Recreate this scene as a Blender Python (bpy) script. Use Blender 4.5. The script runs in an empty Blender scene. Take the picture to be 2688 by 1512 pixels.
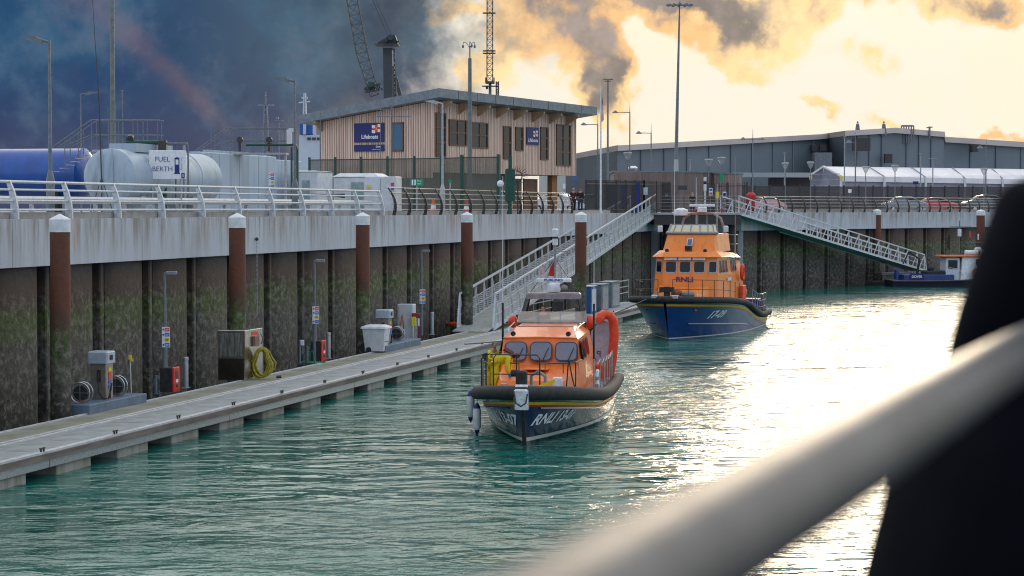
import bpy, math, random
from mathutils import Vector, Matrix
R = math.radians
random.seed(7)
SC = bpy.context.scene
COL = SC.collection
H = 6.5                      # eye height above the water, metres
F = 3548.0                   # focal length in pixels of a 2688 wide picture
PITCH = math.atan(129.9 / F)
CP, SP = math.cos(PITCH), math.sin(PITCH)
# ---------------------------------------------------------------- camera
cam = bpy.data.cameras.new('camera'); cam_o = bpy.data.objects.new('camera', cam); COL.objects.link(cam_o)
cam_o.location = (0, 0, H); cam_o.rotation_euler = (R(90) - PITCH, 0, 0)
cam.sensor_width = 36; cam.lens = 36 * F / 2688 * 1.6; cam.clip_start = .1; cam.clip_end = 6000
cam.dof.use_dof = True; cam.dof.focus_distance = 92; cam.dof.aperture_fstop = cam.lens / 16.0
SC.camera = cam_o
# ---------------------------------------------------------------- world
SUN_AZ, SUN_EL = R(9.3), R(8.0)
W = bpy.data.worlds.new('World'); SC.world = W; W.use_nodes = True
class NT:
    """small helper that chains shader nodes"""
    def __init__(s, tree): s.t = tree
    def n(s, kind, **k):
        nd = s.t.nodes.new(kind)
        for a, b in k.items(): setattr(nd, a, b)
        return nd
    def put(s, sock, v):
        if v is None: return
        if isinstance(v, bpy.types.NodeSocket): s.t.links.new(v, sock)
        else: sock.default_value = v
    def m(s, op, a, b=None, c=None, clamp=False):
        nd = s.n('ShaderNodeMath', operation=op, use_clamp=clamp)
        for i, v in enumerate((a, b, c)): s.put(nd.inputs[i], v)
        return nd.outputs[0]
    def mix(s, f, a, b, bt='MIX'):
        nd = s.n('ShaderNodeMix', data_type='RGBA', blend_type=bt)
        s.put(nd.inputs[0], f)
        for i, v in ((6, a), (7, b)):
            if isinstance(v, tuple) and len(v) == 3: v = (*v, 1)
            s.put(nd.inputs[i], v)
        return nd.outputs[2]
    def ss(s, x, a, b):
        nd = s.n('ShaderNodeMapRange', interpolation_type='SMOOTHSTEP')
        s.put(nd.inputs[0], x); s.put(nd.inputs[1], a); s.put(nd.inputs[2], b)
        return nd.outputs[0]
    def noise(s, vec, scale, detail=4, rough=.5, dist=0., out=0):
        nd = s.n('ShaderNodeTexNoise'); s.put(nd.inputs['Vector'], vec)
        s.put(nd.inputs['Scale'], scale); s.put(nd.inputs['Detail'], detail)
        s.put(nd.inputs['Roughness'], rough); s.put(nd.inputs['Distortion'], dist)
        return nd.outputs[out]
    def mapping(s, vec, scale=(1, 1, 1), rot=(0, 0, 0), loc=(0, 0, 0)):
        nd = s.n('ShaderNodeMapping'); s.put(nd.inputs['Vector'], vec)
        nd.inputs['Scale'].default_value = scale; nd.inputs['Rotation'].default_value = rot
        nd.inputs['Location'].default_value = loc
        return nd.outputs[0]
    def sep(s, v):
        nd = s.n('ShaderNodeSeparateXYZ'); s.put(nd.inputs[0], v); return nd.outputs
def build_sky():
    T = NT(W.node_tree); bg = W.node_tree.nodes['Background']
    sky = T.n('ShaderNodeTexSky', sky_type='NISHITA', sun_disc=False, sun_elevation=SUN_EL, sun_rotation=SUN_AZ)
    sky.air_density = 1.2; sky.dust_density = 2.5
    g = T.n('ShaderNodeTexCoord').outputs['Generated']
    x, y, z = T.sep(g)
    U = T.m('ARCTAN2', x, y); V = T.m('ARCSINE', z)
    n1 = T.noise(g, 11, 9, .62); n2 = T.noise(T.mapping(g, loc=(3, 1, 7)), 11, 9, .62)
    n3 = T.noise(T.mapping(g, loc=(5, 2, 1)), 30, 8, .6)
    big = T.noise(T.mapping(g, loc=(1, 8, 3)), 3.2, 6, .55)
    n5 = T.noise(T.mapping(g, loc=(7, 3, 2)), 38, 5, .55); n6 = T.noise(T.mapping(g, loc=(4, 6, 9)), 38, 5, .55)
    bil = T.m('SUBTRACT', 1., T.m('ABSOLUTE', T.m('SUBTRACT', T.m('MULTIPLY', T.noise(T.mapping(g, loc=(6, 1, 3)), 34, 3, .5), 2), 1)))
    bil2 = T.m('SUBTRACT', 1., T.m('ABSOLUTE', T.m('SUBTRACT', T.m('MULTIPLY', T.noise(T.mapping(g, loc=(1, 5, 8)), 90, 3, .5), 2), 1)))
    puff = T.m('ADD', T.m('MULTIPLY', T.m('SUBTRACT', bil, .8), .9), T.m('MULTIPLY', T.m('SUBTRACT', bil2, .8), .5))
    Uw = T.m('ADD', U, T.m('ADD', T.m('MULTIPLY', T.m('SUBTRACT', n1, .5), .045), T.m('MULTIPLY', T.m('SUBTRACT', n5, .5), .040)))
    Vw = T.m('ADD', V, T.m('ADD', T.m('MULTIPLY', T.m('SUBTRACT', n2, .5), .035), T.m('MULTIPLY', T.m('SUBTRACT', n6, .5), .035)))
    def blob(px, py, rx, ry, rot=0, amp=1., warp=True):
        """soft cloud mass; px,py are bearings given in picture units (2576 wide)"""
        du = T.m('SUBTRACT', Uw if warp else U, (px - 1288) / 3400); dv = T.m('SUBTRACT', Vw if warp else V, (600 - py) / 3400)
        c, s_ = math.cos(R(rot)), math.sin(R(rot))
        a = T.m('MULTIPLY', T.m('ADD', T.m('MULTIPLY', du, c), T.m('MULTIPLY', dv, s_)), 3400 / rx)
        b = T.m('MULTIPLY', T.m('ADD', T.m('MULTIPLY', du, -s_), T.m('MULTIPLY', dv, c)), 3400 / ry)
        q = T.m('ADD', T.m('MULTIPLY', a, a), T.m('MULTIPLY', b, b))
        return T.m('MULTIPLY', T.m('EXPONENT', T.m('MULTIPLY', q, -1)), amp)
    def total(bl):
        o = blob(*bl[0])
        for b in bl[1:]: o = T.m('ADD', o, blob(*b))
        return o
    n4 = T.noise(T.mapping(g, loc=(2, 7, 4)), 85, 6, .6)
    tex = T.m('ADD', puff, T.m('ADD', T.m('MULTIPLY', T.m('SUBTRACT', n3, .5), 1.3), T.m('MULTIPLY', T.m('SUBTRACT', n4, .5), .9)))
    n4 = T.noise(T.mapping(g, loc=(2, 7, 4)), 85, 6, .6)
    tex = T.m('ADD', puff, T.m('ADD', T.m('MULTIPLY', T.m('SUBTRACT', n3, .5), 1.3), T.m('MULTIPLY', T.m('SUBTRACT', n4, .5), .9)))
    # evening sky: cream ahead and to the right, pale blue overhead and behind
    col = T.mix(T.ss(V, .09, .24), T.mix(T.ss(V, .0, .09), (1.0, .925, .77), (.95, .86, .68)), (1.7, 1.68, 1.62)); col = T.mix(T.ss(V, .5, 1.2), col, (.95, 1.0, 1.06))  # white band above the view, extra brightness added so the water reflects paler
    col = T.mix(T.m('MULTIPLY', T.ss(n1, .40, .62), .6), col, (.86, .85, .80))
    front = T.ss(y, -.3, .75)
    col = T.mix(front, (.72, .84, 1.04), col)
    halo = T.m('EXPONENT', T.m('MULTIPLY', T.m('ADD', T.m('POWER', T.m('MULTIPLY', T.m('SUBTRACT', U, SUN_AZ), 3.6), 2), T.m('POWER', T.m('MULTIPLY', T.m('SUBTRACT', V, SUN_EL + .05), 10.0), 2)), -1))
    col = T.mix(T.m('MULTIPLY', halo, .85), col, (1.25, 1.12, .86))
    # lit clouds: golden where thin and near their edges, grey brown where thick
    G = total([(1655, 322, 84, 42, -40, 1.15), (1560, 268, 66, 32, -20, .95), (1500, 258, 120, 34, 0, 1.1), (1400, 345, 40, 95, 24, 1.1), (1445, 425, 26, 50, 12, .8), (1330, 250, 60, 30, -10, .8), (1275, 325, 34, 50, 10, .75), (1260, 400, 50, 30, 0, .5),
               (1330, 340, 26, 50, 30, .42), (1560, 330, 60, 30, -40, .42), (1850, 388, 42, 26, 0, .42), (1800, 268, 75, 40, 10, .62), (1960, 270, 95, 36, 0, .66), (2045, 290, 36, 28, 0, .9), (1700, 300, 110, 50, -30, .3), (1785, 464, 26, 12, 0, .7), (1880, 466, 40, 10, 0, .5), (2010, 478, 70, 12, 4, .5), (1640, 395, 60, 20, -30, .4),
               (1600, 100, 260, 40, 5, .9), (2250, 180, 150, 40, -10, .7), (1450, 150, 160, 50, 5, .8), (1180, 290, 50, 14, 0, .6)])
    G = T.m('ADD', G, T.m('MULTIPLY', tex, T.ss(G, .05, .5)))
    gl = T.m('MULTIPLY', T.ss(G, .10, .50), front)
    col = T.mix(T.m('MULTIPLY', gl, .9), col, T.mix(T.ss(n1, .4, .6), (1.02, .56, .22), (1.15, .82, .40)))
    body = T.m('MULTIPLY', T.ss(G, .50, 1.25), front)
    col = T.mix(T.m('MULTIPLY', body, .93), col, T.mix(T.ss(n3, .35, .65), (.16, .165, .185), (.38, .34, .33)))
    # the slate blue bank on the left
    bank = T.m('MULTIPLY', T.ss(T.m('ADD', U, T.m('ADD', T.m('MULTIPLY', T.m('SUBTRACT', n1, .5), .16), T.m('MULTIPLY', tex, .035))), .022, -.045), T.ss(T.m('ADD', V, T.m('MULTIPLY', T.m('SUBTRACT', n2, .5), .10)), .20, .125))
    bank = T.m('MULTIPLY', bank, T.ss(U, -1.5, -.7))
    hole = T.m('ADD', total([(1165, 240, 48, 22, -8, 1.2), (1225, 300, 30, 34, 20, .6)]), T.m('MULTIPLY', tex, .3))
    bank = T.m('MULTIPLY', bank, T.m('SUBTRACT', 1., T.ss(hole, .35, .85), clamp=True))
    dark = T.mix(T.ss(U, -.20, -.06), (.003, .052, .150), (.060, .110, .160)); dark = T.mix(T.ss(U, -.07, .0), dark, (.15, .165, .185))
    dark = T.mix(T.ss(n1, .38, .62), dark, T.mix(.55, dark, (.045, .150, .260)))
    dark = T.mix(T.m('MULTIPLY', T.ss(n2, .45, .65), .7), dark, T.mix(.8, dark, (.004, .022, .065)))
    dark = T.mix(T.m('MULTIPLY', T.ss(T.m('ADD', V, T.m('MULTIPLY', tex, .03)), .075, .015), .8), dark, (.052, .058, .125))
    dark = T.mix(T.m('MULTIPLY', T.ss(T.m('ADD', tex, T.m('MULTIPLY', T.m('SUBTRACT', n1, .5), 1.5)), -.1, .5), .42), dark, T.mix(.5, dark, (.16, .22, .29)))
    streak = T.m('ADD', total([(615, 262, 100, 34, -42, .8, False), (715, 355, 80, 20, -46, .6, False), (800, 432, 90, 17, -47, .85, False)]), T.m('MULTIPLY', tex, .7))
    dark = T.mix(T.m('MULTIPLY', T.ss(streak, .05, 1.5), .36), dark, (.26, .15, .17))
    low = T.m('ADD', total([(1080, 480, 160, 50, 0, .8), (1170, 400, 60, 50, 0, .6)]), T.m('MULTIPLY', tex, .4))
    dark = T.mix(T.m('MULTIPLY', T.ss(low, .1, 1.), .55), dark, (.26, .22, .21))
    col = T.mix(bank, col, dark)
    # broken pale cloud over the rest of the dome
    up = T.m('MULTIPLY', T.ss(big, .44, .62), T.ss(V, .22, .5))
    col = T.mix(T.m('MULTIPLY', up, .6), col, (.95, .95, .96))
    col = T.mix(T.ss(V, .0, -.02), col, (.10, .12, .13))
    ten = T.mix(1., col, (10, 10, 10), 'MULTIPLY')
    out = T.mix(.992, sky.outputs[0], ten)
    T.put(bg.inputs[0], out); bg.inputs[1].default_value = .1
build_sky()
W.cycles.sampling_method = 'MANUAL'; W.cycles.sample_map_resolution = 1024
# ---------------------------------------------------------------- sun
sl = bpy.data.lights.new('sun', 'SUN'); so = bpy.data.objects.new('sun', sl); COL.objects.link(so)
sl.energy = .5; sl.angle = R(10); sl.color = (1, .80, .56)
sd = Vector((math.sin(SUN_AZ) * math.cos(SUN_EL), math.cos(SUN_AZ) * math.cos(SUN_EL), math.sin(SUN_EL)))
so.rotation_euler = sd.to_track_quat('Z', 'Y').to_euler(); so.location = (0, 0, 60)
vs = SC.view_settings; vs.view_transform = 'Standard'; vs.look = 'None'; vs.exposure = 0.0; vs.gamma = 1
SC.cycles.pixel_filter_type = 'BLACKMAN_HARRIS'; SC.cycles.filter_width = 1.1; SC.cycles.max_bounces = 6; SC.cycles.use_denoising = True
SC.cycles.sample_clamp_indirect = 6
# ---------------------------------------------------------------- picture bearings to places
def ray(x, y):
    cx, cy = (x - 1344) / F, (756 - y) / F
    return Vector((cx, CP + cy * SP, -SP + cy * CP))
def at(x, y, Y):
    d = ray(x, y); return Vector((0, 0, H)) + d * (Y / d.y)
def atz(x, y, z):
    d = ray(x, y); return Vector((0, 0, H)) + d * ((z - H) / d.z)
def row(y, Y): return at(1344, y, Y).z
K = 1.36
TH = R(13.64); A = Vector((math.sin(TH), math.cos(TH), 0)); N = Vector((-math.cos(TH), math.sin(TH), 0))
ROT = math.atan2(A.y, A.x)             # local x runs along the quay away from the camera, local y inland
def q(s, n, z=0): return A * s + N * n + Vector((0, 0, z))
def sn(p): return p.dot(A), p.dot(N)
def scol(x, n, z=H):
    cx = (x - 1344) / F
    Y = (n - N.x * cx * (H - z) * SP) / (N.x * cx * CP + N.y)
    X = cx * (Y * CP + (H - z) * SP)
    return X * A.x + Y * A.y
# ---------------------------------------------------------------- mesh helper
class MB:
    def __init__(s): s.v = []; s.f = []
    def add(s, vs_, fs):
        o = len(s.v); s.v += [tuple(p) for p in vs_]; s.f += [tuple(i + o for i in f) for f in fs]; return s
    def box(s, x0, x1, y0, y1, z0, z1):
        return s.add([(x0, y0, z0), (x1, y0, z0), (x1, y1, z0), (x0, y1, z0), (x0, y0, z1), (x1, y0, z1), (x1, y1, z1), (x0, y1, z1)],
                     [(3, 2, 1, 0), (4, 5, 6, 7), (0, 1, 5, 4), (1, 2, 6, 5), (2, 3, 7, 6), (3, 0, 4, 7)])
    def cbox(s, c, d):
        return s.box(c[0] - d[0] / 2, c[0] + d[0] / 2, c[1] - d[1] / 2, c[1] + d[1] / 2, c[2] - d[2] / 2, c[2] + d[2] / 2)
    def bbox(s, x0, x1, y0, y1, z0, z1, b=.02):
        """box with chamfered vertical edges and top"""
        P = [(x0 + b, y0), (x1 - b, y0), (x1, y0 + b), (x1, y1 - b), (x1 - b, y1), (x0 + b, y1), (x0, y1 - b), (x0, y0 + b)]
        Q = [(min(max(x, x0 + b), x1 - b), min(max(y, y0 + b), y1 - b)) for x, y in P]
        vs_ = [(x, y, z0) for x, y in P] + [(x, y, z1 - b) for x, y in P] + [(x, y, z1) for x, y in Q]
        fs = [tuple(range(7, -1, -1)), tuple(range(16, 24))]
        for r in (0, 8):
            for i in range(8): j = (i + 1) % 8; fs.append((r + i, r + j, r + 8 + j, r + 8 + i))
        return s.add(vs_, fs)
    def cyl(s, p0, p1, r0, r1=None, n=10, caps=True):
        r1 = r0 if r1 is None else r1
        p0, p1 = Vector(p0), Vector(p1); d = (p1 - p0)
        if d.length < 1e-6: return s
        d.normalize(); u = d.orthogonal().normalized(); w = d.cross(u)
        vs_ = []
        for p, r in ((p0, r0), (p1, r1)):
            for i in range(n):
                a = 2 * math.pi * i / n; vs_.append(p + (u * math.cos(a) + w * math.sin(a)) * r)
        fs = [(i, (i + 1) % n, n + (i + 1) % n, n + i) for i in range(n)]
        if caps: fs += [tuple(range(n - 1, -1, -1)), tuple(range(n, 2 * n))]
        return s.add(vs_, fs)
    def bar(s, p0, p1, w, h=None, up=(0, 0, 1)):
        """rectangular bar"""
        h = w if h is None else h
        p0, p1 = Vector(p0), Vector(p1); d = (p1 - p0).normalized(); up = Vector(up)
        if abs(d.dot(up)) > .97: up = Vector((1, 0, 0))
        u = d.cross(up).normalized(); t = u.cross(d)
        vs_ = [p + u * (a * w / 2) + t * (b * h / 2) for p in (p0, p1) for a, b in ((-1, -1), (1, -1), (1, 1), (-1, 1))]
        return s.add(vs_, [(3, 2, 1, 0), (4, 5, 6, 7), (0, 1, 5, 4), (1, 2, 6, 5), (2, 3, 7, 6), (3, 0, 4, 7)])
    def tube(s, pts, r, n=8, closed=False, caps=True):
        pts = [Vector(p) for p in pts]; m = len(pts); rr = r if isinstance(r, (list, tuple)) else [r] * m
        u = None; vs_ = []
        for i, p in enumerate(pts):
            a = pts[(i - 1) % m] if (closed or i) else p; b = pts[(i + 1) % m] if (closed or i < m - 1) else p
            d = (b - a).normalized() if (b - a).length > 1e-9 else Vector((0, 0, 1))
            if u is None: u = d.orthogonal().normalized()
            u = (u - d * u.dot(d)); u = u.normalized() if u.length > 1e-6 else d.orthogonal().normalized()
            w = d.cross(u)
            for k in range(n):
                t = 2 * math.pi * k / n; vs_.append(p + (u * math.cos(t) + w * math.sin(t)) * rr[i])
        fs = []
        for i in range(m if closed else m - 1):
            j = (i + 1) % m
            for k in range(n): l = (k + 1) % n; fs.append((i * n + k, i * n + l, j * n + l, j * n + k))
        if not closed and caps: fs += [tuple(range(n - 1, -1, -1)), tuple(range((m - 1) * n, m * n))]
        return s.add(vs_, fs)
    def prism(s, poly, z0, z1):
        n = len(poly)
        vs_ = [(x, y, z0) for x, y in poly] + [(x, y, z1) for x, y in poly]
        return s.add(vs_, [tuple(range(n - 1, -1, -1)), tuple(range(n, 2 * n))] + [(i, (i + 1) % n, n + (i + 1) % n, n + i) for i in range(n)])
    def extr(s, pts, off):
        """planar polygon in 3-D pushed along a vector"""
        n = len(pts); off = Vector(off); pts = [Vector(p) for p in pts]
        return s.add(pts + [p + off for p in pts], [tuple(range(n - 1, -1, -1)), tuple(range(n, 2 * n))] + [(i, (i + 1) % n, n + (i + 1) % n, n + i) for i in range(n)])
    def lathe(s, prof, n=16, c=(0, 0, 0)):
        vs_ = []; c = Vector(c)
        for r, z in prof:
            for k in range(n): t = 2 * math.pi * k / n; vs_.append((c.x + r * math.cos(t), c.y + r * math.sin(t), c.z + z))
        fs = []
        for i in range(len(prof) - 1):
            for k in range(n): l = (k + 1) % n; fs.append((i * n + k, i * n + l, (i + 1) * n + l, (i + 1) * n + k))
        fs += [tuple(range(n - 1, -1, -1)), tuple(range((len(prof) - 1) * n, len(prof) * n))]
        return s.add(vs_, fs)
    def ball(s, c, r, n=12, m=8):
        r = (r, r, r) if isinstance(r, (int, float)) else r
        vs_ = []; fs = []
        for i in range(m + 1):
            a = math.pi * (i / m - .5)
            rr = max(math.cos(a), .02)
            for k in range(n): t = 2 * math.pi * k / n; vs_.append((c[0] + r[0] * rr * math.cos(t), c[1] + r[1] * rr * math.sin(t), c[2] + r[2] * math.sin(a)))
        for i in range(m):
            for k in range(n): l = (k + 1) % n; fs.append((i * n + k, i * n + l, (i + 1) * n + l, (i + 1) * n + k))
        fs += [tuple(range(n - 1, -1, -1)), tuple(range(m * n, (m + 1) * n))]
        return s.add(vs_, fs)
    def loft(s, rings, closed=True, caps=True):
        n = len(rings[0]); vs_ = [p for r in rings for p in r]; fs = []
        for i in range(len(rings) - 1):
            for k in range(n if closed else n - 1): l = (k + 1) % n; fs.append((i * n + k, i * n + l, (i + 1) * n + l, (i + 1) * n + k))
        if caps and closed: fs += [tuple(range(n - 1, -1, -1)), tuple(range((len(rings) - 1) * n, len(rings) * n))]
        return s.add(vs_, fs)
    def quad(s, a, b, c, d): return s.add([a, b, c, d], [(0, 1, 2, 3)])
    def mesh(s, name, m=None, smooth=False):
        me = bpy.data.meshes.new(name); me.from_pydata(s.v, [], s.f)
        if m: me.materials.append(m)
        me.update()
        if smooth:
            me.polygons.foreach_set('use_smooth', [True] * len(me.polygons))
            try: me.set_sharp_from_angle(angle=R(38))
            except Exception: pass
        return me
def link(name, me, parent=None, loc=None, rz=0):
    o = bpy.data.objects.new(name, me); COL.objects.link(o)
    if parent: o.parent = parent
    if loc is not None: o.location = loc
    o.rotation_euler = (0, 0, rz)
    return o
def part(name, mb, m, parent, smooth=False, loc=None, rz=0, label=None, stuff=False):
    o = link(name, mb.mesh(name, m, smooth), parent, loc, rz)
    if label: o['label'] = label
    if stuff: o['kind'] = 'stuff'
    return o
def tag(o, label, cat, group=None):
    o['label'] = label; o['category'] = cat
    if group: o['group'] = group
    return o
def thing(name, label, cat, loc=(0, 0, 0), rz=0, group=None):
    return tag(link(name, None, None, loc, rz), label, cat, group)
def structure(name, mb, m, smooth=False, loc=None, rz=0):
    o = part(name, mb, m, None, smooth, loc, rz); o['kind'] = 'structure'; return o
def kids(o): return [c for c in KIDS.get(o.name, [])]
def copy_tree(o, loc=None, rz=None, label=None, parent=None):
    c = o.copy(); COL.objects.link(c); c.parent = parent
    if loc is not None: c.location = loc
    if rz is not None: c.rotation_euler = (0, 0, rz)
    if label: c['label'] = label
    for ch in list(o.children): copy_tree(ch, parent=c)
    return c
def pieces(name, me, parent, spots, rz=0):
    for p in spots: link(name, me, parent, p, rz)
def text(s, size, m, parent, loc, rot, name='lettering', shear=0, depth=.002, sx=1., weight=0, align='CENTER'):
    cu = bpy.data.curves.new('t', 'FONT'); cu.body = s; cu.size = size; cu.extrude = depth; cu.shear = shear
    cu.align_x = align; cu.align_y = 'CENTER'; cu.offset = weight; cu.resolution_u = 3
    o = bpy.data.objects.new('t', cu); COL.objects.link(o)
    bpy.context.view_layer.update()
    me = bpy.data.meshes.new_from_object(o.evaluated_get(bpy.context.evaluated_depsgraph_get()))
    bpy.data.objects.remove(o); me.materials.clear(); me.materials.append(m)
    t = link(name, me, parent, loc); t.rotation_euler = rot; t.scale = (sx, 1, 1)
    return t
def skin(name, joints, edges, m, parent, sub=1, smooth=True):
    """limbs grown over a skeleton: joints = {key: (x,y,z,radius or (rx,ry))}"""
    keys = list(joints); me = bpy.data.meshes.new(name)
    me.from_pydata([joints[k][:3] for k in keys], [(keys.index(a), keys.index(b)) for a, b in edges], [])
    o = link(name, me, parent); mod = o.modifiers.new('skin', 'SKIN')
    if not me.skin_vertices: pass
    sv = me.skin_vertices[0].data
    for i, k in enumerate(keys):
        r = joints[k][3]; sv[i].radius = (r, r) if isinstance(r, (int, float)) else r
        sv[i].use_root = (i == 0)
    mod.use_smooth_shade = smooth
    s2 = o.modifiers.new('sub', 'SUBSURF'); s2.levels = sub; s2.render_levels = sub
    bpy.context.view_layer.update()
    dg = bpy.context.evaluated_depsgraph_get()
    me2 = bpy.data.meshes.new_from_object(o.evaluated_get(dg)); me2.name = name
    o.modifiers.clear(); o.data = me2; me2.materials.clear(); me2.materials.append(m)
    return o
# ---------------------------------------------------------------- materials
MATS = {}
def pm(name, c1, c2=None, scale=4., rough=.6, metal=0., bump=0., stretch=(1, 1, 1), rvar=.15, coat=0., spec=.5, detail=5, lo=.35, hi=.65):
    if name in MATS: return MATS[name]
    m = bpy.data.materials.new(name); m.use_nodes = True; MATS[name] = m
    T = NT(m.node_tree); b = m.node_tree.nodes['Principled BSDF']
    tc = T.n('ShaderNodeTexCoord').outputs['Object']
    n = T.noise(T.mapping(tc, scale=stretch), scale, detail, .6)
    if c2 is None: c2 = tuple(x * .72 for x in c1)
    T.put(b.inputs['Base Color'], T.mix(T.ss(n, lo, hi), c1, c2))
    T.put(b.inputs['Roughness'], T.m('ADD', rough - rvar / 2, T.m('MULTIPLY', n, rvar), clamp=True))
    b.inputs['Metallic'].default_value = metal
    b.inputs['Coat Weight'].default_value = coat; b.inputs['Coat Roughness'].default_value = .08
    if bump:
        bn = T.n('ShaderNodeBump'); bn.inputs['Strength'].default_value = .6; bn.inputs['Distance'].default_value = bump
        T.put(bn.inputs['Height'], T.noise(T.mapping(tc, scale=stretch), scale * 3, detail, .65)); T.put(b.inputs['Normal'], bn.outputs[0])
    return m
def flat(name, c, rough=.5, metal=0., coat=0.): return pm(name, c, tuple(x * .88 for x in c), 9, rough, metal, coat=coat)
def glass(name, c=(.02, .025, .03), rough=.06):
    if name in MATS: return MATS[name]
    m = flat(name, c, rough); m.node_tree.nodes['Principled BSDF'].inputs['Specular IOR Level'].default_value = .35
    return m
def clear_glass(name, tint=(.85, .85, .8), a=.35):
    if name in MATS: return MATS[name]
    m = bpy.data.materials.new(name); m.use_nodes = True; MATS[name] = m
    T = NT(m.node_tree); b = m.node_tree.nodes['Principled BSDF']
    b.inputs['Base Color'].default_value = (*tint, 1); b.inputs['Roughness'].default_value = .1; b.inputs['Alpha'].default_value = a
    return m
GALV = pm('galvanised steel', (.46, .48, .50), (.30, .33, .36), 14, .45, .55)
GALVL = pm('light galvanised aluminium', (.60, .63, .66), (.47, .50, .53), 10, .42, .25)
DARKM = pm('dark painted steel', (.030, .027, .028), (.05, .045, .045), 8, .45)
GREYM = pm('grey painted lamp steel', (.12, .14, .16), (.17, .19, .21), 6, .5)
POLEG = pm('weathered green grey pole', (.11, .14, .15), (.17, .19, .19), 5, .5)
WHITE = pm('white paint', (.78, .80, .82), (.62, .64, .66), 5, .45)
WHITEG = pm('off white grp', (.66, .69, .72), (.54, .57, .61), 3, .4, coat=.2)
BLACK = pm('black rubber', (.016, .016, .017), (.036, .035, .034), 6, .78, bump=.004)
ORANGE = pm('lifeboat orange paint', (.88, .19, .016), (.66, .15, .03), 5, .34, coat=.35, stretch=(1, 1, .3), lo=.45, hi=.8)
ORANGE2 = pm('severn orange paint', (.86, .225, .012), (.60, .17, .03), 4, .4, coat=.25, stretch=(1, 1, .25), lo=.45, hi=.8)
REDO = pm('inflatable orange red', (.80, .075, .018), (.66, .05, .015), 5, .5)
NAVY = pm('navy hull paint', (.006, .014, .075), (.018, .028, .080), 3.5, .25, coat=.5, bump=.004, stretch=(1, 1, .35), lo=.45, hi=.8)
BLUEH = pm('blue hull paint', (.006, .058, .27), (.008, .045, .20), 1.5, .3, coat=.6, bump=.003)
YEL = pm('yellow paint', (.83, .55, .01), (.75, .47, .01), 6, .45)
RED = pm('red paint', (.62, .02, .015), (.5, .015, .012), 6, .4)
DECKG = pm('grey deck paint', (.22, .23, .25), (.15, .16, .18), 6, .7)
ALU = pm('brushed aluminium', (.62, .64, .66), (.45, .47, .5), 12, .3, .85)
STEELP = pm('polished stainless panel', (.55, .54, .52), (.42, .41, .39), 3, .18, .95, bump=.01)
SIGNW = flat('sign white', (.80, .82, .84)); SIGNR = flat('sign red', (.72, .05, .03)); SIGNB = flat('sign blue', (.01, .14, .55)); SIGNY = flat('sign yellow', (.80, .62, .02)); SIGNG = flat('sign green', (.0, .28, .13))
NAVYS = flat('sign navy', (.008, .016, .14)); TXTW = flat('lettering white', (.85, .87, .9)); TXTN = flat('lettering navy', (.01, .02, .20))
SKIN = pm('skin', (.50, .27, .18), (.42, .22, .15), 20, .5)
HAIR = pm('dark hair', (.018, .012, .009), (.035, .022, .015), 40, .6); HAIRG = pm('grey hair', (.35, .33, .31), (.25, .23, .22), 40, .6)
OILY = pm('yellow oilskin', (.82, .66, .01), (.68, .50, .01), 10, .55, bump=.01)
CLOTHD = pm('dark cloth', (.022, .018, .028), (.014, .012, .02), 14, .85, bump=.004); CLOTHM = pm('maroon cloth', (.07, .018, .025), (.05, .012, .018), 14, .85)
CLOTHB = pm('blue jeans', (.03, .07, .13), (.02, .05, .10), 14, .85)
GREENP = pm('dark green paint', (.006, .075, .05), (.008, .06, .042), 6, .5)
TEALM = flat('green hose', (.01, .22, .13)); HOSEY = pm('yellow hose', (.38, .33, .02), (.24, .20, .015), 12, .5)
def concrete(name, base=(.50, .53, .58), streak=(.25, .21, .17), rust=(.42, .24, .18), top=6.2):
    m = bpy.data.materials.new(name); m.use_nodes = True; T = NT(m.node_tree); b = m.node_tree.nodes['Principled BSDF']
    pos = T.n('ShaderNodeNewGeometry').outputs['Position']; z = T.sep(pos)[2]
    big = T.noise(T.mapping(pos, scale=(1, 1, .12)), 2.2, 6, .7)
    fine = T.noise(T.mapping(pos, scale=(1, 1, .05)), 9, 4, .6)
    red = T.noise(T.mapping(pos, scale=(1, 1, .15), loc=(9, 3, 0)), 1.3, 5, .7)
    tex = T.noise(pos, 12, 8, .7)
    fall = T.ss(z, top - 1.5, top)
    c = T.mix(T.m('MULTIPLY', T.ss(big, .40, .68), T.m('ADD', .25, T.m('MULTIPLY', fall, .65))), base, streak)
    c = T.mix(T.m('MULTIPLY', T.ss(fine, .55, .70), T.m('ADD', .06, T.m('MULTIPLY', fall, .5))), c, tuple(x * .8 for x in streak))
    c = T.mix(T.m('MULTIPLY', T.ss(red, .53, .70), T.m('ADD', .15, T.m('MULTIPLY', fall, .5))), c, rust)
    c = T.mix(T.m('MULTIPLY', T.ss(tex, .55, .8), .35), c, tuple(x * .6 for x in base))
    vor = T.n('ShaderNodeTexVoronoi'); T.put(vor.inputs['Vector'], T.mapping(pos, scale=(.8, .8, .8))); vor.inputs['Scale'].default_value = 1.
    c = T.mix(T.m('MULTIPLY', T.ss(vor.outputs['Distance'], .05, .025), .7), c, (.08, .07, .06))
    T.put(b.inputs['Base Color'], c); b.inputs['Roughness'].default_value = .85
    bn = T.n('ShaderNodeBump'); bn.inputs['Strength'].default_value = .5; bn.inputs['Distance'].default_value = .02
    T.put(bn.inputs['Height'], tex); T.put(b.inputs['Normal'], bn.outputs[0])
    return m
CONC = concrete('weathered cope concrete')
CONCF = concrete('float concrete', (.36, .35, .32), (.17, .17, .10), (.24, .21, .13), .55)
CONCD = pm('quay deck concrete', (.40, .38, .35), (.30, .29, .27), 3, .85, bump=.004)
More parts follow.
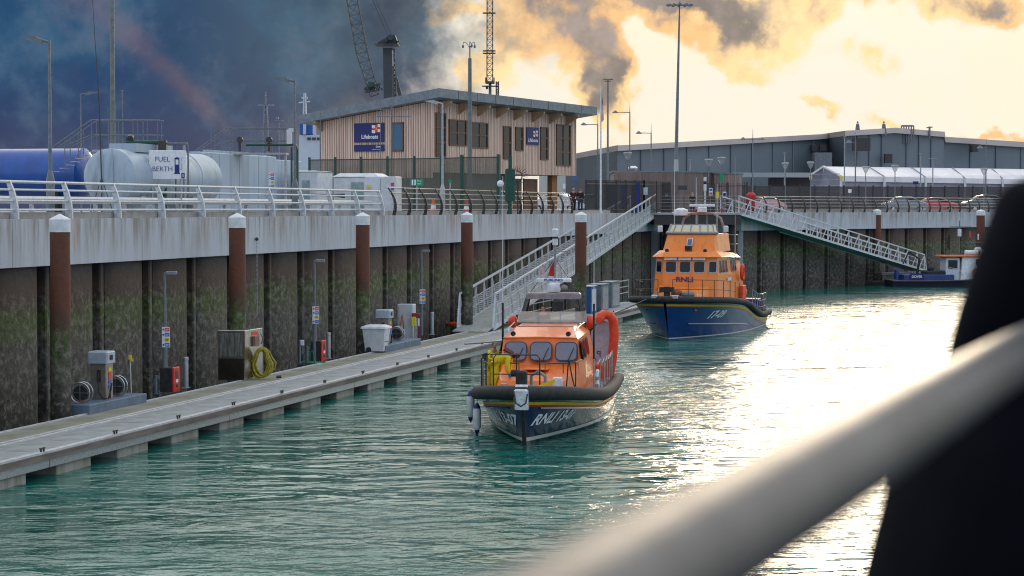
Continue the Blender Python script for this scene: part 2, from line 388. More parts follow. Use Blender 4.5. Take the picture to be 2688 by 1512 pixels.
def tidal(name, topc, midc, mud, weed, lowc, z_rust=4.3, z_weed=3.1):
    """steel that is rusty above the tide, weedy at the high water mark, barnacled and wet below"""
    m = bpy.data.materials.new(name); m.use_nodes = True; T = NT(m.node_tree); b = m.node_tree.nodes['Principled BSDF']
    pos = T.n('ShaderNodeNewGeometry').outputs['Position']; z = T.sep(pos)[2]
    n = T.noise(T.mapping(pos, scale=(1, 1, .35)), 2.0, 7, .7); n2 = T.noise(pos, 4.5, 9, .72); n3 = T.noise(T.mapping(pos, scale=(1, 1, .06)), 5, 4, .6)
    zz = T.m('ADD', z, T.m('MULTIPLY', T.m('SUBTRACT', n, .5), 1.1))
    c = T.mix(T.ss(zz, z_rust + .35, z_rust - .15), topc, midc)
    c = T.mix(T.ss(zz, z_weed + .45, z_weed), c, mud)
    w = T.m('MULTIPLY', T.m('MULTIPLY', T.ss(zz, z_weed - .9, z_weed), T.ss(zz, z_weed + .7, z_weed + .2)), T.ss(n3, .36, .5))
    c = T.mix(w, c, weed)
    c = T.mix(T.ss(zz, 1.6, .6), c, lowc)
    lowz = T.ss(zz, z_rust + .1, z_rust - .9)
    c = T.mix(T.m('MULTIPLY', T.m('MULTIPLY', T.ss(n2, .50, .60), .75), lowz), c, (.20, .185, .155))
    c = T.mix(T.m('MULTIPLY', T.m('MULTIPLY', T.ss(n2, .48, .38), .85), T.m('ADD', .25, T.m('MULTIPLY', lowz, .75))), c, (.02, .018, .016))
    T.put(b.inputs['Base Color'], c); T.put(b.inputs['Roughness'], T.m('ADD', .45, T.m('MULTIPLY', n2, .5)))
    bn = T.n('ShaderNodeBump'); bn.inputs['Strength'].default_value = .9; bn.inputs['Distance'].default_value = .05
    T.put(bn.inputs['Height'], n2); T.put(b.inputs['Normal'], bn.outputs[0])
    return m
SHEET = tidal('barnacled sheet pile', (.036, .029, .028), (.068, .040, .026), (.074, .065, .054), (.060, .085, .012), (.055, .045, .036))
PILEM = tidal('rusty guide pile', (.135, .042, .022), (.085, .042, .02), (.085, .078, .058), (.06, .09, .012), (.030, .026, .018), 3.5, 2.6)
def water_mat():
    m = bpy.data.materials.new('harbour water'); m.use_nodes = True; T = NT(m.node_tree); b = m.node_tree.nodes['Principled BSDF']
    pos = T.n('ShaderNodeNewGeometry').outputs['Position']
    mk = T.noise(pos, .05, 3, .5)
    px, py, _ = T.sep(pos)
    def spot(p, r1, r2): return T.m('EXPONENT', T.m('MULTIPLY', T.m('ADD', T.m('POWER', T.m('DIVIDE', T.m('SUBTRACT', px, p.x), r1), 2), T.m('POWER', T.m('DIVIDE', T.m('SUBTRACT', py, p.y), r2), 2)), -1))
    fm = T.m('ADD', T.m('ADD', T.m('MULTIPLY', spot(atz(1590, 905, 0), 3.4, 6), .75), T.m('MULTIPLY', spot(atz(1553, 872, 0), 1.5, 10), .8)), T.m('MULTIPLY', spot(atz(1262, 905, 0), 1.6, 4), .45))
    foam = T.m('MULTIPLY', T.ss(T.m('ADD', fm, T.m('MULTIPLY', T.m('SUBTRACT', T.noise(T.mapping(pos, scale=(.7, .45, 1), rot=(0, 0, .5)), 1.9, 9, .78, 1.6), .5), 4.2)), .5, 1.5), .6)
    T.put(b.inputs['Base Color'], T.mix(foam, T.mix(T.ss(mk, .35, .65), (.001, .105, .078), (.003, .150, .120)), (.55, .62, .62)))
    T.put(b.inputs['Roughness'], T.m('ADD', .05, T.m('MULTIPLY', foam, .5))); b.inputs['IOR'].default_value = 1.33
    w1 = T.noise(T.mapping(pos, scale=(.58, 1, 1), rot=(0, 0, .12)), .6, 3, .5, .9)
    w2 = T.noise(T.mapping(pos, scale=(.6, 1, 1), rot=(0, 0, -.2)), 2.0, 2, .45, .8)
    w3 = T.noise(T.mapping(pos, scale=(1, 1.4, 1)), 9, 2, .5)
    calm = T.ss(T.noise(T.mapping(pos, scale=(.5, 1, 1)), .10, 3, .5, .8), .35, .62)
    # the wash astern of the lifeboat that is under way
    h = T.m('ADD', T.m('MULTIPLY', w1, .25), T.m('MULTIPLY', T.m('MULTIPLY', w2, .085), T.m('ADD', .25, calm)))
    h = T.m('ADD', h, T.m('MULTIPLY', T.m('MULTIPLY', w3, .02), calm))
    bn = T.n('ShaderNodeBump'); bn.inputs['Strength'].default_value = 1.; bn.inputs['Distance'].default_value = 1.
    T.put(bn.inputs['Height'], h); T.put(b.inputs['Normal'], bn.outputs[0])
    return m
WATER = water_mat()
# ================================================================ SETTING
wm = MB()
structure('water', MB().quad((-1500, -200, 0), (1500, -200, 0), (1500, 3000, 0), (-1500, 3000, 0)), WATER)
WF = 28.7                                       # face of the left quay
PB = Vector((11.5, 169, 0)); PC = Vector((17.8, 168, 0)); BDIR = Vector((25.1, 33, 0)).normalized(); BN = Vector((-BDIR.y, BDIR.x, 0))
RB = math.atan2(BDIR.y, BDIR.x); SB = sn(PB)[0]
def qb(t, n, z=0): return PC + BDIR * t + BN * n + Vector((0, 0, z))
g = [q(-60, WF + .55), q(SB, WF + .55), PB + Vector((0, .5, 0)), PC + Vector((-.2, .5, 0)), qb(.4, .5), qb(420, .5), Vector((2600, 2600, 0)), Vector((-2600, 2600, 0)), Vector((-2600, -80, 0))]
structure('quay_ground', MB().prism([(p.x, p.y) for p in g], 5.6, 6.2), CONCD)
structure('kerb', MB().box(0, SB, WF + .5, WF + .8, 6.204, 6.40), CONCD, rz=ROT)
structure('kerb', MB().box(.5, 420, .5, .8, 6.204, 6.40), CONCD, loc=PC, rz=RB)
def quay_wall(label, loc, rz, x0, x1, pitch, first, npan, seam, seam0):
    t = thing('quay_wall', label, 'quay wall', loc, rz)
    part('wall_core', MB().box(x0, x1, 1.0 + OFF, 1.6 + OFF, -3, 4.9), SHEET, t)
    W_ = pitch * .76; pr = [(0, 1.0)] + [(W_ * (.5 - .5 * math.cos(math.pi * k / 12)), .62 - .62 * math.sin(math.pi * k / 12) ** .42) for k in range(13)] + [(W_, 1.0)]
    pan = MB().prism(pr, -3, 4.8)
    me = pan.mesh('sheet_pile', SHEET, True)
    clutch = MB().bbox(0, .26, .12, 1.0, -3, 4.8, .04).mesh('sheet_pile', SHEET)
    pieces('sheet_pile', me, t, [(first + i * pitch, OFF + .15, 0) for i in range(npan)])
    pieces('sheet_pile', clutch, t, [(first + i * pitch - pitch * .15, OFF + .15, 0) for i in range(npan)])
    x = seam0
    while x < x1:
        a, b = max(x, x0), min(x + seam, x1)
        if b - a > .3: part('cope_panel', MB().box(a + .015, b - .015, OFF, OFF + .55, 4.8, 6.2).box(a + .015, b - .015, OFF + .56, OFF + 1.3, 4.78, 4.95), CONC, t)
        x += seam
    return t
OFF = WF
quay_wall('rusty sheet piled quay wall with streaked concrete cope behind the fuel pontoon', (0, 0, 0), ROT, 10, SB, 3.9, 60.5 - 3.9 * 12, 39, 9.3, 66.5 - 9.3 * 6)
OFF = 0
quay_wall('far quay wall with concrete cope behind the sloping right hand gangway', PC, RB, 0, 150, 3.6, .4, 41, 2.6, 0)
t = thing('quay_wall', 'short dark corner of quay wall under the steel access platform', 'quay wall')
part('wall_core', MB().extr([PB + Vector((-.6, .4, -3)), PC + Vector((.2, .4, -3)), PC + Vector((.2, .4, 6.19)), PB + Vector((-.6, .4, 6.19))], (0, .5, 0)), CONC, t)
for i in range(3): part('sheet_pile', MB().bbox(PB.x + .1 + i * 2.0, PB.x + 1.5 + i * 2., PB.y - .1, PB.y + .4, -3, 4.7, .05), SHEET, t)
# ---------------------------------------------------------------- guide piles
def guide_pile(p, r, label, top=6.36):
    t = thing('guide_pile', label, 'pile', (p.x, p.y, 0), 0, 'guide piles with white cone caps')
    part('shaft', MB().cyl((0, 0, -3), (0, 0, top - .5), r, n=28, caps=False), PILEM, t, True)
    part('cap', MB().lathe([(r * 1.04, top - .52), (r * 1.06, top - .16), (r * .98, top - .14), (.01, top)], 28), WHITE, t, True)
    return t
for x, n, r, lb in ((602, 27.0, .285, 'brown steel guide pile with white cap nearest the blue tank'),
                    (893, 27.0, .285, 'brown guide pile with white cap behind the stainless cabinet and yellow hose'),
                    (1099, 27.0, .285, 'brown guide pile with white cap behind the white wheeled bin'),
                    (1270, 27.0, .285, 'brown guide pile with white cap just left of the gangway foot'),
                    (1457, 22.0, .285, 'brown guide pile with white cap standing in front of the left gangway')):
    s = scol(x, n); guide_pile(q(s, n), r, lb)
guide_pile(at(1943, 630, 186), .34, 'brown guide pile with white cap crossing the right hand gangway', 6.5)
guide_pile(at(2113, 632, 187), .36, 'brown guide pile with white cap behind the dark figure at far right', 6.45)
guide_pile(q(scol(160, 27.), 27.), .285, 'brown guide pile with white cap farthest left, left of the blue tank')
# ---------------------------------------------------------------- pontoon
ZP = .62; PF, PK = 23.15, 26.45; SE = 134
def pontoon():
    t = thing('pontoon', 'long grey floating pontoon with concrete floats below the quay wall', 'pontoon', (0, 0, 0), ROT)
    fm = pm('grp deck grating', (.31, .33, .34), (.17, .19, .17), 1.3, .75, bump=.004, lo=.4, hi=.75, detail=9)
    fm2 = pm('mossy concrete deck', (.27, .27, .22), (.14, .15, .09), 1.1, .8, bump=.004, lo=.38, hi=.7, detail=9)
    s = 12.; i = 0
    dm = MB().box(0, 2.375, PF + .195, PF + 1.695, ZP - .06, ZP).mesh('deck_panel', fm); dm2 = MB().box(0, 2.375, PF + 2.045, PK - .12, ZP - .06, ZP).mesh('deck_panel', fm2)
    while s < SE:
        link('deck_panel', dm, t, (s, 0, random.uniform(-.004, .004))); link('deck_panel', dm2, t, (s, 0, random.uniform(-.004, .004))); s += 2.4
    part('edge_strip', MB().box(12, SE, PF, PF + .19, ZP - .03, ZP + .035), pm('pale edge capping', (.56, .57, .58), (.40, .41, .42), 4, .6), t)
    part('edge_strip', MB().box(12, SE, PK - .11, PK, ZP - .03, ZP + .03), pm('pale edge capping', (.5, .5, .5)), t)
    part('duct_cover', MB().box(12, SE, PF + 1.70, PF + 1.82, ZP - .06, ZP + .03).box(12, SE, PF + 1.92, PF + 2.04, ZP - .06, ZP + .03), pm('pale edge capping', (.5, .5, .5)), t)
    part('duct_lid', MB().box(12, SE, PF + 1.825, PF + 1.915, ZP - .06, ZP + .012), pm('ochre duct lid', (.26, .22, .13), (.18, .17, .12), 4, .7), t)
    part('timber_fender', MB().box(12, SE, PF - .06, PF - .002, ZP - .16, ZP - .01), pm('weathered timber fender', (.20, .17, .15), (.11, .09, .08), 6, .8, stretch=(.1, 1, 1)), t)
    x = 12.
    while x < SE:
        part('side_beam', MB().box(x, min(x + 11.96, SE), PF - .01, PF + .16, ZP - .36, ZP - .162), GALV, t); x += 12
    part('side_beam', MB().box(12, SE, PK - .16, PK, ZP - .36, ZP - .07), GALV, t)
    fl = MB().bbox(0, 1.95, PF + .10, PK - .15, -.5, ZP - .362, .03).mesh('float', CONCF)
    s0 = sn(atz(1233, 895, 0))[0]
    for k in range(-16, 22):
        a = 45.0 + 3.62 * (k + 8) - 3.62 * 8
        if 12 < a < SE - 2: link('float', fl, t, (a, 0, 0))
    cm = MB().box(-.14, .14, -.02, .02, .07, .10).box(-.09, -.06, -.02, .02, 0, .07).box(.06, .09, -.02, .02, 0, .07).mesh('cleat', DARKM)
    a = 26.5
    while a < SE:
        link('cleat', cm, t, (a, PF + .07, ZP + .035)); a += 4.25
    return t
pontoon()
# ---------------------------------------------------------------- railings
def fin(bow, h, lean, w0, w1, th):
    """curved railing post as a flat fin in the local y-z plane"""
    L = []; Rr = []
    for i in range(8):
        f = i / 7; y = lean * f ** 2.2 - bow * math.sin(math.pi * f) ; z = h * f; w = w0 + (w1 - w0) * f
        L.append((-th / 2, y, z)); Rr.append((-th / 2, y + w, z))
    return MB().extr(L + Rr[::-1], (th, 0, 0))
def railing(label, loc, rz, xs, n, zb, h, lean, bow, w0, w1, th, mpost, mrail, fr, rr, ends=None):
    t = thing('quay_railing', label, 'railing', loc, rz)
    me = fin(bow, h, lean, w0, w1, th).mesh('post', mpost)
    pieces('post', me, t, [(x, n, zb) for x in xs])
    a, b = ends or (xs[0] - .3, xs[-1] + .3)
    for f in fr:
        y = n + lean * f ** 2.2 - bow * math.sin(math.pi * f) + .02 + (w0 + (w1 - w0) * f) * .4
        part('rail', MB().cyl((a, y, zb + h * f), (b, y, zb + h * f), rr if f < .95 else rr * 1.25, n=8), mrail, t, True)
    return t
gx = [61.7 + 3.65 * i for i in range(-13, 10)]
railing('light grey slanted post railing along the fuel tanks', (0, 0, 0), ROT, gx, WF + .22, 6.2, 1.12, .26, 0, .26, .13, .09, GALVL, GALVL, (.24, .48, .77, .98), .035)
dx = [96.3, 98.7] + [101.9 - .4 + 2.85 * i for i in range(0, 13)]
railing('dark curved post railing between the green fence and quay edge', (0, 0, 0), ROT, dx, WF + .22, 6.2, 1.3, .34, .10, .17, .08, .05, DARKM, pm('stainless rail', (.35, .33, .31), None, 8, .3, .8), (.2, .4, .6, .8, .985), .022)
railing('dark curved post railing on top of the far quay wall beside the cars', PC, RB, [2.2 + 2.05 * i for i in range(55)], .22, 6.2, 1.3, .34, .10, .17, .08, .06, DARKM, pm('stainless rail', (.35, .33, .31), None, 8, .3, .8), (.2, .4, .6, .8, .985), .024)
t = thing('crash_barrier', 'galvanised crash barrier behind the slanted grey railing', 'crash barrier', (0, 0, 0), ROT)
part('beam', MB().extr([(8, 30.9, 6.66), (8, 30.86, 6.72), (8, 30.93, 6.77), (8, 30.86, 6.82), (8, 30.9, 6.90), (8, 30.97, 6.90), (8, 30.97, 6.66)], (91, 0, 0)), GALVL, t)
pieces('post', MB().box(-.05, .05, 30.98, 31.1, 6.2, 6.86).mesh('post', GALV), t, [(8 + 2.4 * i, 0, 0) for i in range(38)])
# ---------------------------------------------------------------- access platform
PD = 163.
px0, px1 = at(1575, 632, PD), at(1722, 632, PD)
t = thing('access_platform', 'dark steel platform joining the two gangways above the water', 'platform')
part('deck', MB().box(px0.x, px1.x, PD, PD + 5.2, 6.06, 6.19), GALV, t)
part('beam', MB().box(px0.x + .1, px1.x - .1, PD + .1, PD + .5, 5.3, 6.05).box(px0.x + .1, px0.x + .5, PD + .5, PD + 5, 5.3, 6.05).box(px1.x - .5, px1.x - .1, PD + .5, PD + 5, 5.3, 6.05), DARKM, t)
for xx in (1600, 1704):
    c = at(xx, 640, PD + 1.5); part('column', MB().cyl((c.x, c.y, -3), (c.x, c.y, 5.3), .38, n=20), pm('black brown column', (.035, .028, .026), (.05, .04, .035), 3, .7), t, True)
part('brace', MB().bar((px0.x + .8, PD + 1.5, 4.6), (px1.x - .8, PD + 1.5, 4.6), .25), DARKM, t)
for xa, lb in ((px0.x + .9, 'a'),):
    pass
t = railing('dark curved railing at the front of the steel platform', (px0.x + 1.4, PD, 0), 0, [0 + .95 * i for i in range(6)], .05, 6.19, 1.28, .30, .08, .15, .08, .05, DARKM, pm('stainless rail', (.35, .33, .31)), (.2, .4, .6, .8, .985), .02, ends=(-.9, 5.2))
# ---------------------------------------------------------------- gangways
def gangway(label, foot, top, w, h, nb, flap=True, mesh_side=True, sign=1):
    foot, top = Vector(foot), Vector(top); d = top - foot; L = d.length
    dh = Vector((d.x, d.y, 0)).normalized(); side = Vector((-dh.y, dh.x, 0)) * sign
    t = thing('gangway', label, 'gangway', foot)
    U = Vector((0, 0, 1)); d1 = d / nb
    part('walkway', MB().add([U * .06, side * w + U * .06, side * w + d + U * .06, d + U * .06, Vector((0, 0, -.02)), side * w - U * .02, side * w + d - U * .02, d - U * .02],
         [(0, 1, 2, 3), (7, 6, 5, 4), (0, 4, 5, 1), (2, 6, 7, 3), (1, 5, 6, 2), (0, 3, 7, 4)]), pm('gangway tread', (.36, .38, .36), (.27, .29, .26), 4, .7), t)
    for k in (0, 1):
        o = side * (w * k)
        part('lower_chord', MB().bar(o, o + d, .10, .17), WHITEG, t); part('top_chord', MB().bar(o + U * h + d1 * .25, o + U * h + d, .09, .09), WHITEG, t)
        for f in (.36, .64): part('mid_rail', MB().bar(o + U * h * f + d1 * .12, o + d + U * h * f, .035), WHITEG, t)
        up = MB().bar(U * .08, U * (h - .05), .08, .08, up=dh); um = up.mesh('upright', WHITEG)
        dm = MB().bar(U * (h - .06) , d1 * .5 + U * .06, .05, .05, up=side).mesh('diagonal', WHITEG)
        dm2 = MB().bar(U * (h - .06), -d1 * .5 + U * .06, .05, .05, up=side).mesh('diagonal', WHITEG)
        for i in range(nb + 1):
            a = (o + d1 * (i if i else .25)); link('upright', um, t, a)
            if i < nb: link('diagonal', dm, t, a)
        part('end_post', MB().bar(o + U * .05, o + U * (h + .02) + d1 * .25, .08), WHITEG, t)
        if mesh_side: part('side_mesh', MB().add([o + U * .08 + side * .03, o + d + U * .08 + side * .03, o + d + U * h * .6 + side * .03, o + U * h * .6 + side * .03], [(0, 1, 2, 3)]), MESHP, t)
    if flap: part('flap', MB().add([U * .06, side * w + U * .06, side * w - dh * 1.3 - U * (foot.z - ZP - .03), -dh * 1.3 - U * (foot.z - ZP - .03)], [(0, 1, 2, 3)]).add([U * .03, side * w + U * .03, side * w - dh * 1.3 - U * (foot.z - ZP - .01), -dh * 1.3 - U * (foot.z - ZP - .01)], [(3, 2, 1, 0)]), pm('gangway tread', (.36, .38, .36)), t)
    return t
def grid_mat(name, col, sx, wire, axis='xz'):
    """welded mesh: see-through between the wires"""
    m = bpy.data.materials.new(name); m.use_nodes = True; T = NT(m.node_tree); b = m.node_tree.nodes['Principled BSDF']
    b.inputs['Base Color'].default_value = (*col, 1); b.inputs['Roughness'].default_value = .5
    tc = T.n('ShaderNodeTexCoord').outputs['Object']; s = T.sep(tc)
    def line(v, p): return T.m('LESS_THAN', T.m('FRACT', T.m('DIVIDE', v, p)), wire)
    h = T.m('SQRT', T.m('ADD', T.m('MULTIPLY', s[0], s[0]), T.m('MULTIPLY', s[1], s[1])))
    a = T.m('MAXIMUM', line(h, sx[0]), line(s[2], sx[1]))
    T.put(b.inputs['Alpha'], a)
    return m
MESHP = grid_mat('gangway side mesh', (.55, .58, .58), (.10, .10), .32)
f1 = atz(1313, 823, .72); e1 = at(1581, 637, 165.)
gangway('long white aluminium truss gangway from the pontoon up to the left of the platform', f1, e1, 1.75, 1.62, 30)
e2 = at(1716, 634, 166.); f2 = at(2024, 728, 187.)
gangway('white truss gangway sloping down right to the small workboat', f2, e2, 1.7, 1.35, 18, False, False, sign=-1)
p = at(1931, 752, 186.)
t = thing('landing_float', 'small dark collar float round the pile below the right gangway', 'float', (p.x, p.y, 0))
part('deck', MB().lathe([(1.5, .12), (1.5, .3), (1.42, .36)], 8), DARKM, t); part('bumper', MB().lathe([(1.65, -.2), (1.68, .1), (1.55, .115)], 8), BLACK, t)
p = at(2040, 745, 189.)
t = thing('landing_pontoon', 'grey landing pontoon under the lower end of the right gangway', 'pontoon', (p.x, p.y, 0), R(20))
part('deck', MB().box(-6, 8, -1, 1.6, .82, .98), GALV, t); part('float', MB().box(-5.8, 7.8, -.8, 1.4, -.5, .82), CONCF, t)
# ================================================================ ON THE QUAY
ZD = 6.204
def ground_at(x, Y, z=ZD):
    """place on the quay deck at bearing x and distance Y"""
    p = at(x, 630, Y); return Vector((p.x, p.y, z))
# ---------------------------------------------------------------- lifeboat station
def station():
    D0 = 108 * K
    c0 = ground_at(1214, D0)
    e1 = Vector((math.sin(R(33)), math.cos(R(33)), 0)); e2 = Vector((-e1.y, e1.x, 0))
    rz = math.atan2(e1.y, e1.x)
    def hit(x, d, o=c0):
        """distance along d from the corner until bearing x is reached"""
        k = (x - 1344) / F; return (k * o.y - o.x) / (d.x - k * d.y)
    L1 = hit(1449, e1); L2 = hit(1029, e2)
    t = thing('lifeboat_station', 'timber clad lifeboat station with grey sloping roof and brown windows', 'building', c0, rz)
    zc = lambda y, p: row(y, p.y) - ZD
    pe = c0 + e1 * L1; pw = c0 + e2 * L2
    zt0, zt1, zt2 = zc(449, c0), zc(475, pe), zc(484, pw)
    zb = zc(571.5, pe)
    clad = pm('larch cladding', (.76, .57, .46), (.58, .41, .32), 7, .75, stretch=(1, 1, .03), bump=.003, lo=.42, hi=.58)
    clad2 = pm('larch cladding dark gap', (.34, .22, .165), (.28, .18, .13), 3, .8, stretch=(1, 1, .1))
    # solid body: water side wall is local y=0, gable wall is local x=0
    body = MB().add([(0, 0, zb), (L1, 0, zb), (L1, L2, zb), (0, L2, zb), (0, 0, zt0), (L1, 0, zt1), (L1, L2, zt2 + zt1 - zt0), (0, L2, zt2)],
                    [(3, 2, 1, 0), (4, 5, 6, 7), (0, 1, 5, 4), (1, 2, 6, 5), (2, 3, 7, 6), (3, 0, 4, 7)])
    part('wall', body, clad2, t)
    low = MB().box(.8, L1 * .60, 1.2, L2 - .5, 0, zb); part('lower_wall', low, pm('grey blockwork', (.22, .21, .20), (.15, .14, .13), 4, .8), t)
    # windows given as picture bearings x0,x1 and heights y0,y1 at the wall
    def wloc(x, y):
        a = hit(x, e1); p = c0 + e1 * a; return a, row(y, p.y) - ZD
    win = [(1202, 1215, 468, 541, 1, 3), (1240.5, 1268.5, 479, 523, 2, 2), (1277, 1303.5, 483.5, 527, 2, 2), (1329.5, 1341.5, 490, 545, 1, 2), (1349, 1361, 491.5, 531, 1, 2), (1390, 1401.5, 491.5, 546, 1, 3), (1416, 1439, 487, 556, 2, 3)]
    frame = pm('brown window frame', (.17, .085, .045), (.12, .06, .03), 5, .5); gl = glass('window glass', (.035, .042, .045)); gl2 = glass('blind window glass', (.05, .15, .26))
    holes = []
    for x0, x1, y0, y1, nc, nr in win:
        a0, z1 = wloc(x0 if x0 > 1214 else 1219, y0); a1, _ = wloc(x1 if x0 > 1214 else 1232, y0); _, z0 = wloc((x0 + x1) / 2, y1)
        if x0 == 1202: a0, a1 = .35, 1.5
        holes.append((a0, a1, z0, z1))
        m = MB(); f = .09
        m.box(a0, a1, -.10, -.001, z0, z0 + f).box(a0, a1, -.10, -.001, z1 - f, z1).box(a0, a0 + f, -.10, -.001, z0 + f, z1 - f).box(a1 - f, a1, -.10, -.001, z0 + f, z1 - f)
        w_ = part('window', m, frame, t)
        b = MB()
        for i in range(1, nc): xx = a0 + (a1 - a0) * i / nc; b.box(xx - .05, xx + .05, -.085, -.03, z0 + f, z1 - f)
        for i in range(1, nr): zz = z0 + (z1 - z0) * i / nr; b.box(a0 + f, a1 - f, -.08, -.035, zz - .05, zz + .05)
        if b.v: part('glazing_bar', b, frame, w_)
        part('pane', MB().box(a0 + f, a1 - f, -.03, -.002, z0 + f, z1 - f), gl, w_)
    # vertical boards over the water side, cut round the windows
    rs = random.Random(3); m = MB(); x = .0; bw = .20
    while x < L1 - .02:
        x1 = min(x + bw, L1); top = zt0 + (zt1 - zt0) * (x / L1) - .02; pr = .028 + rs.random() * .022
        segs = [(zb - .02, top)]
        for a0, a1, z0, z1 in holes:
            if x < a1 and x1 > a0:
                ns = []
                for s0, s1 in segs:
                    if z0 > s0: ns.append((s0, min(s1, z0)))
                    if z1 < s1: ns.append((max(s0, z1), s1))
                segs = ns
        for s0, s1 in segs:
            if s1 - s0 > .05: m.box(x, x1 - .055, -pr, -.002, s0, s1)
        x += bw
    part('cladding_boards', m, clad, t, stuff=True)
    # gable boards
    def gy(x): return hit(x, e2)
    hb0, hb1 = gy(1167), gy(1148); pz = c0 + e2 * hb0
    gw = (min(hb0, hb1), max(hb0, hb1), row(532, pz.y) - ZD, row(484, pz.y) - ZD)
    m = MB(); y = 0
    while y < L2 - .02:
        top = zt0 + (zt2 - zt0) * (y / L2) - .02
        pr = .03 + rs.random() * .02
        if y + bw > gw[0] and y < gw[1]:
            m.box(-pr, -.002, y, y + bw - .055, zb - .4, gw[2]).box(-pr, -.002, y, y + bw - .055, gw[3], top)
        else: m.box(-pr, -.002, y, min(y + bw, L2) - .055, zb - .4, top)
        y += bw
    part('cladding_boards', m, clad, t, stuff=True)
    w_ = part('window', MB().box(-.1, -.001, gw[0], gw[1], gw[2], gw[2] + .1).box(-.1, -.001, gw[0], gw[1], gw[3] - .1, gw[3]).box(-.1, -.001, gw[0], gw[0] + .1, gw[2], gw[3]).box(-.1, -.001, gw[1] - .1, gw[1], gw[2], gw[3]), frame, t)
    part('pane', MB().box(-.04, -.002, gw[0] + .1, gw[1] - .1, gw[2] + .1, gw[3] - .1), gl2, w_)
    # roof slab with deep fascia, overhanging on every side
    o = 1.15; th = .62
    def rz_(x, y): return zt0 + (zt1 - zt0) * x / L1 + (zt2 - zt0) * y / L2
    P = [(-.9, -o), (L1 + o, -o), (L1 + o, L2 + o), (-.9, L2 + o)]
    rm = pm('grey standing seam roof', (.20, .24, .27), (.15, .18, .21), 4, .45, .3)
    vs_ = [(x, y, rz_(x, y) + .02) for x, y in P] + [(x, y, rz_(x, y) + th) for x, y in P]
    roof = part('roof', MB().add(vs_, [(3, 2, 1, 0), (4, 5, 6, 7), (0, 1, 5, 4), (1, 2, 6, 5), (2, 3, 7, 6), (3, 0, 4, 7)]), rm, t)
    m = MB(); x = 0
    for i in range(1, 9): x = -.9 + (L1 + o + .9) * i / 9; m.box(x - .02, x + .02, -o - .012, -o - .002, rz_(x, -o) + .04, rz_(x, -o) + th - .02)
    part('fascia_seam', m, DARKM, roof)
    brk = pm('soffit bracket timber', (.42, .28, .18), (.33, .21, .13), 4, .7)
    for i in range(8):
        x = L1 * (i + .25) / 7.9; z = rz_(x, 0)
        part('bracket', MB().extr([(x, -.05, z - .75), (x, -.05, z + .01), (x, -o + .05, z - .02), (x, -o + .05, z - .16)], (.16, 0, 0)), brk, t)
    for yy in (L2 - .3,): part('bracket', MB().extr([(-.04, yy, rz_(0, yy) - .7), (-.04, yy, rz_(0, yy)), (-.85, yy, rz_(0, yy)), (-.85, yy, rz_(0, yy) - .15)], (0, .18, 0)), brk, t)
    # undercroft entrance
    part('door', MB().box(L1 * .62, L1 * .68, 1.0, 1.1, .1, zb - .3), frame, t); part('door_panel', MB().box(L1 * .70, L1 * .80, 1.05, 1.15, .1, zb - .3), frame, t)
    part('column', MB().box(L1 * .86, L1 * .9, .5, .9, 0, zb), pm('orange timber post', (.30, .14, .05)), t)
    # signs
    def wsign(x0, x1, y0, y1, axis, big):
        if axis == 'g':
            b0, b1 = hit(x1, e2), hit(x0, e2); p = c0 + e2 * ((b0 + b1) / 2); z0, z1 = row(y1, p.y) - ZD, row(y0, p.y) - ZD
            s = part('station_sign', MB().box(-.12, -.06, b0, b1, z0, z1), NAVYS, t)
            rot = (R(90), 0, R(-90)); cy = (b0 + b1) / 2; w = b1 - b0; h = z1 - z0
            return s, rot, (-.125, cy, (z0 + z1) / 2), w, h, Vector((0, -1, 0))
        a0, a1 = hit(x0, e1), hit(x1, e1); p = c0 + e1 * ((a0 + a1) / 2); z0, z1 = row(y1, p.y) - ZD, row(y0, p.y) - ZD
        s = part('station_sign', MB().box(a0, a1, -.13, -.07, z0, z1), NAVYS, t)
        return s, (R(90), 0, 0), ((a0 + a1) / 2, -.135, (z0 + z1) / 2), a1 - a0, z1 - z0, Vector((1, 0, 0))
    def flagmark(s, rot, c, w, right):
        """waving house flag: red cross on white with blue rim, drawn as flat shapes"""
        c = Vector(c); U = Vector((0, 0, 1)); h = w * .72; nrm = right.cross(U) ; nrm = Vector((0, -1, 0)) if right.x else Vector((-1, 0, 0))
        def strip(x0, x1, z0, z1, dd, mt, nm):
            m = MB(); n = 6
            for i in range(n):
                xa, xb = x0 + (x1 - x0) * i / n, x0 + (x1 - x0) * (i + 1) / n
                wa, wb = math.sin(xa * 6.) * .07, math.sin(xb * 6.) * .07
                m.quad(c + right * xa * w + U * (z0 + wa) * h + nrm * dd, c + right * xb * w + U * (z0 + wb) * h + nrm * dd, c + right * xb * w + U * (z1 + wb) * h + nrm * dd, c + right * xa * w + U * (z1 + wa) * h + nrm * dd)
            part(nm, m, mt, s)
        for x0, x1 in ((-.5, -.14), (.14, .5)):
            for z0, z1 in ((-.5, -.13), (.13, .5)): strip(x0, x1, z0, z1, .004, TXTW, 'flag_field')
        strip(-.5, .5, -.12, .12, .008, SIGNR, 'flag_cross'); strip(-.13, .13, -.5, .5, .012, SIGNR, 'flag_cross')
        strip(-.05, .05, -.16, .16, .016, SIGNY, 'flag_emblem')
    s, rot, c, w, h, right = wsign(1087, 1136, 485.5, 517, 'g', 1)
    text('Lifeboats', h * .30, TXTW, s, (c[0] - .005, c[1] - w * .03, c[2] - h * .22), rot, 'lettering', sx=1.0, weight=.008)
    flagmark(s, rot, (c[0], c[1] - w * .25, c[2] + h * .20), w * .30, right)
    s, rot, c, w, h, right = wsign(1087, 1136, 521, 532, 'g', 0)
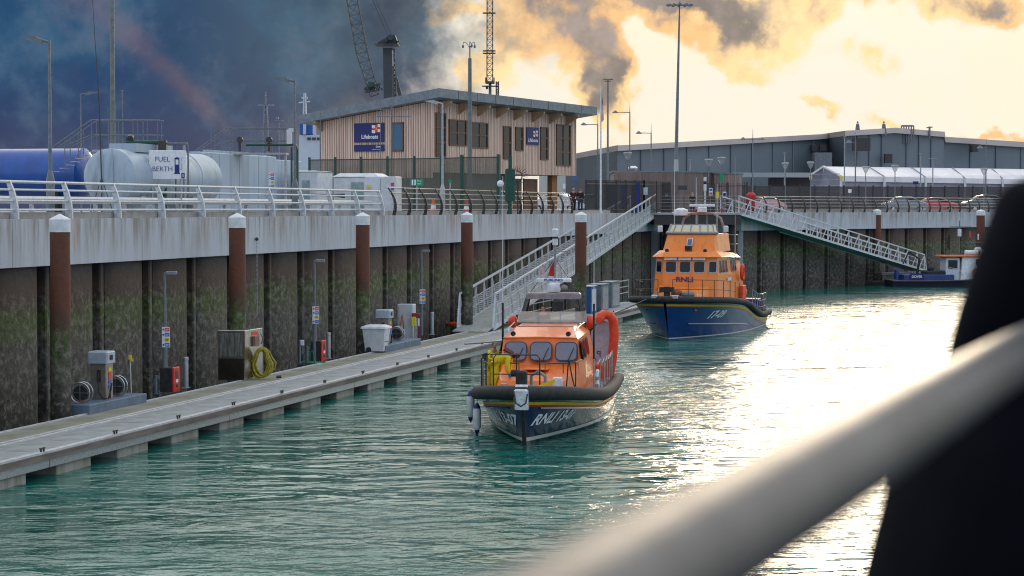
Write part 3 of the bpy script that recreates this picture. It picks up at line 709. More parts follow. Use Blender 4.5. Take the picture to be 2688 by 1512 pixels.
    text('Dover', h * .36, TXTW, s, (c[0] - .005, c[1] - w * .32, c[2] + h * .18), rot, 'lettering', weight=.006); text('Lifeboat Station', h * .22, TXTW, s, (c[0] - .005, c[1] - w * .24, c[2] - h * .22), rot)
    s, rot, c, w, h, right = wsign(1366, 1386, 492.5, 521, 'w', 1)
    text('Lifeboats', w * .22, TXTW, s, (c[0], c[1] - .005, c[2] - h * .25), rot, weight=.006); flagmark(s, rot, (c[0] + w * .2, c[1], c[2] + h * .14), w * .36, right)
    return t, c0, e1, e2, L1, L2, zt0, zt2
ST = station()
# aerials on the station's gable side
def aerial(x, y, Y, label, r=.02, lean=0):
    p = ground_at(x, Y); t = thing('whip_aerial', label, 'aerial', p, 0, 'thin aerials and masts')
    h = row(y, Y) - ZD
    part('mast', MB().tube([(0, 0, 0), (lean * .5, 0, h * .6), (lean, 0, h)], [r, r * .8, r * .35], 6), GREYM, t, True)
    part('base', MB().cyl((0, 0, 0), (0, 0, .3), r * 2, n=8), GREYM, t); return t
for x, y, lb in ((1030, 405, 'tall thin aerial left of the timber station gable'), (1061, 415, 'thin aerial in front of the gable near its left end'), (1128.5, 398, 'aerial rising from the antenna frame, its left one'), (1149, 396, 'taller aerial rising from the middle of the antenna frame'), (1169, 392, 'aerial rising from the antenna frame, its right one')):
    aerial(x, y, 100 * K, lb, .03)
p = ground_at(1149, 100 * K - .1); t = thing('antenna_frame', 'thin horizontal antenna frame in front of the station gable', 'aerial frame', p)
part('cross_bar', MB().bar((-1.0, 0, row(463, 136) - ZD), (1.1, 0, row(463, 136) - ZD), .05).bar((-1., 0, row(475, 136) - ZD), (1.1, 0, row(475, 136) - ZD), .05), GREYM, t)
part('post', MB().cyl((-.1, .1, 0), (-.1, .1, row(455, 136) - ZD), .05), GREYM, t)
# ---------------------------------------------------------------- green mesh fence and gate
MESHG = grid_mat('green welded mesh', (.10, .10, .075), (.055, .055), .42)
def mesh_fence(label, pts, top, posts, mt, mpost, pw=.1, name='mesh_fence'):
    t = thing(name, label, 'fence')
    for i in range(len(pts) - 1):
        a, b = pts[i], pts[i + 1]; rz = math.atan2(b.y - a.y, b.x - a.x); L = (b - a).length
        n = posts[i]
        for k in range(n):
            part('mesh_panel', MB().box(L * k / n + .05, L * (k + 1) / n - .05, -.004, .004, .05, top), mt, t, loc=a, rz=rz)
            part('panel_edge', MB().box(L * k / n, L * (k + 1) / n, -.02, .02, top, top + .05), mpost, t, loc=a, rz=rz)
        pm_ = MB().box(-pw / 2, pw / 2, -pw / 2, pw / 2, 0, top + .18).mesh('post', mpost)
        for k in range(n + 1): link('post', pm_, t, a + (b - a) * k / n, rz)
    return t
fa, fb = ground_at(1012, 128), ground_at(1228, 124)
fc, fd = ground_at(1262, 122), ground_at(1322, 121)
hh = row(544, 124) - ZD
mesh_fence('green mesh security fence in front of the timber station', [fa, fb, fc], hh, [5, 1], MESHG, GREENP, .11)
mesh_fence('green mesh fence panel beside the tall gate post', [fc, fd], hh, [1], MESHG, GREENP, .16)
t = thing('gate_post', 'tall dark green gate post with rounded steel plate', 'gate post', ground_at(1341, 119))
part('plate', MB().bbox(-.28, .28, -.1, .1, row(614, 119) - ZD, row(560, 119) - ZD, .07), GREENP, t); part('post', MB().box(-.1, .1, -.09, .09, 0, row(540, 119) - ZD), GREENP, t)
t = thing('spiked_fan', 'half round fan of black anti climb spikes beside the green gate post', 'security spikes', ground_at(1352, 120))
for i in range(15):
    a = R(100 - i * 15); r0, r1 = .28, .62; c = Vector((0, 0, row(562, 120) - ZD - .35))
    part('spike', MB().cyl(c + Vector((math.cos(a) * r0, 0, math.sin(a) * r0)), c + Vector((math.cos(a) * r1, 0, math.sin(a) * r1)), .02, .008, 5), DARKM, t)
m = MB().tube([Vector((math.cos(R(100 - i * 15)) * .28, 0, math.sin(R(100 - i * 15)) * .28)) + c for i in range(15)], .03, 6); part('rim', m, DARKM, t)
part('stay', MB().bar((.05, 0, 0), (.05, 0, c.z - .25), .08), GREENP, t)
t = thing('security_light', 'round white globe lamp on the green fence', 'lamp', ground_at(1325, 118)); zz = row(585, 118) - ZD
part('globe', MB().ball((0, 0, zz), .19, 14, 10), WHITE, t, True); part('bracket', MB().cyl((0, 0, 0), (0, 0, zz - .15), .03), GREYM, t)
def board(x0, x1, y0, y1, Y, face, name, label, cat, txt=None, tm=None, rz=0, post=True, size=.4, group=None):
    a, b = at(x0, (y0 + y1) / 2, Y), at(x1, (y0 + y1) / 2, Y); zt, zb = row(y0, Y), row(y1, Y); cx = (a.x + b.x) / 2; w = b.x - a.x
    t = thing(name, label, cat, (cx, Y, ZD), rz, group)
    part('panel', MB().bbox(-w / 2, w / 2, -.02, .02, zb - ZD, zt - ZD, .008), face, t)
    if post: part('post', MB().box(-.035, .035, .022, .09, 0, zt - ZD - .05), GALV, t)
    if txt: text(txt, size, tm or TXTW, t, (0, -.024, (zb + zt) / 2 - ZD), (R(90), 0, 0), 'lettering')
    return t
b = board(1177, 1198.5, 577, 588.5, 121, SIGNG, 'fire_exit_sign', 'green and white fire exit sign on the mesh fence', 'sign')
text('Fire\nexit', .15, TXTW, b, (.14, -.024, row(582.5, 121) - ZD), (R(90), 0, 0)); part('pictogram', MB().box(-.28, -.05, -.026, -.021, row(587, 121) - ZD, row(578.5, 121) - ZD), TXTW, b); part('pictogram_figure', MB().box(-.2, -.13, -.03, -.027, row(586.5, 121) - ZD, row(580, 121) - ZD).ball((-.165, -.028, row(579.6, 121) - ZD), (.04, .004, .04), 8, 5), SIGNG, b)
board(1240, 1245, 578, 583.5, 121.5, SIGNG, 'safety_sign', 'tiny green safety sign on the mesh fence', 'sign')
# ---------------------------------------------------------------- GRP cabins
def cabin(x, Y, w, d, h, label, roofp=.18, mt=WHITEG, rz=ROT - R(90)):
    t = thing('equipment_cabin', label, 'cabin', ground_at(x, Y), rz)
    part('wall', MB().bbox(-w / 2, w / 2, -d / 2, d / 2, 0, h - roofp, .05), mt, t)
    part('roof', MB().add([(-w / 2 - .05, -d / 2 - .05, h - roofp), (w / 2 + .05, -d / 2 - .05, h - roofp), (w / 2 + .05, d / 2 + .05, h - roofp), (-w / 2 - .05, d / 2 + .05, h - roofp), (-w / 2 + .25, -d / 2 + .25, h), (w / 2 - .25, -d / 2 + .25, h), (w / 2 - .25, d / 2 - .25, h), (-w / 2 + .25, d / 2 - .25, h)],
         [(3, 2, 1, 0), (4, 5, 6, 7), (0, 1, 5, 4), (1, 2, 6, 5), (2, 3, 7, 6), (3, 0, 4, 7)]), mt, t)
    part('door', MB().box(-w * .1, w * .18, -d / 2 - .03, -d / 2 - .003, .2, h * .78), pm('grey green door', (.30, .42, .42)), t)
    return t
cabin(1097, 79 * K, 2.3, 1.9, 2.05, 'white kiosk cabin with chamfered roof behind the railing')
t = thing('control_cabinet', 'pale grey control cabinet with yellow warning sign beside the white kiosk', 'cabinet', ground_at(1134, 77 * K), ROT - R(90))
part('body', MB().bbox(-.8, .75, -.5, .5, 0, 1.85, .03), WHITEG, t); part('door_gap', MB().box(-.02, .0, -.506, -.502, .1, 1.75), GREYM, t)
part('warning_sign', MB().cyl((-.62, -.51, 1.35), (-.62, -.525, 1.35), .14, n=3), SIGNY, t)
for i, mt in enumerate((SIGNR, SIGNB, SIGNY)): part('notice', MB().box(.5, .66, -.52, -.505, 1.4 - i * .2, 1.55 - i * .2), mt, t)
cabin(1017, 76 * K, 1.3, 2.2, 2.1, 'plain off white cabinet left of the white kiosk', .04)
# low dark pipe arm lying behind the rail
t = thing('pipe_arm', 'black hose arm lying behind the slanted railing', 'hose arm', ground_at(1045, 74 * K))
part('arm', MB().tube([(-.9, 0, .95), (.2, .1, .93), (.7, .1, .9)], [.05, .06, .11], 8), BLACK, t, True); part('stand', MB().box(-.05, .05, -.05, .15, 0, .9), GREYM, t)
t = thing('parked_trailer', 'dark low trailer with flared mudguard behind the railing', 'trailer', ground_at(1053, 82 * K))
part('bed', MB().bbox(-2, 2, -.6, .6, .45, .8, .08), DARKM, t); part('wheel', MB().cyl((-.9, -.65, .3), (-.9, -.45, .3), .3, n=14), BLACK, t); part('wheel', MB().cyl((.9, -.65, .3), (.9, -.45, .3), .3, n=14), BLACK, t)
# ---------------------------------------------------------------- fuel tanks
TANKB = pm('blue tank paint', (.008, .085, .38), (.006, .065, .30), 2, .32, coat=.4); TANKS = pm('pale tank paint', (.36, .45, .53), (.22, .25, .27), 2.2, .4, stretch=(1, 1, .22), lo=.45, hi=.75, detail=9); BOXT = pm('pale grey bunded tank', (.38, .48, .58), (.27, .33, .38), 2.2, .45, stretch=(1, 1, .12), lo=.45, hi=.75, detail=9)
def drum(m, p0, p1, r, n=40):
    """horizontal tank with dished ends"""
    p0, p1 = Vector(p0), Vector(p1); d = (p1 - p0).normalized()
    pts = [p0 - d * .18, p0 - d * .15, p0 - d * .06, p0, p1, p1 + d * .06, p1 + d * .15, p1 + d * .18]
    return m.tube(pts, [r * .45, r * .75, r * .94, r, r, r * .94, r * .75, r * .45], n)
cb = at(655, 568, 63 * K); s0, n0 = sn(cb)
t = thing('blue_fuel_tank', 'bright blue horizontal fuel tank at the far left of the quay', 'fuel tank', q(s0, n0, 0), ROT)
zc = cb.z
part('shell', drum(MB(), (-.35, .15, zc), (-.35, 7.5, zc), .98), TANKB, t, True)
part('saddle', MB().box(-1.0, .3, 1., 1.4, ZD, zc - .7).box(-1.0, .3, 5.5, 5.9, ZD, zc - .7), BLACK, t)
part('seam', MB().tube([(-.35 + .985 * math.cos(R(a)), .16, zc + .985 * math.sin(R(a))) for a in range(0, 360, 15)], .02, 6, True), TANKB, t, True)
cs = at(684, 573, 58 * K); s1, n1 = sn(cs)
t = thing('pale_fuel_tank', 'pale blue grey horizontal fuel tank behind the fuel berth sign', 'fuel tank', q(s1, n1, 0), ROT)
part('shell', drum(MB(), (0, 0, cs.z), (8.6, 0, cs.z), 1.02), TANKS, t, True)
part('weld_ring', MB().tube([(2.1, 1.024 * math.cos(R(a)), cs.z + 1.024 * math.sin(R(a))) for a in range(0, 360, 10)], .018, 5, True).tube([(4.3, 1.024 * math.cos(R(a)), cs.z + 1.024 * math.sin(R(a))) for a in range(0, 360, 10)], .018, 5, True).tube([(6.5, 1.024 * math.cos(R(a)), cs.z + 1.024 * math.sin(R(a))) for a in range(0, 360, 10)], .018, 5, True), TANKS, t, True)
part('ladder', MB().bar((-.22, -.2, ZD), (-.22, -.2, cs.z + 1.0), .04).bar((-.22, .2, ZD), (-.22, .2, cs.z + 1.0), .04), TANKS, t)
part('saddle', MB().box(1., 1.4, -.8, .8, ZD, cs.z - .7).box(6, 6.4, -.8, .8, ZD, cs.z - .7), GALV, t)
part('manway', MB().box(1.2, 4.6, -.55, .55, cs.z + .92, cs.z + 1.24), TANKS, t); part('hatch', MB().box(3.2, 4.4, -.75, -.5, cs.z + .5, cs.z + .93), GREYM, t)
ctank = at(829.6, 570, 68 * K); s2, n2 = sn(ctank); s3 = scol(958, n2); s4 = scol(1003, n2)
t = thing('bunded_fuel_tank', 'large pale grey rectangular bunded tank in the middle of the fuel yard', 'fuel tank', q(s2, n2, ZD), ROT)
ht = row(532, ctank.y) - ZD
part('shell', MB().bbox(0, s3 - s2, 0, 3.0, .1, ht, .03), BOXT, t); part('end_bay', MB().bbox(s3 - s2 + .02, s4 - s2, .12, 3.0, .1, ht - .12, .03), BOXT, t)
m = MB()
for k in range(1, 4): m.box((s3 - s2) * k / 4 - .01, (s3 - s2) * k / 4 + .01, -.006, -.002, .15, ht - .05)
part('panel_seam', m, GREYM, t); part('top_channel', MB().box(2, s3 - s2 - .5, .3, .6, ht + .005, ht + .13), TANKS, t)
# catwalks on the tanks
def catwalk(label, Y, x0, x1, yt, yb, posts, sx, sy, left=True):
    p0 = ground_at(x0, Y); t = thing('catwalk', label, 'catwalk', p0)
    X = lambda x: at(x, 600, Y).x - p0.x
    Z = lambda y: row(y, Y) - ZD
    dep = 1.0; hh_ = Z(yt) - Z(yb)
    part('walkway', MB().box(X(x0), X(x1), 0, dep, Z(yb) - .08, Z(yb)), GALV, t)
    for dy in (0, dep):
        m = MB().cyl((X(x0), dy, Z(yt)), (X(x1), dy, Z(yt)), .025, n=6).cyl((X(x0), dy, Z((yt + yb) / 2)), (X(x1), dy, Z((yt + yb) / 2)), .02, n=6); part('hand_rail', m, GREYM, t)
        for x in posts: part('post', MB().cyl((X(x), dy, Z(yb)), (X(x), dy, Z(yt)), .022, n=6), GREYM, t)
    a = X(sx)
    for dy in (0, dep):
        m = MB().cyl((X(x0), dy, Z(yt)), (a, dy, Z(sy)), .025, n=6).cyl((X(x0), dy, Z((yt + yb) / 2)), (a + .3, dy, Z(sy + 2)), .02, n=6); part('stair_rail', m, GREYM, t)
        for f in (.35, .7): part('post', MB().cyl((X(x0) + (a - X(x0)) * f, dy, Z(yt + (sy - yt) * f)), (X(x0) + (a - X(x0)) * f, dy, Z(yt + (sy - yt) * f) - 1.0), .02, n=6), GREYM, t)
    m = MB(); n = 7
    zl = Z(sy) - 1.0
    for i in range(n): f = (i + .5) / n; m.box(X(x0) + (a - X(x0)) * f - .1, X(x0) + (a - X(x0)) * f + .1, .05, dep - .05, Z(yb) + (zl - Z(yb)) * f - .03, Z(yb) + (zl - Z(yb)) * f)
    part('stair_treads', m, GALV, t); part('support', MB().box(X(x0), X(x0) + .08, .1, .2, 0, Z(yb) - .08).box(X(x1) - .1, X(x1), .1, .2, 0, Z(yb) - .08), GALV, t)
catwalk('grey catwalk with stair rails above the pale round tank', 61 * K, 655, 766, 480, 529, (655, 683, 699, 723, 739.5, 763), 592, 524)
catwalk('grey catwalk with stair rails above the rectangular tank', 71 * K, 875, 974, 494, 534, (851, 882, 900, 920, 938, 952, 971), 824, 532)
t = thing('fuel_pipework', 'dark green fuel pipes and valves above the pale round tank', 'pipework', ground_at(745, 60 * K)); Y = 60 * K
X = lambda x: at(x, 600, Y).x - t.location.x
Z = lambda y: row(y, Y) - ZD
part('pipe', MB().tube([(X(712), 0, Z(517)), (X(772), 0, Z(517)), (X(774), 0, Z(530)), (X(774), 0, .3)], .09, 8), GREENP, t, True)
part('pipe', MB().tube([(X(776), 0, Z(519)), (X(812), 0, Z(519)), (X(813), 0, Z(525)), (X(813), 0, .2)], .035, 8), GREYM, t, True)
part('pipe', MB().tube([(X(806), .1, Z(519)), (X(806), .1, .2)], .055, 8), GALV, t, True); part('pipe', MB().tube([(X(792), .1, Z(519)), (X(792), .1, .2)], .03, 8), GREYM, t, True)
part('valve', MB().cyl((X(719), -.1, Z(511)), (X(719), .1, Z(508)), .12, n=10).box(X(712), X(724), -.06, .06, Z(518), Z(511)), DARKM, t)
part('duct', MB().box(X(765), X(778), -.15, .15, Z(540), Z(514)), DARKM, t)
t = thing('fuel_pipework', 'green pipes with wheel valves above the rectangular tank', 'pipework', ground_at(945, 69 * K)); Y = 69 * K
part('pipe', MB().tube([(X(908), 0, Z(521)), (X(990), 0, Z(521)), (X(992), 0, Z(530)), (X(992), 0, .3)], .06, 8), GREENP, t, True)
for xv in (898, 946): part('valve', MB().cyl((X(xv), -.1, Z(513)), (X(xv), .1, Z(513)), .14, n=10).box(X(xv) - .06, X(xv) + .06, -.06, .06, Z(532), Z(513)), DARKM, t)
part('valve', MB().box(X(975), X(983), -.1, .1, Z(520), Z(496)).box(X(978), X(987), -.05, .05, Z(500), Z(494)), WHITEG, t)
part('pipe', MB().tube([(X(983), -.1, .2), (X(983), -.1, Z(525))], .045, 8), GREENP, t, True)
# ---------------------------------------------------------------- signs
sc_ = at(778.5, 553, 59 * K); t = thing('fuel_berth_sign', 'white fuel berth sign with blue petrol pump on two grey posts', 'sign', (sc_.x, sc_.y, ZD), R(4))
w = 60 / F * sc_.y; z1, z0 = row(530, sc_.y) - ZD, row(577, sc_.y) - ZD; zc = (z0 + z1) / 2
part('panel', MB().bbox(-w / 2, w / 2, -.03, .03, z0, z1, .012), SIGNW, t)
part('post', MB().cyl((-w * .42, .09, 0), (-w * .42, .09, z1 - .1), .045), GALV, t, True); part('post', MB().cyl((w * .36, .09, 0), (w * .36, .09, z1 - .1), .045), GALV, t, True)
text('FUEL', .255, TXTN, t, (-w * .13, -.034, zc + .19), (R(90), 0, 0)); text('BERTH', .255, TXTN, t, (-w * .13, -.034, zc - .17), (R(90), 0, 0))
part('pump_symbol', MB().box(w * .20, w * .33, -.036, -.032, zc - .31, zc - .0).box(w * .20, w * .225, -.036, -.032, zc, zc + .25).box(w * .305, w * .33, -.036, -.032, zc, zc + .25).box(w * .225, w * .305, -.036, -.032, zc + .19, zc + .27).box(w * .185, w * .345, -.036, -.032, zc - .35, zc - .31), TXTN, t)
part('pump_hose', MB().bar((w * .34, -.034, zc - .15), (w * .39, -.034, zc - .2), .025, .004).bar((w * .39, -.034, zc - .2), (w * .37, -.034, zc + .15), .025, .004).bar((w * .37, -.034, zc + .15), (w * .42, -.034, zc + .3), .025, .004), TXTN, t)
part('number_panel', MB().box(w * .38, w * .47, -.038, -.032, z0 + .02, z0 + .22), TXTN, t); text('S', .15, TXTW, t, (w * .425, -.041, z0 + .12), (R(90), 0, 0))
def hazard(parent, w, z0, z1, y, posx=0):
    part('panel', MB().bbox(posx - w / 2, posx + w / 2, y - .015, y, z0, z1, .006), SIGNW, parent)
    h = (z1 - z0) / 4
    for i, mt in enumerate((SIGNR, SIGNB, SIGNY, SIGNB)):
        zt = z1 - i * h - h * .14; s = part('notice', MB().box(posx - w * .12, posx + w * .44, y - .022, y - .016, zt - h * .72, zt), mt, parent)
        part('symbol', MB().cyl((posx - w * .30, y - .016, zt - h * .36), (posx - w * .30, y - .022, zt - h * .36), w * .13, n=3 if i == 2 else 10), mt, s)
        part('lettering', MB().box(posx - w * .05, posx + w * .36, y - .026, y - .023, zt - h * .30, zt - h * .22).box(posx - w * .05, posx + w * .30, y - .026, y - .023, zt - h * .5, zt - h * .42), TXTW if i != 2 else BLACK, s)
for x, y0, y1, D, w_, lb in ((653, 554, 584, 60 * K, .27, 'striped hazard notice board in front of the blue tank'), (950, 567, 592, 71 * K, .2, 'striped hazard notice board at the right end of the rectangular tank')):
    t = thing('hazard_sign', lb, 'sign', ground_at(x, D)); w_ = (12 if x < 700 else 9) / F * D
    hazard(t, w_, row(y1, D) - ZD, row(y0, D) - ZD, -.03); part('post', MB().cyl((0, .0, 0), (0, .0, row(y0, D) - ZD), .03), GALV, t, True)
# ---------------------------------------------------------------- lamps and masts
def street_lamp(x, y, Y, label, arm=-1, armlen=.85, r=.07, mt=GREYM, base=True, group='quay edge street lamps', tilt=.1):
    t = thing('street_lamp', label, 'street lamp', ground_at(x, Y), 0, group); h = row(y, Y) - ZD
    m = MB().cyl((0, 0, 0), (0, 0, h), r, r * .6, 10)
    if base: m.lathe([(r * 2.0, 0), (r * 2.0, 1.25), (r * 1.5, 1.4), (r * .95, 1.55)], 10)
    part('pole', m, mt, t, True)
    part('arm', MB().tube([(0, 0, h - .06), (arm * armlen * .3, 0, h + .02), (arm * armlen * .5, 0, h + .05)], r * .6, 8), mt, t, True)
    part('lamp_head', MB().extr([(arm * armlen * .22, -.11, h + .0), (arm * armlen * .3, -.11, h - .10), (arm * armlen * .55, -.11, h - .04), (arm * armlen * 1.1, -.11, h + .09), (arm * armlen * .5, -.11, h + .13)], (0, .22, 0)), mt, t)
    return t
street_lamp(587, 350, 52 * K, 'tall street lamp at the far left edge of the quay')
street_lamp(988, 415, 66 * K, 'street lamp between the rectangular tank and the timber station')
street_lamp(1230, 452, 82 * K, 'pale street lamp in front of the station corner, its head turned left', mt=GALV)
street_lamp(637.5, 437, 88 * K, 'short street lamp behind the left catwalk stairs', 1, 1.0, .05, base=False)
def pole(x, y, Y, label, r0, r1, mt=POLEG, cat='mast', name='tall_mast'):
    t = thing(name, label, cat, ground_at(x, Y)); h = row(y, Y) - ZD
    part('pole', MB().cyl((0, 0, 0), (0, 0, h * .5), r0, (r0 + r1) / 2, 14).cyl((0, 0, h * .5), (0, 0, h), (r0 + r1) / 2, r1, 14), mt, t, True); return t, h
t, h = pole(690, 60, 80 * K, 'very tall thick grey green mast rising behind the pale tank', .14, .09)
part('head_frame', MB().lathe([(.5, h), (.55, h + .12), (.1, h + .2)], 10), POLEG, t)
t, h = pole(706, 433, 85 * K, 'short thin post to the right of the very tall mast', .045, .03); part('cap', MB().ball((0, 0, h), .06, 8, 6), GREYM, t)
t = thing('tripod_aerial', 'thin leaning whip aerial on a tripod in front of the pale tank', 'aerial', ground_at(671, 55 * K)); Y = 55 * K
zt = row(577, Y) - ZD; part('whip', MB().tube([(0, 0, .1), (0, 0, zt), (-.06, 0, zt + 2.4), (-.27, 0, row(283, Y) - ZD)], [.03, .028, .02, .008], 6), DARKM, t, True)
for a in (40, 160, 280): part('leg', MB().cyl((0, 0, zt + .05), (math.cos(R(a)) * .5, math.sin(R(a)) * .5, 0), .015, n=6), DARKM, t)
t, h = pole(1275, 379, 98 * K, 'grey camera mast with four hanging globes in front of the station', .15, .11)
part('riser', MB().cyl((0, 0, h), (0, 0, h + .75), .04), GREYM, t)
for dx_ in (-.42, .30, .0): part('gooseneck', MB().tube([(0, 0, h + .6), (dx_ * .5, .1 if dx_ else -.35, h + .95), (dx_ * .95, 0 if dx_ else -.45, h + .98), (dx_ or .12, 0 if dx_ else -.5, h + .82)], .022, 6), GREYM, t, True); part('camera', MB().ball((dx_ or .12, 0 if dx_ else -.5, h + .72), (.07, .07, .11), 8, 6), GREYM, t, True)
# shorter light and bowl lamps on the far quay
def arm_lamp(x, y, Y, label, arms=(-1,), ax=26):
    """post with a spike top and conical shade on a horizontal arm"""
    t = thing('arm_lamp', label, 'street lamp', ground_at(x, Y), 0, 'spike topped arm lamps'); h = row(y, Y) - ZD; u = Y / F
    part('pole', MB().cyl((0, 0, 0), (0, 0, h), 1.3 * u, .9 * u, 8).cyl((0, 0, h), (0, 0, h + 17 * u), .6 * u, .15 * u, 6), GREYM, t, True)
    for s in arms:
        part('arm', MB().cyl((0, 0, h), (s * ax * .75 * u, 0, h + .4 * u), .6 * u, n=6), GREYM, t)
        part('lamp_shade', MB().lathe([(5.2 * u, h - 1. * u), (4.6 * u, h + .3 * u), (1.5 * u, h + 3 * u), (.3 * u, h + 3.6 * u)], 12, (s * (ax * .92) * u, 0, 0)), GREYM, t, True)
    return t
arm_lamp(1537, 468, 130 * K, 'spike topped lamp with one arm, right of the flagpole and tallest of its row')
arm_lamp(1484.5, 488, 112 * K, 'spike topped lamp with one arm, immediately left of the flagpole', ax=25)
arm_lamp(1572, 502, 150 * K, 'spike topped lamp with one arm in front of the warehouse corner', ax=22)
arm_lamp(1738.5, 512, 150 * K, 'spike topped lamp with two arms in front of the warehouse', (-1, 1), 17)
arm_lamp(1907, 517, 175 * K, 'lamp with one pale arm standing before the white marquee', (-1,), 12)
arm_lamp(2121, 526, 170 * K, 'lamp with one pale arm at the far right before the marquee', (-1,), 11)
def bowl_lamp(x, y, Y, label, w=13.):
    t = thing('bowl_lamp', label, 'street lamp', ground_at(x, Y), 0, 'lantern lamps with flat hats'); h = row(y, Y) - ZD; u = Y / F * w / 14
    part('pole', MB().cyl((0, 0, 0), (0, 0, h - 13 * u), 1.0 * u, .8 * u, 8), GREYM, t, True)
    part('bowl', MB().lathe([(1 * u, h - 13 * u), (3.2 * u, h - 10 * u), (6 * u, h - 3.6 * u), (6.2 * u, h - 2.5 * u)], 14), clear_glass('lamp bowl glass', (.5, .52, .55), .45), t, True)
    part('hat', MB().lathe([(7 * u, h - 2.5 * u), (7 * u, h - 1.5 * u), (6 * u, h - .3 * u), (1 * u, h)], 14), pm('lamp hat', (.42, .42, .42), (.3, .3, .3)), t, True)
    part('stay', MB().cyl((-6 * u, 0, h - 3 * u), (-1 * u, 0, h - 13 * u), .35 * u, n=5).cyl((6 * u, 0, h - 3 * u), (1 * u, 0, h - 13 * u), .35 * u, n=5), GREYM, t)
for x, y, Y, lb in ((1533.5, 533, 125, 'lantern lamp in front of the low timber building, leftmost of its kind'), (1666.5, 544, 130, 'lantern lamp left of the green assembly sign'), (1687.5, 541, 128, 'lantern lamp with the green assembly sign on its pole'),
                 (1792, 550, 150, 'lantern lamp left of the marquee gable by one lamp'), (1833.5, 548.5, 150, 'lantern lamp just left of the marquee gable'), (1924, 556, 160, 'lantern lamp in front of the marquee front bay'), (1972, 554, 158, 'lantern lamp in front of the marquee above the grey car'), (2118, 559, 162, 'lantern lamp in front of the marquee at the far right')):
    bowl_lamp(x, y, Y * K, lb, 14 if Y < 140 else 12.5)
t, h = pole(1613, 545, 165 * K, 'very tall high mast floodlight with a ring of lamps', .34, .22, GALV)
u = 165 * K / F; part('upper_pole', MB().cyl((0, 0, h), (5 * u, 0, row(292, 165 * K) - ZD), .2, .08, 10), GREYM, t, True); zt = row(292, 165 * K) - ZD
for i in range(12):
    a = R(i * 30); c = Vector((5 * u, 0, zt)); e = c + Vector((math.cos(a) * 20 * u, math.sin(a) * 20 * u, 0))
    part('arm', MB().cyl(c, e, .05, n=4), GREYM, t); part('floodlight', MB().cbox(e, (3.6 * u, 3.6 * u, 2.6 * u)), GREYM, t)
part('crown', MB().lathe([(3 * u, zt), (3 * u, zt + 2 * u), (.5 * u, zt + 6 * u)], 10, (5 * u, 0, 0)), GREYM, t)
t, h = pole(1501, 414, 185 * K, 'slender floodlight mast with four lamps behind the flagpole', .14, .09, GREYM); u = 185 * K / F
part('cross_arm', MB().bar((-7 * u, 0, h), (7 * u, 0, h), .1).bar((-5 * u, 0, h - 3 * u), (5 * u, 0, h - 3 * u), .1), GREYM, t)
for dx_ in (-7, -3, 3, 7): part('floodlight', MB().cbox((dx_ * u, 0, h), (2.6 * u, .3, 2.2 * u)), GREYM, t)
t, h = pole(1489.5, 425, 105 * K, 'white flagpole with a furled flag', .07, .035, WHITE, 'flagpole', 'flagpole')
part('flag', MB().add([(0.03, 0, h - .2), (.13, .02, h - .9), (.20, .0, h - 2.2), (.06, 0, h - 2.4), (.03, 0, h - 2.2), (.12, .06, h - 1.)], [(0, 1, 5), (0, 5, 4), (5, 1, 2, 3), (4, 5, 3)]), pm('faded red and white flag cloth', (.42, .15, .16), (.6, .55, .55), 3, .8), t)
for x, y, lb in ((2014, 536, 'small pale lamp post behind the grey car'), (2034, 544, 'twin armed pale lamp post behind the red car'), (1791, 535, 'thin pale lamp post behind the left lantern lamp'), (1889, 508, 'pale post against the warehouse step'), (1636, 546, 'short pale lamp post against the warehouse left of the lantern pair')):
    t, h = pole(x, y, 190 * K, lb, .09, .06, pm('pale lamp post', (.32, .34, .36)), 'lamp post', 'lamp_post'); u = 190 * K / F
    part('lamp_head', MB().box(-2.4 * u if x != 2034 else -7 * u, 2.4 * u if x != 2034 else 7 * u, -.15, .15, h, h + 1.1 * u), pm('pale lamp post', (.32, .34, .36)), t)
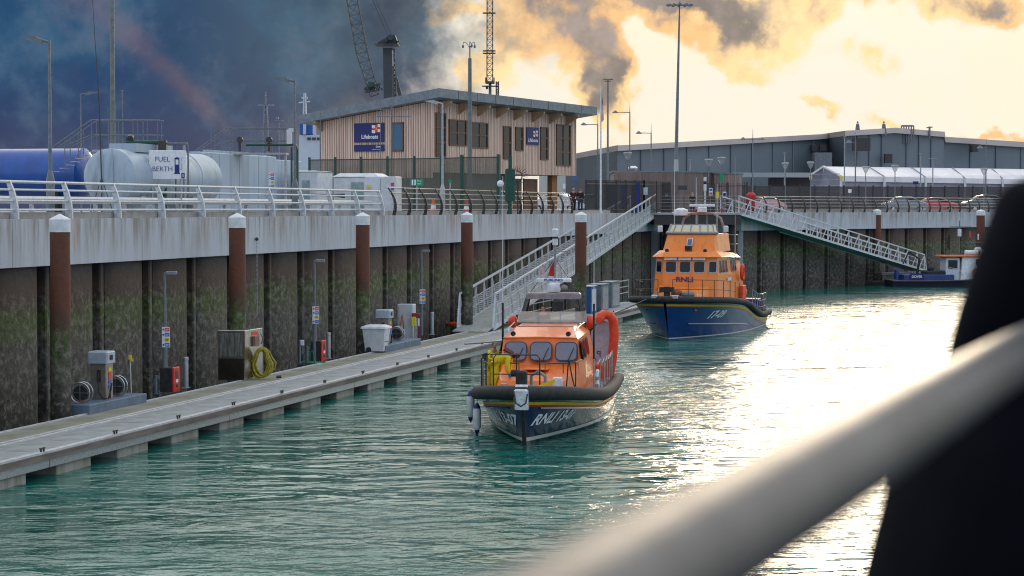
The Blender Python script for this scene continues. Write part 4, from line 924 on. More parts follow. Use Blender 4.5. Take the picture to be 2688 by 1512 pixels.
# ================================================================ DISTANCE
def warehouse():
    t = thing('warehouse', 'long grey blue warehouse with pale roof edge behind the marquee', 'warehouse')
    wm_ = pm('grey blue profiled cladding', (.155, .195, .225), (.125, .155, .185), .05, .55, lo=.3, hi=.7); wl = pm('light profiled cladding', (.36, .39, .41), (.30, .33, .35), .1, .6); wd = pm('dark warehouse recess', (.055, .05, .055)); fas = pm('pale roof fascia', (.56, .50, .47), (.48, .43, .41), .1, .5)
    P = [(1449, 548, 340), (1517, 531.5, 268), (1870, 511, 300), (1889, 507, 290), (1971, 502, 296), (2052, 508.5, 302), (2053, 517, 304), (2300, 533, 320), (2700, 560, 345)]
    pts = [(at(x, y, D * K), D) for x, y, D in P]
    B = Vector((-.1, 1, 0)) * 70
    mats = [wl, wm_, wm_, wm_, wm_, wm_, wm_, wm_]
    for i in range(len(pts) - 1):
        a, b = pts[i][0], pts[i + 1][0]; aw, bw_ = Vector((a.x, a.y, 6)), Vector((b.x, b.y, 6))
        fh = 8.6 / F * (a.y + b.y) / 2
        part('wall', MB().extr([aw, bw_, b, a], B), mats[i], t)
        d = Vector((0, -1.2, 0)); part('roof_fascia', MB().extr([a + d, b + d, b + d + Vector((0, 0, fh)), a + d + Vector((0, 0, fh))], B + Vector((0, 1, 0))), fas, t)
        # standing ribs of the sheet cladding
        L = (bw_ - aw).length; n = int(L / (3.2 if i in (0, 3, 4) else 6)); m = MB()
        for k in range(1, n):
            f = k / n; c = aw.lerp(bw_, f); zt = a.z + (b.z - a.z) * f; m.box(c.x - .09, c.x + .09, c.y - .3, c.y + .3, 6, zt - .05)
        if n > 2: part('wall_ribs', m, mats[i], t, stuff=True)
    def patch(x0, x1, y0, y1, D, mt, nm='louvre', dep=.7):
        a, b = at(x0, y0, D * K), at(x1, y1, D * K); part(nm, MB().box(a.x, b.x, a.y - dep, a.y + .6, b.z, a.z), mt, t)
    patch(1903, 1931, 510, 531, 289.5, wd); patch(1955, 1967, 536, 551, 293.5, wd); patch(1835, 1843, 521, 531, 296, wd); patch(1848, 1859, 521, 531, 296.5, wd); patch(2096, 2105, 522, 533, 305, wd, 'louvre', 2)
    patch(1837, 1865, 534.5, 566, 292, pm('light warehouse lobby', (.17, .19, .225)), 'lobby', 3); patch(1700, 1838, 567.5, 575, 283, wl, 'canopy', 5); patch(1765, 1838, 575.3, 590, 285, wd, 'loading_bay', 3)
    m = MB()
    for x in (1911, 1954):
        c = at(x, 497, 294 * K); u = 294 * K / F
        m = MB().cyl((c.x - 3 * u, c.y, c.z - 1), (c.x - .5 * u, c.y, c.z + 9 * u), .3, n=4).cyl((c.x + 3 * u, c.y, c.z - 1), (c.x + .5 * u, c.y, c.z + 9 * u), .3, n=4).cbox((c.x, c.y, c.z + 10 * u), (3.4 * u, 1, 1.4 * u)).ball((c.x, c.y, c.z + 13 * u), (1.6 * u,) * 3, 8, 6)
        part('roof_vent', m, GREYM, t)
    c = at(1993, 492, 297 * K); u = 297 * K / F; m = MB().bar((c.x - 10 * u, c.y, c.z + 2 * u), (c.x + 10 * u, c.y, c.z + 2 * u), .3)
    for k in range(6): m.cyl((c.x + (k * 4 - 10) * u, c.y, c.z - 3), (c.x + (k * 4 - 10) * u, c.y, c.z + 2 * u), .15, n=4)
    part('roof_rail', m, GREYM, t)
    c = at(2029, 495, 299 * K); part('roof_aerial', MB().cyl((c.x, c.y, c.z - 2), (c.x, c.y, c.z + 4 * u), .2, n=5).bar((c.x - 5 * u, c.y, c.z + 2 * u), (c.x + 5 * u, c.y, c.z + 3 * u), .2), GREYM, t)
warehouse()
def marquee():
    t = thing('marquee', 'long white ridge roofed marquee in front of the warehouse', 'marquee'); D0, D1 = 205 * K, 262 * K
    roofm = pm('white marquee canvas', (.74, .72, .76), (.66, .64, .68), .4, .5); wallm = pm('grey marquee panel', (.23, .24, .30), (.19, .20, .26), .4, .6)
    gl_, gr_, ga = at(1833.5, 571, D0 + 4), at(1883.5, 572, D0 - 2), at(1855, 556.5, D0 + 4)
    br, ba = at(2560, 585, D1), at(2560, 566, D1 + 8)
    eh = 10 / F * D0
    down = lambda p, z=6.2: Vector((p.x, p.y, z))
    g = t
    part('roof', MB().add([ga, gr_, br, ba, ga + Vector((0, 0, -.1)), gr_ + Vector((0, 0, -.1)), br + Vector((0, 0, -.1)), ba + Vector((0, 0, -.1))], [(0, 1, 2, 3), (7, 6, 5, 4), (0, 4, 5, 1), (1, 5, 6, 2)]), roofm, t)
    back = gl_ + (ba - ga); part('roof', MB().add([ga, ba, back, gl_], [(0, 1, 2, 3)]), roofm, t)
    o = Vector((0, -.12, 0))
    part('valance', MB().extr([gr_ + o, br + o, br + o - Vector((0, 0, eh * .9)), gr_ + o - Vector((0, 0, eh * .9))], (0, .1, 0)), roofm, t)
    part('side_wall', MB().add([gr_ + Vector((.2, .4, -.05)), br + Vector((0, .4, -.05)), down(br) + Vector((0, .4, 0)), down(gr_) + Vector((.2, .4, 0))], [(0, 1, 2, 3)]), wallm, t)
    part('gable_wall', MB().add([gl_ + Vector((0, .1, -.1)), ga + Vector((0, .1, -.15)), gr_ + Vector((0, .1, -.1)), down(gr_), down(gl_)], [(0, 1, 2, 3, 4)]), wallm, t)
    m = MB(); nn = 7
    for k in range(nn):
        z = 6.5 + (ga.z - 6.8) * k / nn; f = min(1, max(0, (ga.z - z) / (ga.z - gl_.z)))
        m.bar(ga.lerp(gl_, f) * 1 + Vector((0, -.06, z - ga.lerp(gl_, f).z)), ga.lerp(gr_, f) + Vector((0, -.06, z - ga.lerp(gr_, f).z)), .07)
    part('gable_slats', m, pm('gable slat', (.34, .34, .40)), t)
    part('edge_trim', MB().bar(gl_, ga, .22).bar(ga, gr_, .22), roofm, t); part('centre_post', MB().bar(ga - Vector((0, .1, .2)), down(ga) - Vector((0, .1, 0)), .16), WHITEG, t)
    for k in range(0, 9):
        f = k / 12.; a = gr_.lerp(br, f); part('leg', MB().bar(a + Vector((0, -.25, 0)), down(a) + Vector((0, -.25, 0)), .3), WHITEG, t)
        if k: part('roof_seam', MB().bar(ga.lerp(ba, f) + Vector((0, 0, .06)), a + Vector((0, -.1, .06)), .1), wallm, t)
    for c in (gl_, gr_): part('yellow_sign', MB().cbox((c.x, c.y - .4, c.z - eh * .4), (4.6 / F * D0, .1, 6 / F * D0)), SIGNY, t)
marquee()
# low timber building
def low_building():
    a, b = at(1512, 566, 146 * K), at(1674, 567, 154 * K); c = at(1719, 571, 152 * K)
    t = thing('low_timber_building', 'low building clad in weathered vertical timber behind the platform', 'building')
    wc = pm('weathered grey timber', (.26, .20, .18), (.18, .135, .12), .9, .8, stretch=(1, 1, .05)); wc2 = pm('pinker weathered timber', (.32, .25, .23), (.24, .18, .165), .9, .8, stretch=(1, 1, .05))
    for p0, p1, mt, dep in ((a, b, wc, 8), (Vector((b.x + .01, b.y - 1.5, b.z - .1)), Vector((c.x, c.y - 1.5, c.z)), wc2, 8)):
        q0, q1 = Vector((p0.x, p0.y, 6.2)), Vector((p1.x, p1.y, 6.2))
        part('wall', MB().extr([q0, q1, p1, p0], (0, dep, 0)), mt, t)
        part('roof_edge', MB().extr([p0 + Vector((-.15, -.15, .002)), p1 + Vector((.1, -.15, .002)), p1 + Vector((.1, -.15, .14)), p0 + Vector((-.15, -.15, .14))], (0, dep, 0)), GREYM, t)
        L = (q1 - q0).length; n = int(L / .34); m = MB(); r = random.Random(5)
        for k in range(n):
            f = (k + .5) / n; cc = q0.lerp(q1, f); m.box(cc.x - .14, cc.x + .14, cc.y - .03 - r.random() * .03, cc.y + .0, 6.2, p0.z + (p1.z - p0.z) * f - .02)
        part('cladding_boards', m, mt, t, stuff=True)
    w0, w1 = at(1616, 588, 150 * K), at(1631, 595, 150 * K); part('window', MB().box(w0.x, w1.x, w0.y - .2, w0.y + .05, w1.z, w0.z), glass('window glass'), t)
    w0 = at(1545, 557, 150 * K); part('roof_dome', MB().ball((w0.x, w0.y + 3, w0.z - .1), (8 / F * 150 * K, 1.5, 4. / F * 150 * K), 16, 8), WHITE, t, True)
low_building()
# dark mesh fence in front of the marquee
fp = [ground_at(1717, 170 * K), ground_at(2700, 190 * K)]
mesh_fence('long dark mesh fence in front of the marquee and warehouse', fp, row(592, 175 * K) - ZD + .1, [44], grid_mat('dark fence mesh', (.045, .04, .04), (.1, .1), .62), DARKM, .14)
t = thing('low_wall', 'low pale wall behind the red life ring box', 'wall', ground_at(1741, 160 * K)); part('wall', MB().box(-1.4, 1.0, 0, .3, 0, 1.55), pm('pale render', (.40, .34, .31)), t)
# picket security cages by the platform
def cage(label, pts, hts, blue):
    t = thing('security_cage', label, 'security gate')
    for i in range(len(pts) - 1):
        a, b = pts[i], pts[i + 1]; L = (b - a).length; n = int(L / .2); m = MB(); h0, h1 = hts[i], hts[i + 1]
        for k in range(n + 1):
            f = k / n; c = a.lerp(b, f); h = h0 + (h1 - h0) * f; m.box(c.x - .022, c.x + .022, c.y - .022, c.y + .022, ZD, ZD + h)
        part('pickets', m, DARKM, t, stuff=True)
        for zz in (.25, None): part('cross_rail', MB().bar(a + Vector((0, -.04, zz if zz else h0 - .25)), b + Vector((0, -.04, zz if zz else h1 - .25)), .07), DARKM, t)
        nb = max(2, int(L / 2.4))
        for k in range(nb + 1): c = a.lerp(b, k / nb); part('post', MB().box(c.x - .07, c.x + .07, c.y - .07, c.y + .07, ZD, ZD + h0 + (h1 - h0) * k / nb + .03), DARKM, t)
    return t
za = lambda y, p: row(y, p.y) - ZD
c0_, c1_, c2_ = ground_at(1465, 108 * K), ground_at(1560, 118 * K), ground_at(1601, 121 * K)
cage('dark picket security cage at the head of the left gangway', [c0_, c1_, c2_], [za(579, c0_), za(580, c1_), za(582, c2_)], True)
t = thing('gate_pillar', 'broad dark steel pillar at the end of the picket cage', 'gate pillar', ground_at(1597, 120.5 * K)); part('body', MB().bbox(-.35, .35, -.2, .2, 0, za(583, c2_) , .03), DARKM, t); part('keypad', MB().box(-.1, .1, -.23, -.205, 1.2, 1.45), GREYM, t)
c3_, c4_ = ground_at(1665, 124 * K), ground_at(1729, 125 * K)
cage('dark picket security cage at the head of the right gangway', [c3_, c4_], [za(584, c3_), za(583, c4_)], False)
NVP = pm('blue cage panel', (.012, .018, .075), (.01, .014, .055), 2, .6)
for x0, x1, lb in ((1497, 1516, 'dark navy panel inside the left cage, the broader one'), (1523, 1532, 'bright blue panel strip inside the left cage'), (1541, 1553, 'blue vending style panel beside the white notice')):
    a, b = ground_at(x0, 116.5 * K), ground_at(x1, 116.5 * K); t = thing('cage_screen', lb, 'screen panel', a); part('panel', MB().box(0, b.x - a.x, .3, .4, 0, row(583, a.y) - ZD), NVP if x0 < 1500 else pm('royal blue panel', (.02, .04, .34)), t); part('frame', MB().box(-.04, 0, .28, .42, 0, row(582, a.y) - ZD).box(b.x - a.x, b.x - a.x + .04, .28, .42, 0, row(582, a.y) - ZD), DARKM, t)
def notice(x, y0, y1, w, Y, mt, lb, cols=(), post=True):
    t = thing('notice_board', lb, 'notice', ground_at(x, Y)); u = Y / F; z0, z1 = row(y1, Y) - ZD, row(y0, Y) - ZD
    part('panel', MB().box(-w * u / 2, w * u / 2, -.03, 0, z0, z1), mt, t)
    for i, c in enumerate(cols):
        f = i / len(cols); part('print', MB().box(-w * u * .38, w * u * .38, -.036, -.031, z1 - (z1 - z0) * (f + .8 / len(cols)), z1 - (z1 - z0) * (f + .2 / len(cols))), c, t)
    if post: part('post', MB().box(-.03, .03, .0, .05, 0, z1), GREYM, t)
notice(1563, 591, 603, 7, 117.3 * K, pm('pale notice', (.55, .65, .75)), 'pale white notice on the left picket cage')
notice(1670, 592, 604, 6, 122 * K, SIGNW, 'blue and red notice beside the right cage', (SIGNB, SIGNR))
notice(1681, 598, 609, 6, 121.5 * K, SIGNY, 'yellow notice on the platform railing'); notice(1692.5, 598, 608, 6, 121.5 * K, SIGNW, 'white notice on the platform railing', (NAVYS,))
notice(1687.5, 569, 582, 5.6, 127.6 * K, SIGNG, 'green assembly point sign on the lantern lamp pole', (), False)
notice(1898, 594, 600, 5.5, 172 * K, SIGNW, 'small white notice on the long dark fence'); notice(1447, 574, 580, 6, 150 * K, SIGNB, 'blue notice between the station and the cage'); notice(1429.5, 585, 593, 4, 150 * K, SIGNW, 'small white notice right of the station undercroft')
notice(2006, 581, 586, 9, 176 * K, NAVYS, 'dark blue direction sign behind the grey car')
t = thing('depth_gauge_post', 'white and blue banded post beside the platform', 'marker post', ground_at(1660.5, 121 * K)); h = row(574, 121 * K) - ZD
part('pole', MB().cyl((0, 0, 0), (0, 0, h * .6), .06, n=10), WHITE, t, True); part('band', MB().cyl((0, 0, h * .6), (0, 0, h * .8), .11, n=12), WHITE, t, True); part('band', MB().cyl((0, 0, h * .8), (0, 0, h * .88), .112, n=12), NVP, t, True); part('band', MB().cyl((0, 0, h * .88), (0, 0, h), .11, n=12), WHITE, t, True)
t = thing('lifebuoy_box', 'red domed lifebuoy housing at the top of the right gangway', 'lifebuoy housing', ground_at(1736, 124 * K)); h = row(599, 124 * K) - ZD
part('housing', MB().lathe([(.30, h - 1.25), (.34, h - .5), (.38, h - .45), (.38, h - .2), (.2, h)], 14), pm('faded red plastic', (.62, .04, .03)), t, True); part('post', MB().cyl((0, 0, 0), (0, 0, h - 1.2), .05), GALV, t)
# ---------------------------------------------------------------- cars
def car(x, Y, L, h, mt, label, rz, white_low=False):
    t = thing('parked_car', label, 'car', ground_at(x, Y), rz, 'cars parked behind the far railing')
    prof = [(-.5, .22), (-.5, .50), (-.46, .60), (-.34, .64), (-.22, .93), (-.08, 1.0), (.12, .98), (.26, .80), (.34, .66), (.46, .58), (.5, .44), (.5, .22)]
    W_ = .86; P = [(a * L, b * h) for a, b in prof]
    rings = []
    for w in (-W_, -W_ * .93, W_ * .93, W_):
        inset = .0 if abs(w) < W_ else .06
        rings.append([(px * (1 - inset * .3), w * (1 if pz < h * .66 else .82), max(.2 * h, pz - inset * .5)) for px, pz in P])
    part('body', MB().loft(rings), mt, t, True)
    for s in (-1, 1):
        y = s * W_ * .84
        part('side_window', MB().extr([(-.30 * L, y, .67 * h), (-.21 * L, y * .985, .89 * h), (-.07 * L, y * .98, .95 * h), (.10 * L, y * .98, .93 * h), (.29 * L, y, .68 * h)], (0, s * .035, 0)), glass('car glass'), t)
        for wx in (-.31, .31):
            w = part('wheel', MB().cyl((wx * L, s * (W_ - .18), .31), (wx * L, s * (W_ + .015), .31), .32, n=18), BLACK, t, True)
            part('rim', MB().cyl((wx * L, s * (W_ + .016), .31), (wx * L, s * (W_ + .03), .31), .19, n=12), ALU, w)
    part('windscreen', MB().add([(-.345 * L, -.62, .67 * h), (-.345 * L, .62, .67 * h), (-.225 * L, .56, .93 * h), (-.225 * L, -.56, .93 * h)], [(0, 3, 2, 1), (0, 1, 2, 3)]), glass('car glass'), t)
    for s in (-.6, .6): part('headlight', MB().cbox((-.49 * L, s, .50 * h), (.12, .36, .14)), WHITE, t)
    return t
car(1988, 168 * K, 4.6, 1.62, pm('dark silver car paint', (.16, .18, .20), None, 4, .25, .5, coat=.8), 'dark silver hatchback left of the red car behind the railing', R(6))
car(2038, 170 * K, 4.6, 1.52, pm('red car paint', (.45, .03, .05), None, 4, .25, coat=.8), 'red car between the silver hatchback and the dark estate', R(6))
car(2124, 166 * K, 5.2, 1.75, pm('dark green car paint', (.05, .07, .07), None, 4, .25, coat=.8), 'dark green four by four with roof rack at the far right', R(6))
car(1761, 160 * K, 4.0, 1.5, pm('pink white car paint', (.55, .30, .33), None, 4, .25, coat=.8), 'small pale red car beside the lifebuoy housing', R(30))
car(1420, 128 * K, 4.6, 1.5, pm('white car paint', (.7, .72, .74), None, 4, .25, coat=.8), 'white car parked under the overhang of the timber station', R(-25))
car(1474, 128 * K, 4.5, 1.45, pm('black car paint', (.03, .03, .035), None, 4, .2, coat=.8), 'black car seen through the left picket cage', R(10))
# ---------------------------------------------------------------- people on the quay
def person(label, loc, rz, top, leg, hair=HAIR, lean=0., arms='down', s=1., name='person', boots=BLACK, head_tilt=0., J=None, gloves=None):
    t = thing(name, label, 'person', loc, rz)
    j = dict(pel=(0, 0, .95, .13), wai=(0, lean * .3, 1.1, .13), che=(0, lean * .7, 1.36, .15), nek=(0, lean * .95, 1.50, .065), hd=(0, lean * 1.0, 1.60, .07))
    for s_, k in ((-1, 'l'), (1, 'r')):
        j['sh' + k] = (s_ * .17, lean * .85, 1.42, .07); j['el' + k] = (s_ * .24, lean * .8, 1.14, .05); j['ha' + k] = (s_ * .22, lean * .8 - .12, .90, .035)
        j['hp' + k] = (s_ * .10, 0, .90, .10); j['kn' + k] = (s_ * .11, -.01, .50, .07); j['an' + k] = (s_ * .11, .03, .09, .05); j['to' + k] = (s_ * .12, -.13, .04, .045)
    if arms == 'front':
        for s_, k in ((-1, 'l'), (1, 'r')): j['el' + k] = (s_ * .23, lean - .05, 1.16, .05); j['ha' + k] = (s_ * .08, lean - .27, 1.14, .035)
    if J: j.update(J)
    j = {k: (v[0] * s, v[1] * s, v[2] * s, v[3] * s) for k, v in j.items()}
    E = [('pel', 'wai'), ('wai', 'che'), ('che', 'nek'), ('nek', 'hd')]
    for k in 'lr': E += [('che', 'sh' + k), ('sh' + k, 'el' + k), ('el' + k, 'ha' + k), ('pel', 'hp' + k), ('hp' + k, 'kn' + k), ('kn' + k, 'an' + k), ('an' + k, 'to' + k)]
    body = skin('body', j, E, SKIN, t)
    g = lambda ks, f: {k: (*j[k][:3], j[k][3] * f) for k in ks}
    ks = ['che', 'wai', 'pel', 'shl', 'ell', 'hal', 'shr', 'elr', 'har']; jj = g(ks, 1.22)
    for k in 'lr':
        e, h_ = Vector(jj['el' + k][:3]), Vector(jj['ha' + k][:3]); w = e.lerp(h_, .82); jj['ha' + k] = (w.x, w.y, w.z, jj['ha' + k][3] * 1.1)
    skin('jacket', jj, [('pel', 'wai'), ('wai', 'che'), ('che', 'shl'), ('shl', 'ell'), ('ell', 'hal'), ('che', 'shr'), ('shr', 'elr'), ('elr', 'har')], top, t)
    ks = ['pel', 'hpl', 'knl', 'anl', 'hpr', 'knr', 'anr']; skin('trousers', g(ks, 1.2), [('pel', 'hpl'), ('hpl', 'knl'), ('knl', 'anl'), ('pel', 'hpr'), ('hpr', 'knr'), ('knr', 'anr')], leg, t)
    for k in 'lr':
        an, to = j['an' + k], j['to' + k]
        part('shoe', MB().tube([(an[0], an[1] + .03 * s, an[2] - .02 * s), ((an[0] + to[0]) / 2, (an[1] + to[1]) / 2, an[2] - .03 * s), to[:3]], [.06 * s, .06 * s, .05 * s], 8), boots, t, True)
        hx, hy, hz = j['ha' + k][:3]; el = Vector(j['el' + k][:3]); d = (Vector((hx, hy, hz)) - el).normalized()
        if gloves:
            hb = Vector((hx, hy, hz)); m = MB().tube([hb - d * .05 * s, hb + d * .02 * s, hb + d * .07 * s], [.035 * s, .045 * s, .035 * s], 8)
            sd_ = d.cross(Vector((0, 0, 1))); sd_ = sd_.normalized() if sd_.length > .1 else Vector((1, 0, 0))
            for i in range(4): b0 = hb + d * .06 * s + sd_ * (i - 1.5) * .018 * s; m.tube([b0, b0 + d * .035 * s, b0 + d * .06 * s - Vector((0, 0, .015 * s))], .009 * s, 5)
            m.tube([hb + sd_ * .035 * s, hb + sd_ * .065 * s + d * .03 * s], .011 * s, 5); part('glove', m, gloves, t, True)
    hd = Vector(j['hd'][:3]); nk = Vector(j['nek'][:3]); up = (hd - nk).normalized(); c = hd + up * .035 * s
    head = MB().ball((0, 0, 0), (.078 * s, .095 * s, .118 * s), 16, 12); fr = Vector((0, -1, 0))
    hh_ = part('head', head, SKIN, t, True, loc=c); hh_.rotation_euler = (head_tilt, 0, 0)
    part('nose', MB().add([(-.014 * s, -.088 * s, -.02 * s), (.014 * s, -.088 * s, -.02 * s), (0, -.118 * s, -.02 * s), (0, -.086 * s, .025 * s)], [(0, 1, 2), (0, 2, 3), (1, 3, 2)]), SKIN, hh_)
    for sx_ in (-1, 1):
        part('ear', MB().ball((sx_ * .08 * s, .005 * s, 0), (.012 * s, .022 * s, .032 * s), 8, 6), SKIN, hh_, True); part('eye', MB().ball((sx_ * .03 * s, -.083 * s, .022 * s), .012 * s, 8, 6), BLACK, hh_, True)
    part('mouth', MB().cbox((0, -.087 * s, -.055 * s), (.045 * s, .012 * s, .01 * s)), pm('lips', (.35, .12, .10)), hh_)
    part('hair', MB().ball((0, .016 * s, .022 * s), (.088 * s, .098 * s, .112 * s), 16, 12), hair, hh_, True)
    return t
person('person in dark coat with grey hair beside the green gate post', ground_at(1365, 118 * K, 6.21), R(60), CLOTHD, CLOTHD, HAIRG, .05, 'front')
person('person in maroon jacket standing left of the one in blue jeans', ground_at(1444.5, 112 * K, 6.21), R(20), CLOTHM, CLOTHD, HAIRG, .0, 'front')
person('person in dark jacket and blue jeans beside the picket cage', ground_at(1456, 112 * K, 6.21), R(-20), CLOTHD, CLOTHB)
person('person in dark clothes behind the platform railing', ground_at(1640, 135 * K, 6.21), R(0), CLOTHD, CLOTHD)
# traffic cones
for x, y0, lb in ((1215, 609, 'orange and white traffic cone near the green post'), (1269, 612, 'red and white traffic cone right of the orange one')):
    Y = 82 * K * (1 if x < 1240 else 1.06); t = thing('traffic_cone', lb, 'traffic cone', ground_at(x, Y)); h = row(y0, Y) - ZD; om = pm('cone orange', (.8, .16, .02)) if x < 1240 else pm('cone red', (.72, .04, .02))
    part('base', MB().bbox(-.24, .24, -.24, .24, 0, .06, .02), om, t); part('cone', MB().lathe([(.19, .06), (.13, h * .4), (.05, h)], 14), om, t, True); part('band', MB().lathe([(.142, h * .36), (.115, h * .58)], 14), WHITE, t, True)
# ---------------------------------------------------------------- cranes and ship
def lattice(m, p0, p1, w0, w1, n, r=.1, sides=4, rb=None):
    """lattice boom between two points"""
    p0, p1 = Vector(p0), Vector(p1); d = (p1 - p0).normalized(); u = d.cross(Vector((0, 1, .01))).normalized(); w = d.cross(u); rb = rb or r * .5
    pr = []
    for k in range(n + 1):
        f = k / n; c = p0.lerp(p1, f); ww = (w0 + (w1 - w0) * f) / 2
        pr.append([c + (u * math.cos(2 * math.pi * (i + .5) / sides) + w * math.sin(2 * math.pi * (i + .5) / sides)) * ww * 1.41 for i in range(sides)])
    for i in range(sides): m.cyl(pr[0][i], pr[-1][i], r, n=4, caps=False)
    for k in range(n):
        for i in range(sides): j = (i + 1) % sides; m.cyl(pr[k][i], pr[k + 1][j], rb, n=3, caps=False); m.cyl(pr[k][i], pr[k][j], rb, n=3, caps=False)
    return m
CR = pm('dark crane paint', (.055, .065, .075), (.04, .05, .06), .2, .6); CY = 230 * K
t = thing('harbour_crane', 'dark mobile harbour crane with lattice jib behind the timber station', 'crane', ground_at(1145, CY)); o = t.location.copy()
rel = lambda x, y, dy=0: at(x, y, CY + dy) - o
u = CY / F
part('tower_ladder', lattice(MB(), rel(1153, 460, -4), rel(1150, 362, -4), 3 * u, 3 * u, 12, .1, 4, .05), CR, t)
part('tower', MB().loft([[(rel(1143, 460) + Vector((a * 9 * u, b * 5 * u, 0))) for a, b in ((-1, -1), (1, -1), (1, 1), (-1, 1))], [(rel(1141.5, 362) + Vector((a * 9 * u, b * 5 * u, 0))) for a, b in ((-1, -1), (1, -1), (1, 1), (-1, 1))]]), CR, t)
part('tower_base', MB().extr([rel(1130, 460), rel(1165, 460), rel(1165, 626), rel(1130, 626)], (0, 4, 0)), CR, t)
part('tower_head', MB().extr([rel(1124, 357), rel(1156, 356), rel(1156, 352), rel(1152, 341), rel(1143, 340), rel(1136, 346), rel(1124, 353)], (0, 3, 0)), CR, t)
text('SENNEBOGEN'[:0] + 'HARBOUR'[:0] + ' ', 1, TXTW, t, rel(1148, 380), (R(90), 0, 0), 'marking') if False else None
part('head_platform', MB().cbox(rel(1140, 358), (38 * u, 5, 1.2 * u)).cbox(rel(1157, 352), (6 * u, 2, 1 * u)).cyl(rel(1145, 345, -1.5), rel(1145, 345, 1.5), 4.5 * u, n=12).cyl(rel(1137, 350, -1.5), rel(1137, 350, 1.5), 2.6 * u, n=10), CR, t)
part('marking', MB().extr([rel(1147, 366, -6.5), rel(1149, 366, -6.5), rel(1149.5, 392, -6.5), rel(1147.5, 392, -6.5)], (0, .1, 0)), pm('faded marking', (.35, .4, .45)), t)
part('jib', lattice(MB(), rel(1128, 446), rel(1103, 350), 16 * u, 20 * u, 8, .14, 4).v and lattice(lattice(MB(), rel(1119, 440), rel(1098, 370), 14 * u, 18 * u, 5, .09, 4, .035), rel(1098, 370), rel(1052, 120), 18 * u, 15 * u, 16, .09, 4, .035), CR, t)
part('jib_rope', MB().cyl(rel(1060, 150, 3), rel(1147, 343), .06, n=3).cyl(rel(1062, 160, 3), rel(1141, 343), .06, n=3), CR, t)
part('cab', MB().extr([rel(1108, 418), rel(1119, 418), rel(1119, 430), rel(1108, 430)], (0, 3, 0)), pm('green crane cab', (.03, .14, .07)), t)
part('cab_frame', lattice(MB(), rel(1103, 432), rel(1130, 425), 7 * u, 9 * u, 4, .15), CR, t); part('stay', MB().bar(rel(1153, 410), rel(1162, 446), .5), CR, t)
LY = 205 * K
t = thing('lattice_mast', 'tall three legged lattice mast behind the station roof', 'lattice mast', ground_at(1308, LY)); o = t.location.copy(); rel2 = lambda x, y: at(x, y, LY) - o; u = LY / F
part('mast', lattice(MB(), rel2(1306, 417), rel2(1306.5, 60), 9 * u, 8 * u, 36, .09, 3, .035), CR, t)
part('pedestal', MB().cyl(rel2(1308, 626), rel2(1308, 418), 2.4 * u, n=12), pm('grey pedestal', (.14, .16, .18)), t, True)
part('gantry', MB().cbox(rel2(1308, 419), (15 * u, 2, 3 * u)).cbox(rel2(1308, 425), (26 * u, 2, .8 * u)).cbox(rel2(1301, 415), (2 * u, 1, 8 * u)).cbox(rel2(1314.5, 415), (2 * u, 1, 8 * u)).cbox(rel2(1303, 427), (4 * u, 1, 5 * u)), CR, t)
part('ladder_cage', lattice(MB(), rel2(1320, 450), rel2(1320, 417), 4 * u, 4 * u, 6, .1), CR, t)
for y in (240, 305, 367, 371): part('cross_arm', MB().bar(rel2(1296, y), rel2(1317, y), .18), CR, t)
SY = 240 * K
t = thing('ferry', 'white ferry superstructure with blue funnel behind the left tanks', 'ship', ground_at(1010, SY, 0)); o = t.location.copy(); rel3 = lambda x, y, dy=0: at(x, y, SY + dy) - o
FW = pm('ship white', (.55, .62, .70), (.46, .53, .61), .2, .5); u = SY / F
part('hull', MB().extr([rel3(900, 560), rel3(1100, 560), rel3(1100, 640), rel3(900, 640)], (0, 20, 0)), FW, t)
part('superstructure', MB().extr([rel3(993, 560), rel3(1100, 560), rel3(1100, 512), rel3(1060, 505), rel3(995, 505)], (0, 14, 0)), FW, t)
m = MB()
for k in range(7): m.extr([rel3(1008 + k * 8, 509, -.2), rel3(1014 + k * 8, 509, -.2), rel3(1014 + k * 8, 513, -.2), rel3(1008 + k * 8, 513, -.2)], (0, .15, 0))
part('bridge_window', m, glass('window glass'), t)
part('funnel', MB().extr([rel3(996, 504), rel3(1017, 504), rel3(1017, 481), rel3(996, 481)], (0, 6, 0)), pm('funnel blue', (.01, .12, .45)), t)
part('funnel_casing', MB().extr([rel3(1001, 504, -.5), rel3(1006, 504, -.5), rel3(1006, 470, -.5), rel3(1001, 470, -.5)], (0, .4, 0)), FW, t)
part('mast', lattice(MB(), rel3(1004, 480), rel3(1004, 436), 5 * u, 2 * u, 8, .12, 4).bar(rel3(994, 452), rel3(1012, 450), .2).bar(rel3(999, 444), rel3(1009, 444), .25), FW, t)
t = thing('ferry_mast', 'pale lattice radar mast above the rectangular tank', 'ship mast', ground_at(940, SY, 0)); o = t.location.copy()
part('mast', lattice(MB(), rel3(940, 560), rel3(940, 455), 10 * u, 4 * u, 12, .13, 4).bar(rel3(927, 456), rel3(953, 456), .25).cyl(rel3(940, 455), rel3(940, 434), .12).ball(rel3(940, 441), (2 * u,) * 3, 8, 6), pm('pale grey ship mast', (.22, .25, .30)), t)
part('radar', MB().cbox(rel3(962, 481), (13 * u, 1, 1 * u)).cbox(rel3(959, 477), (4 * u, 1, 3 * u)).bar(rel3(962, 482), rel3(962, 560), .2), pm('pale grey ship mast', (.22, .25, .30)), t)
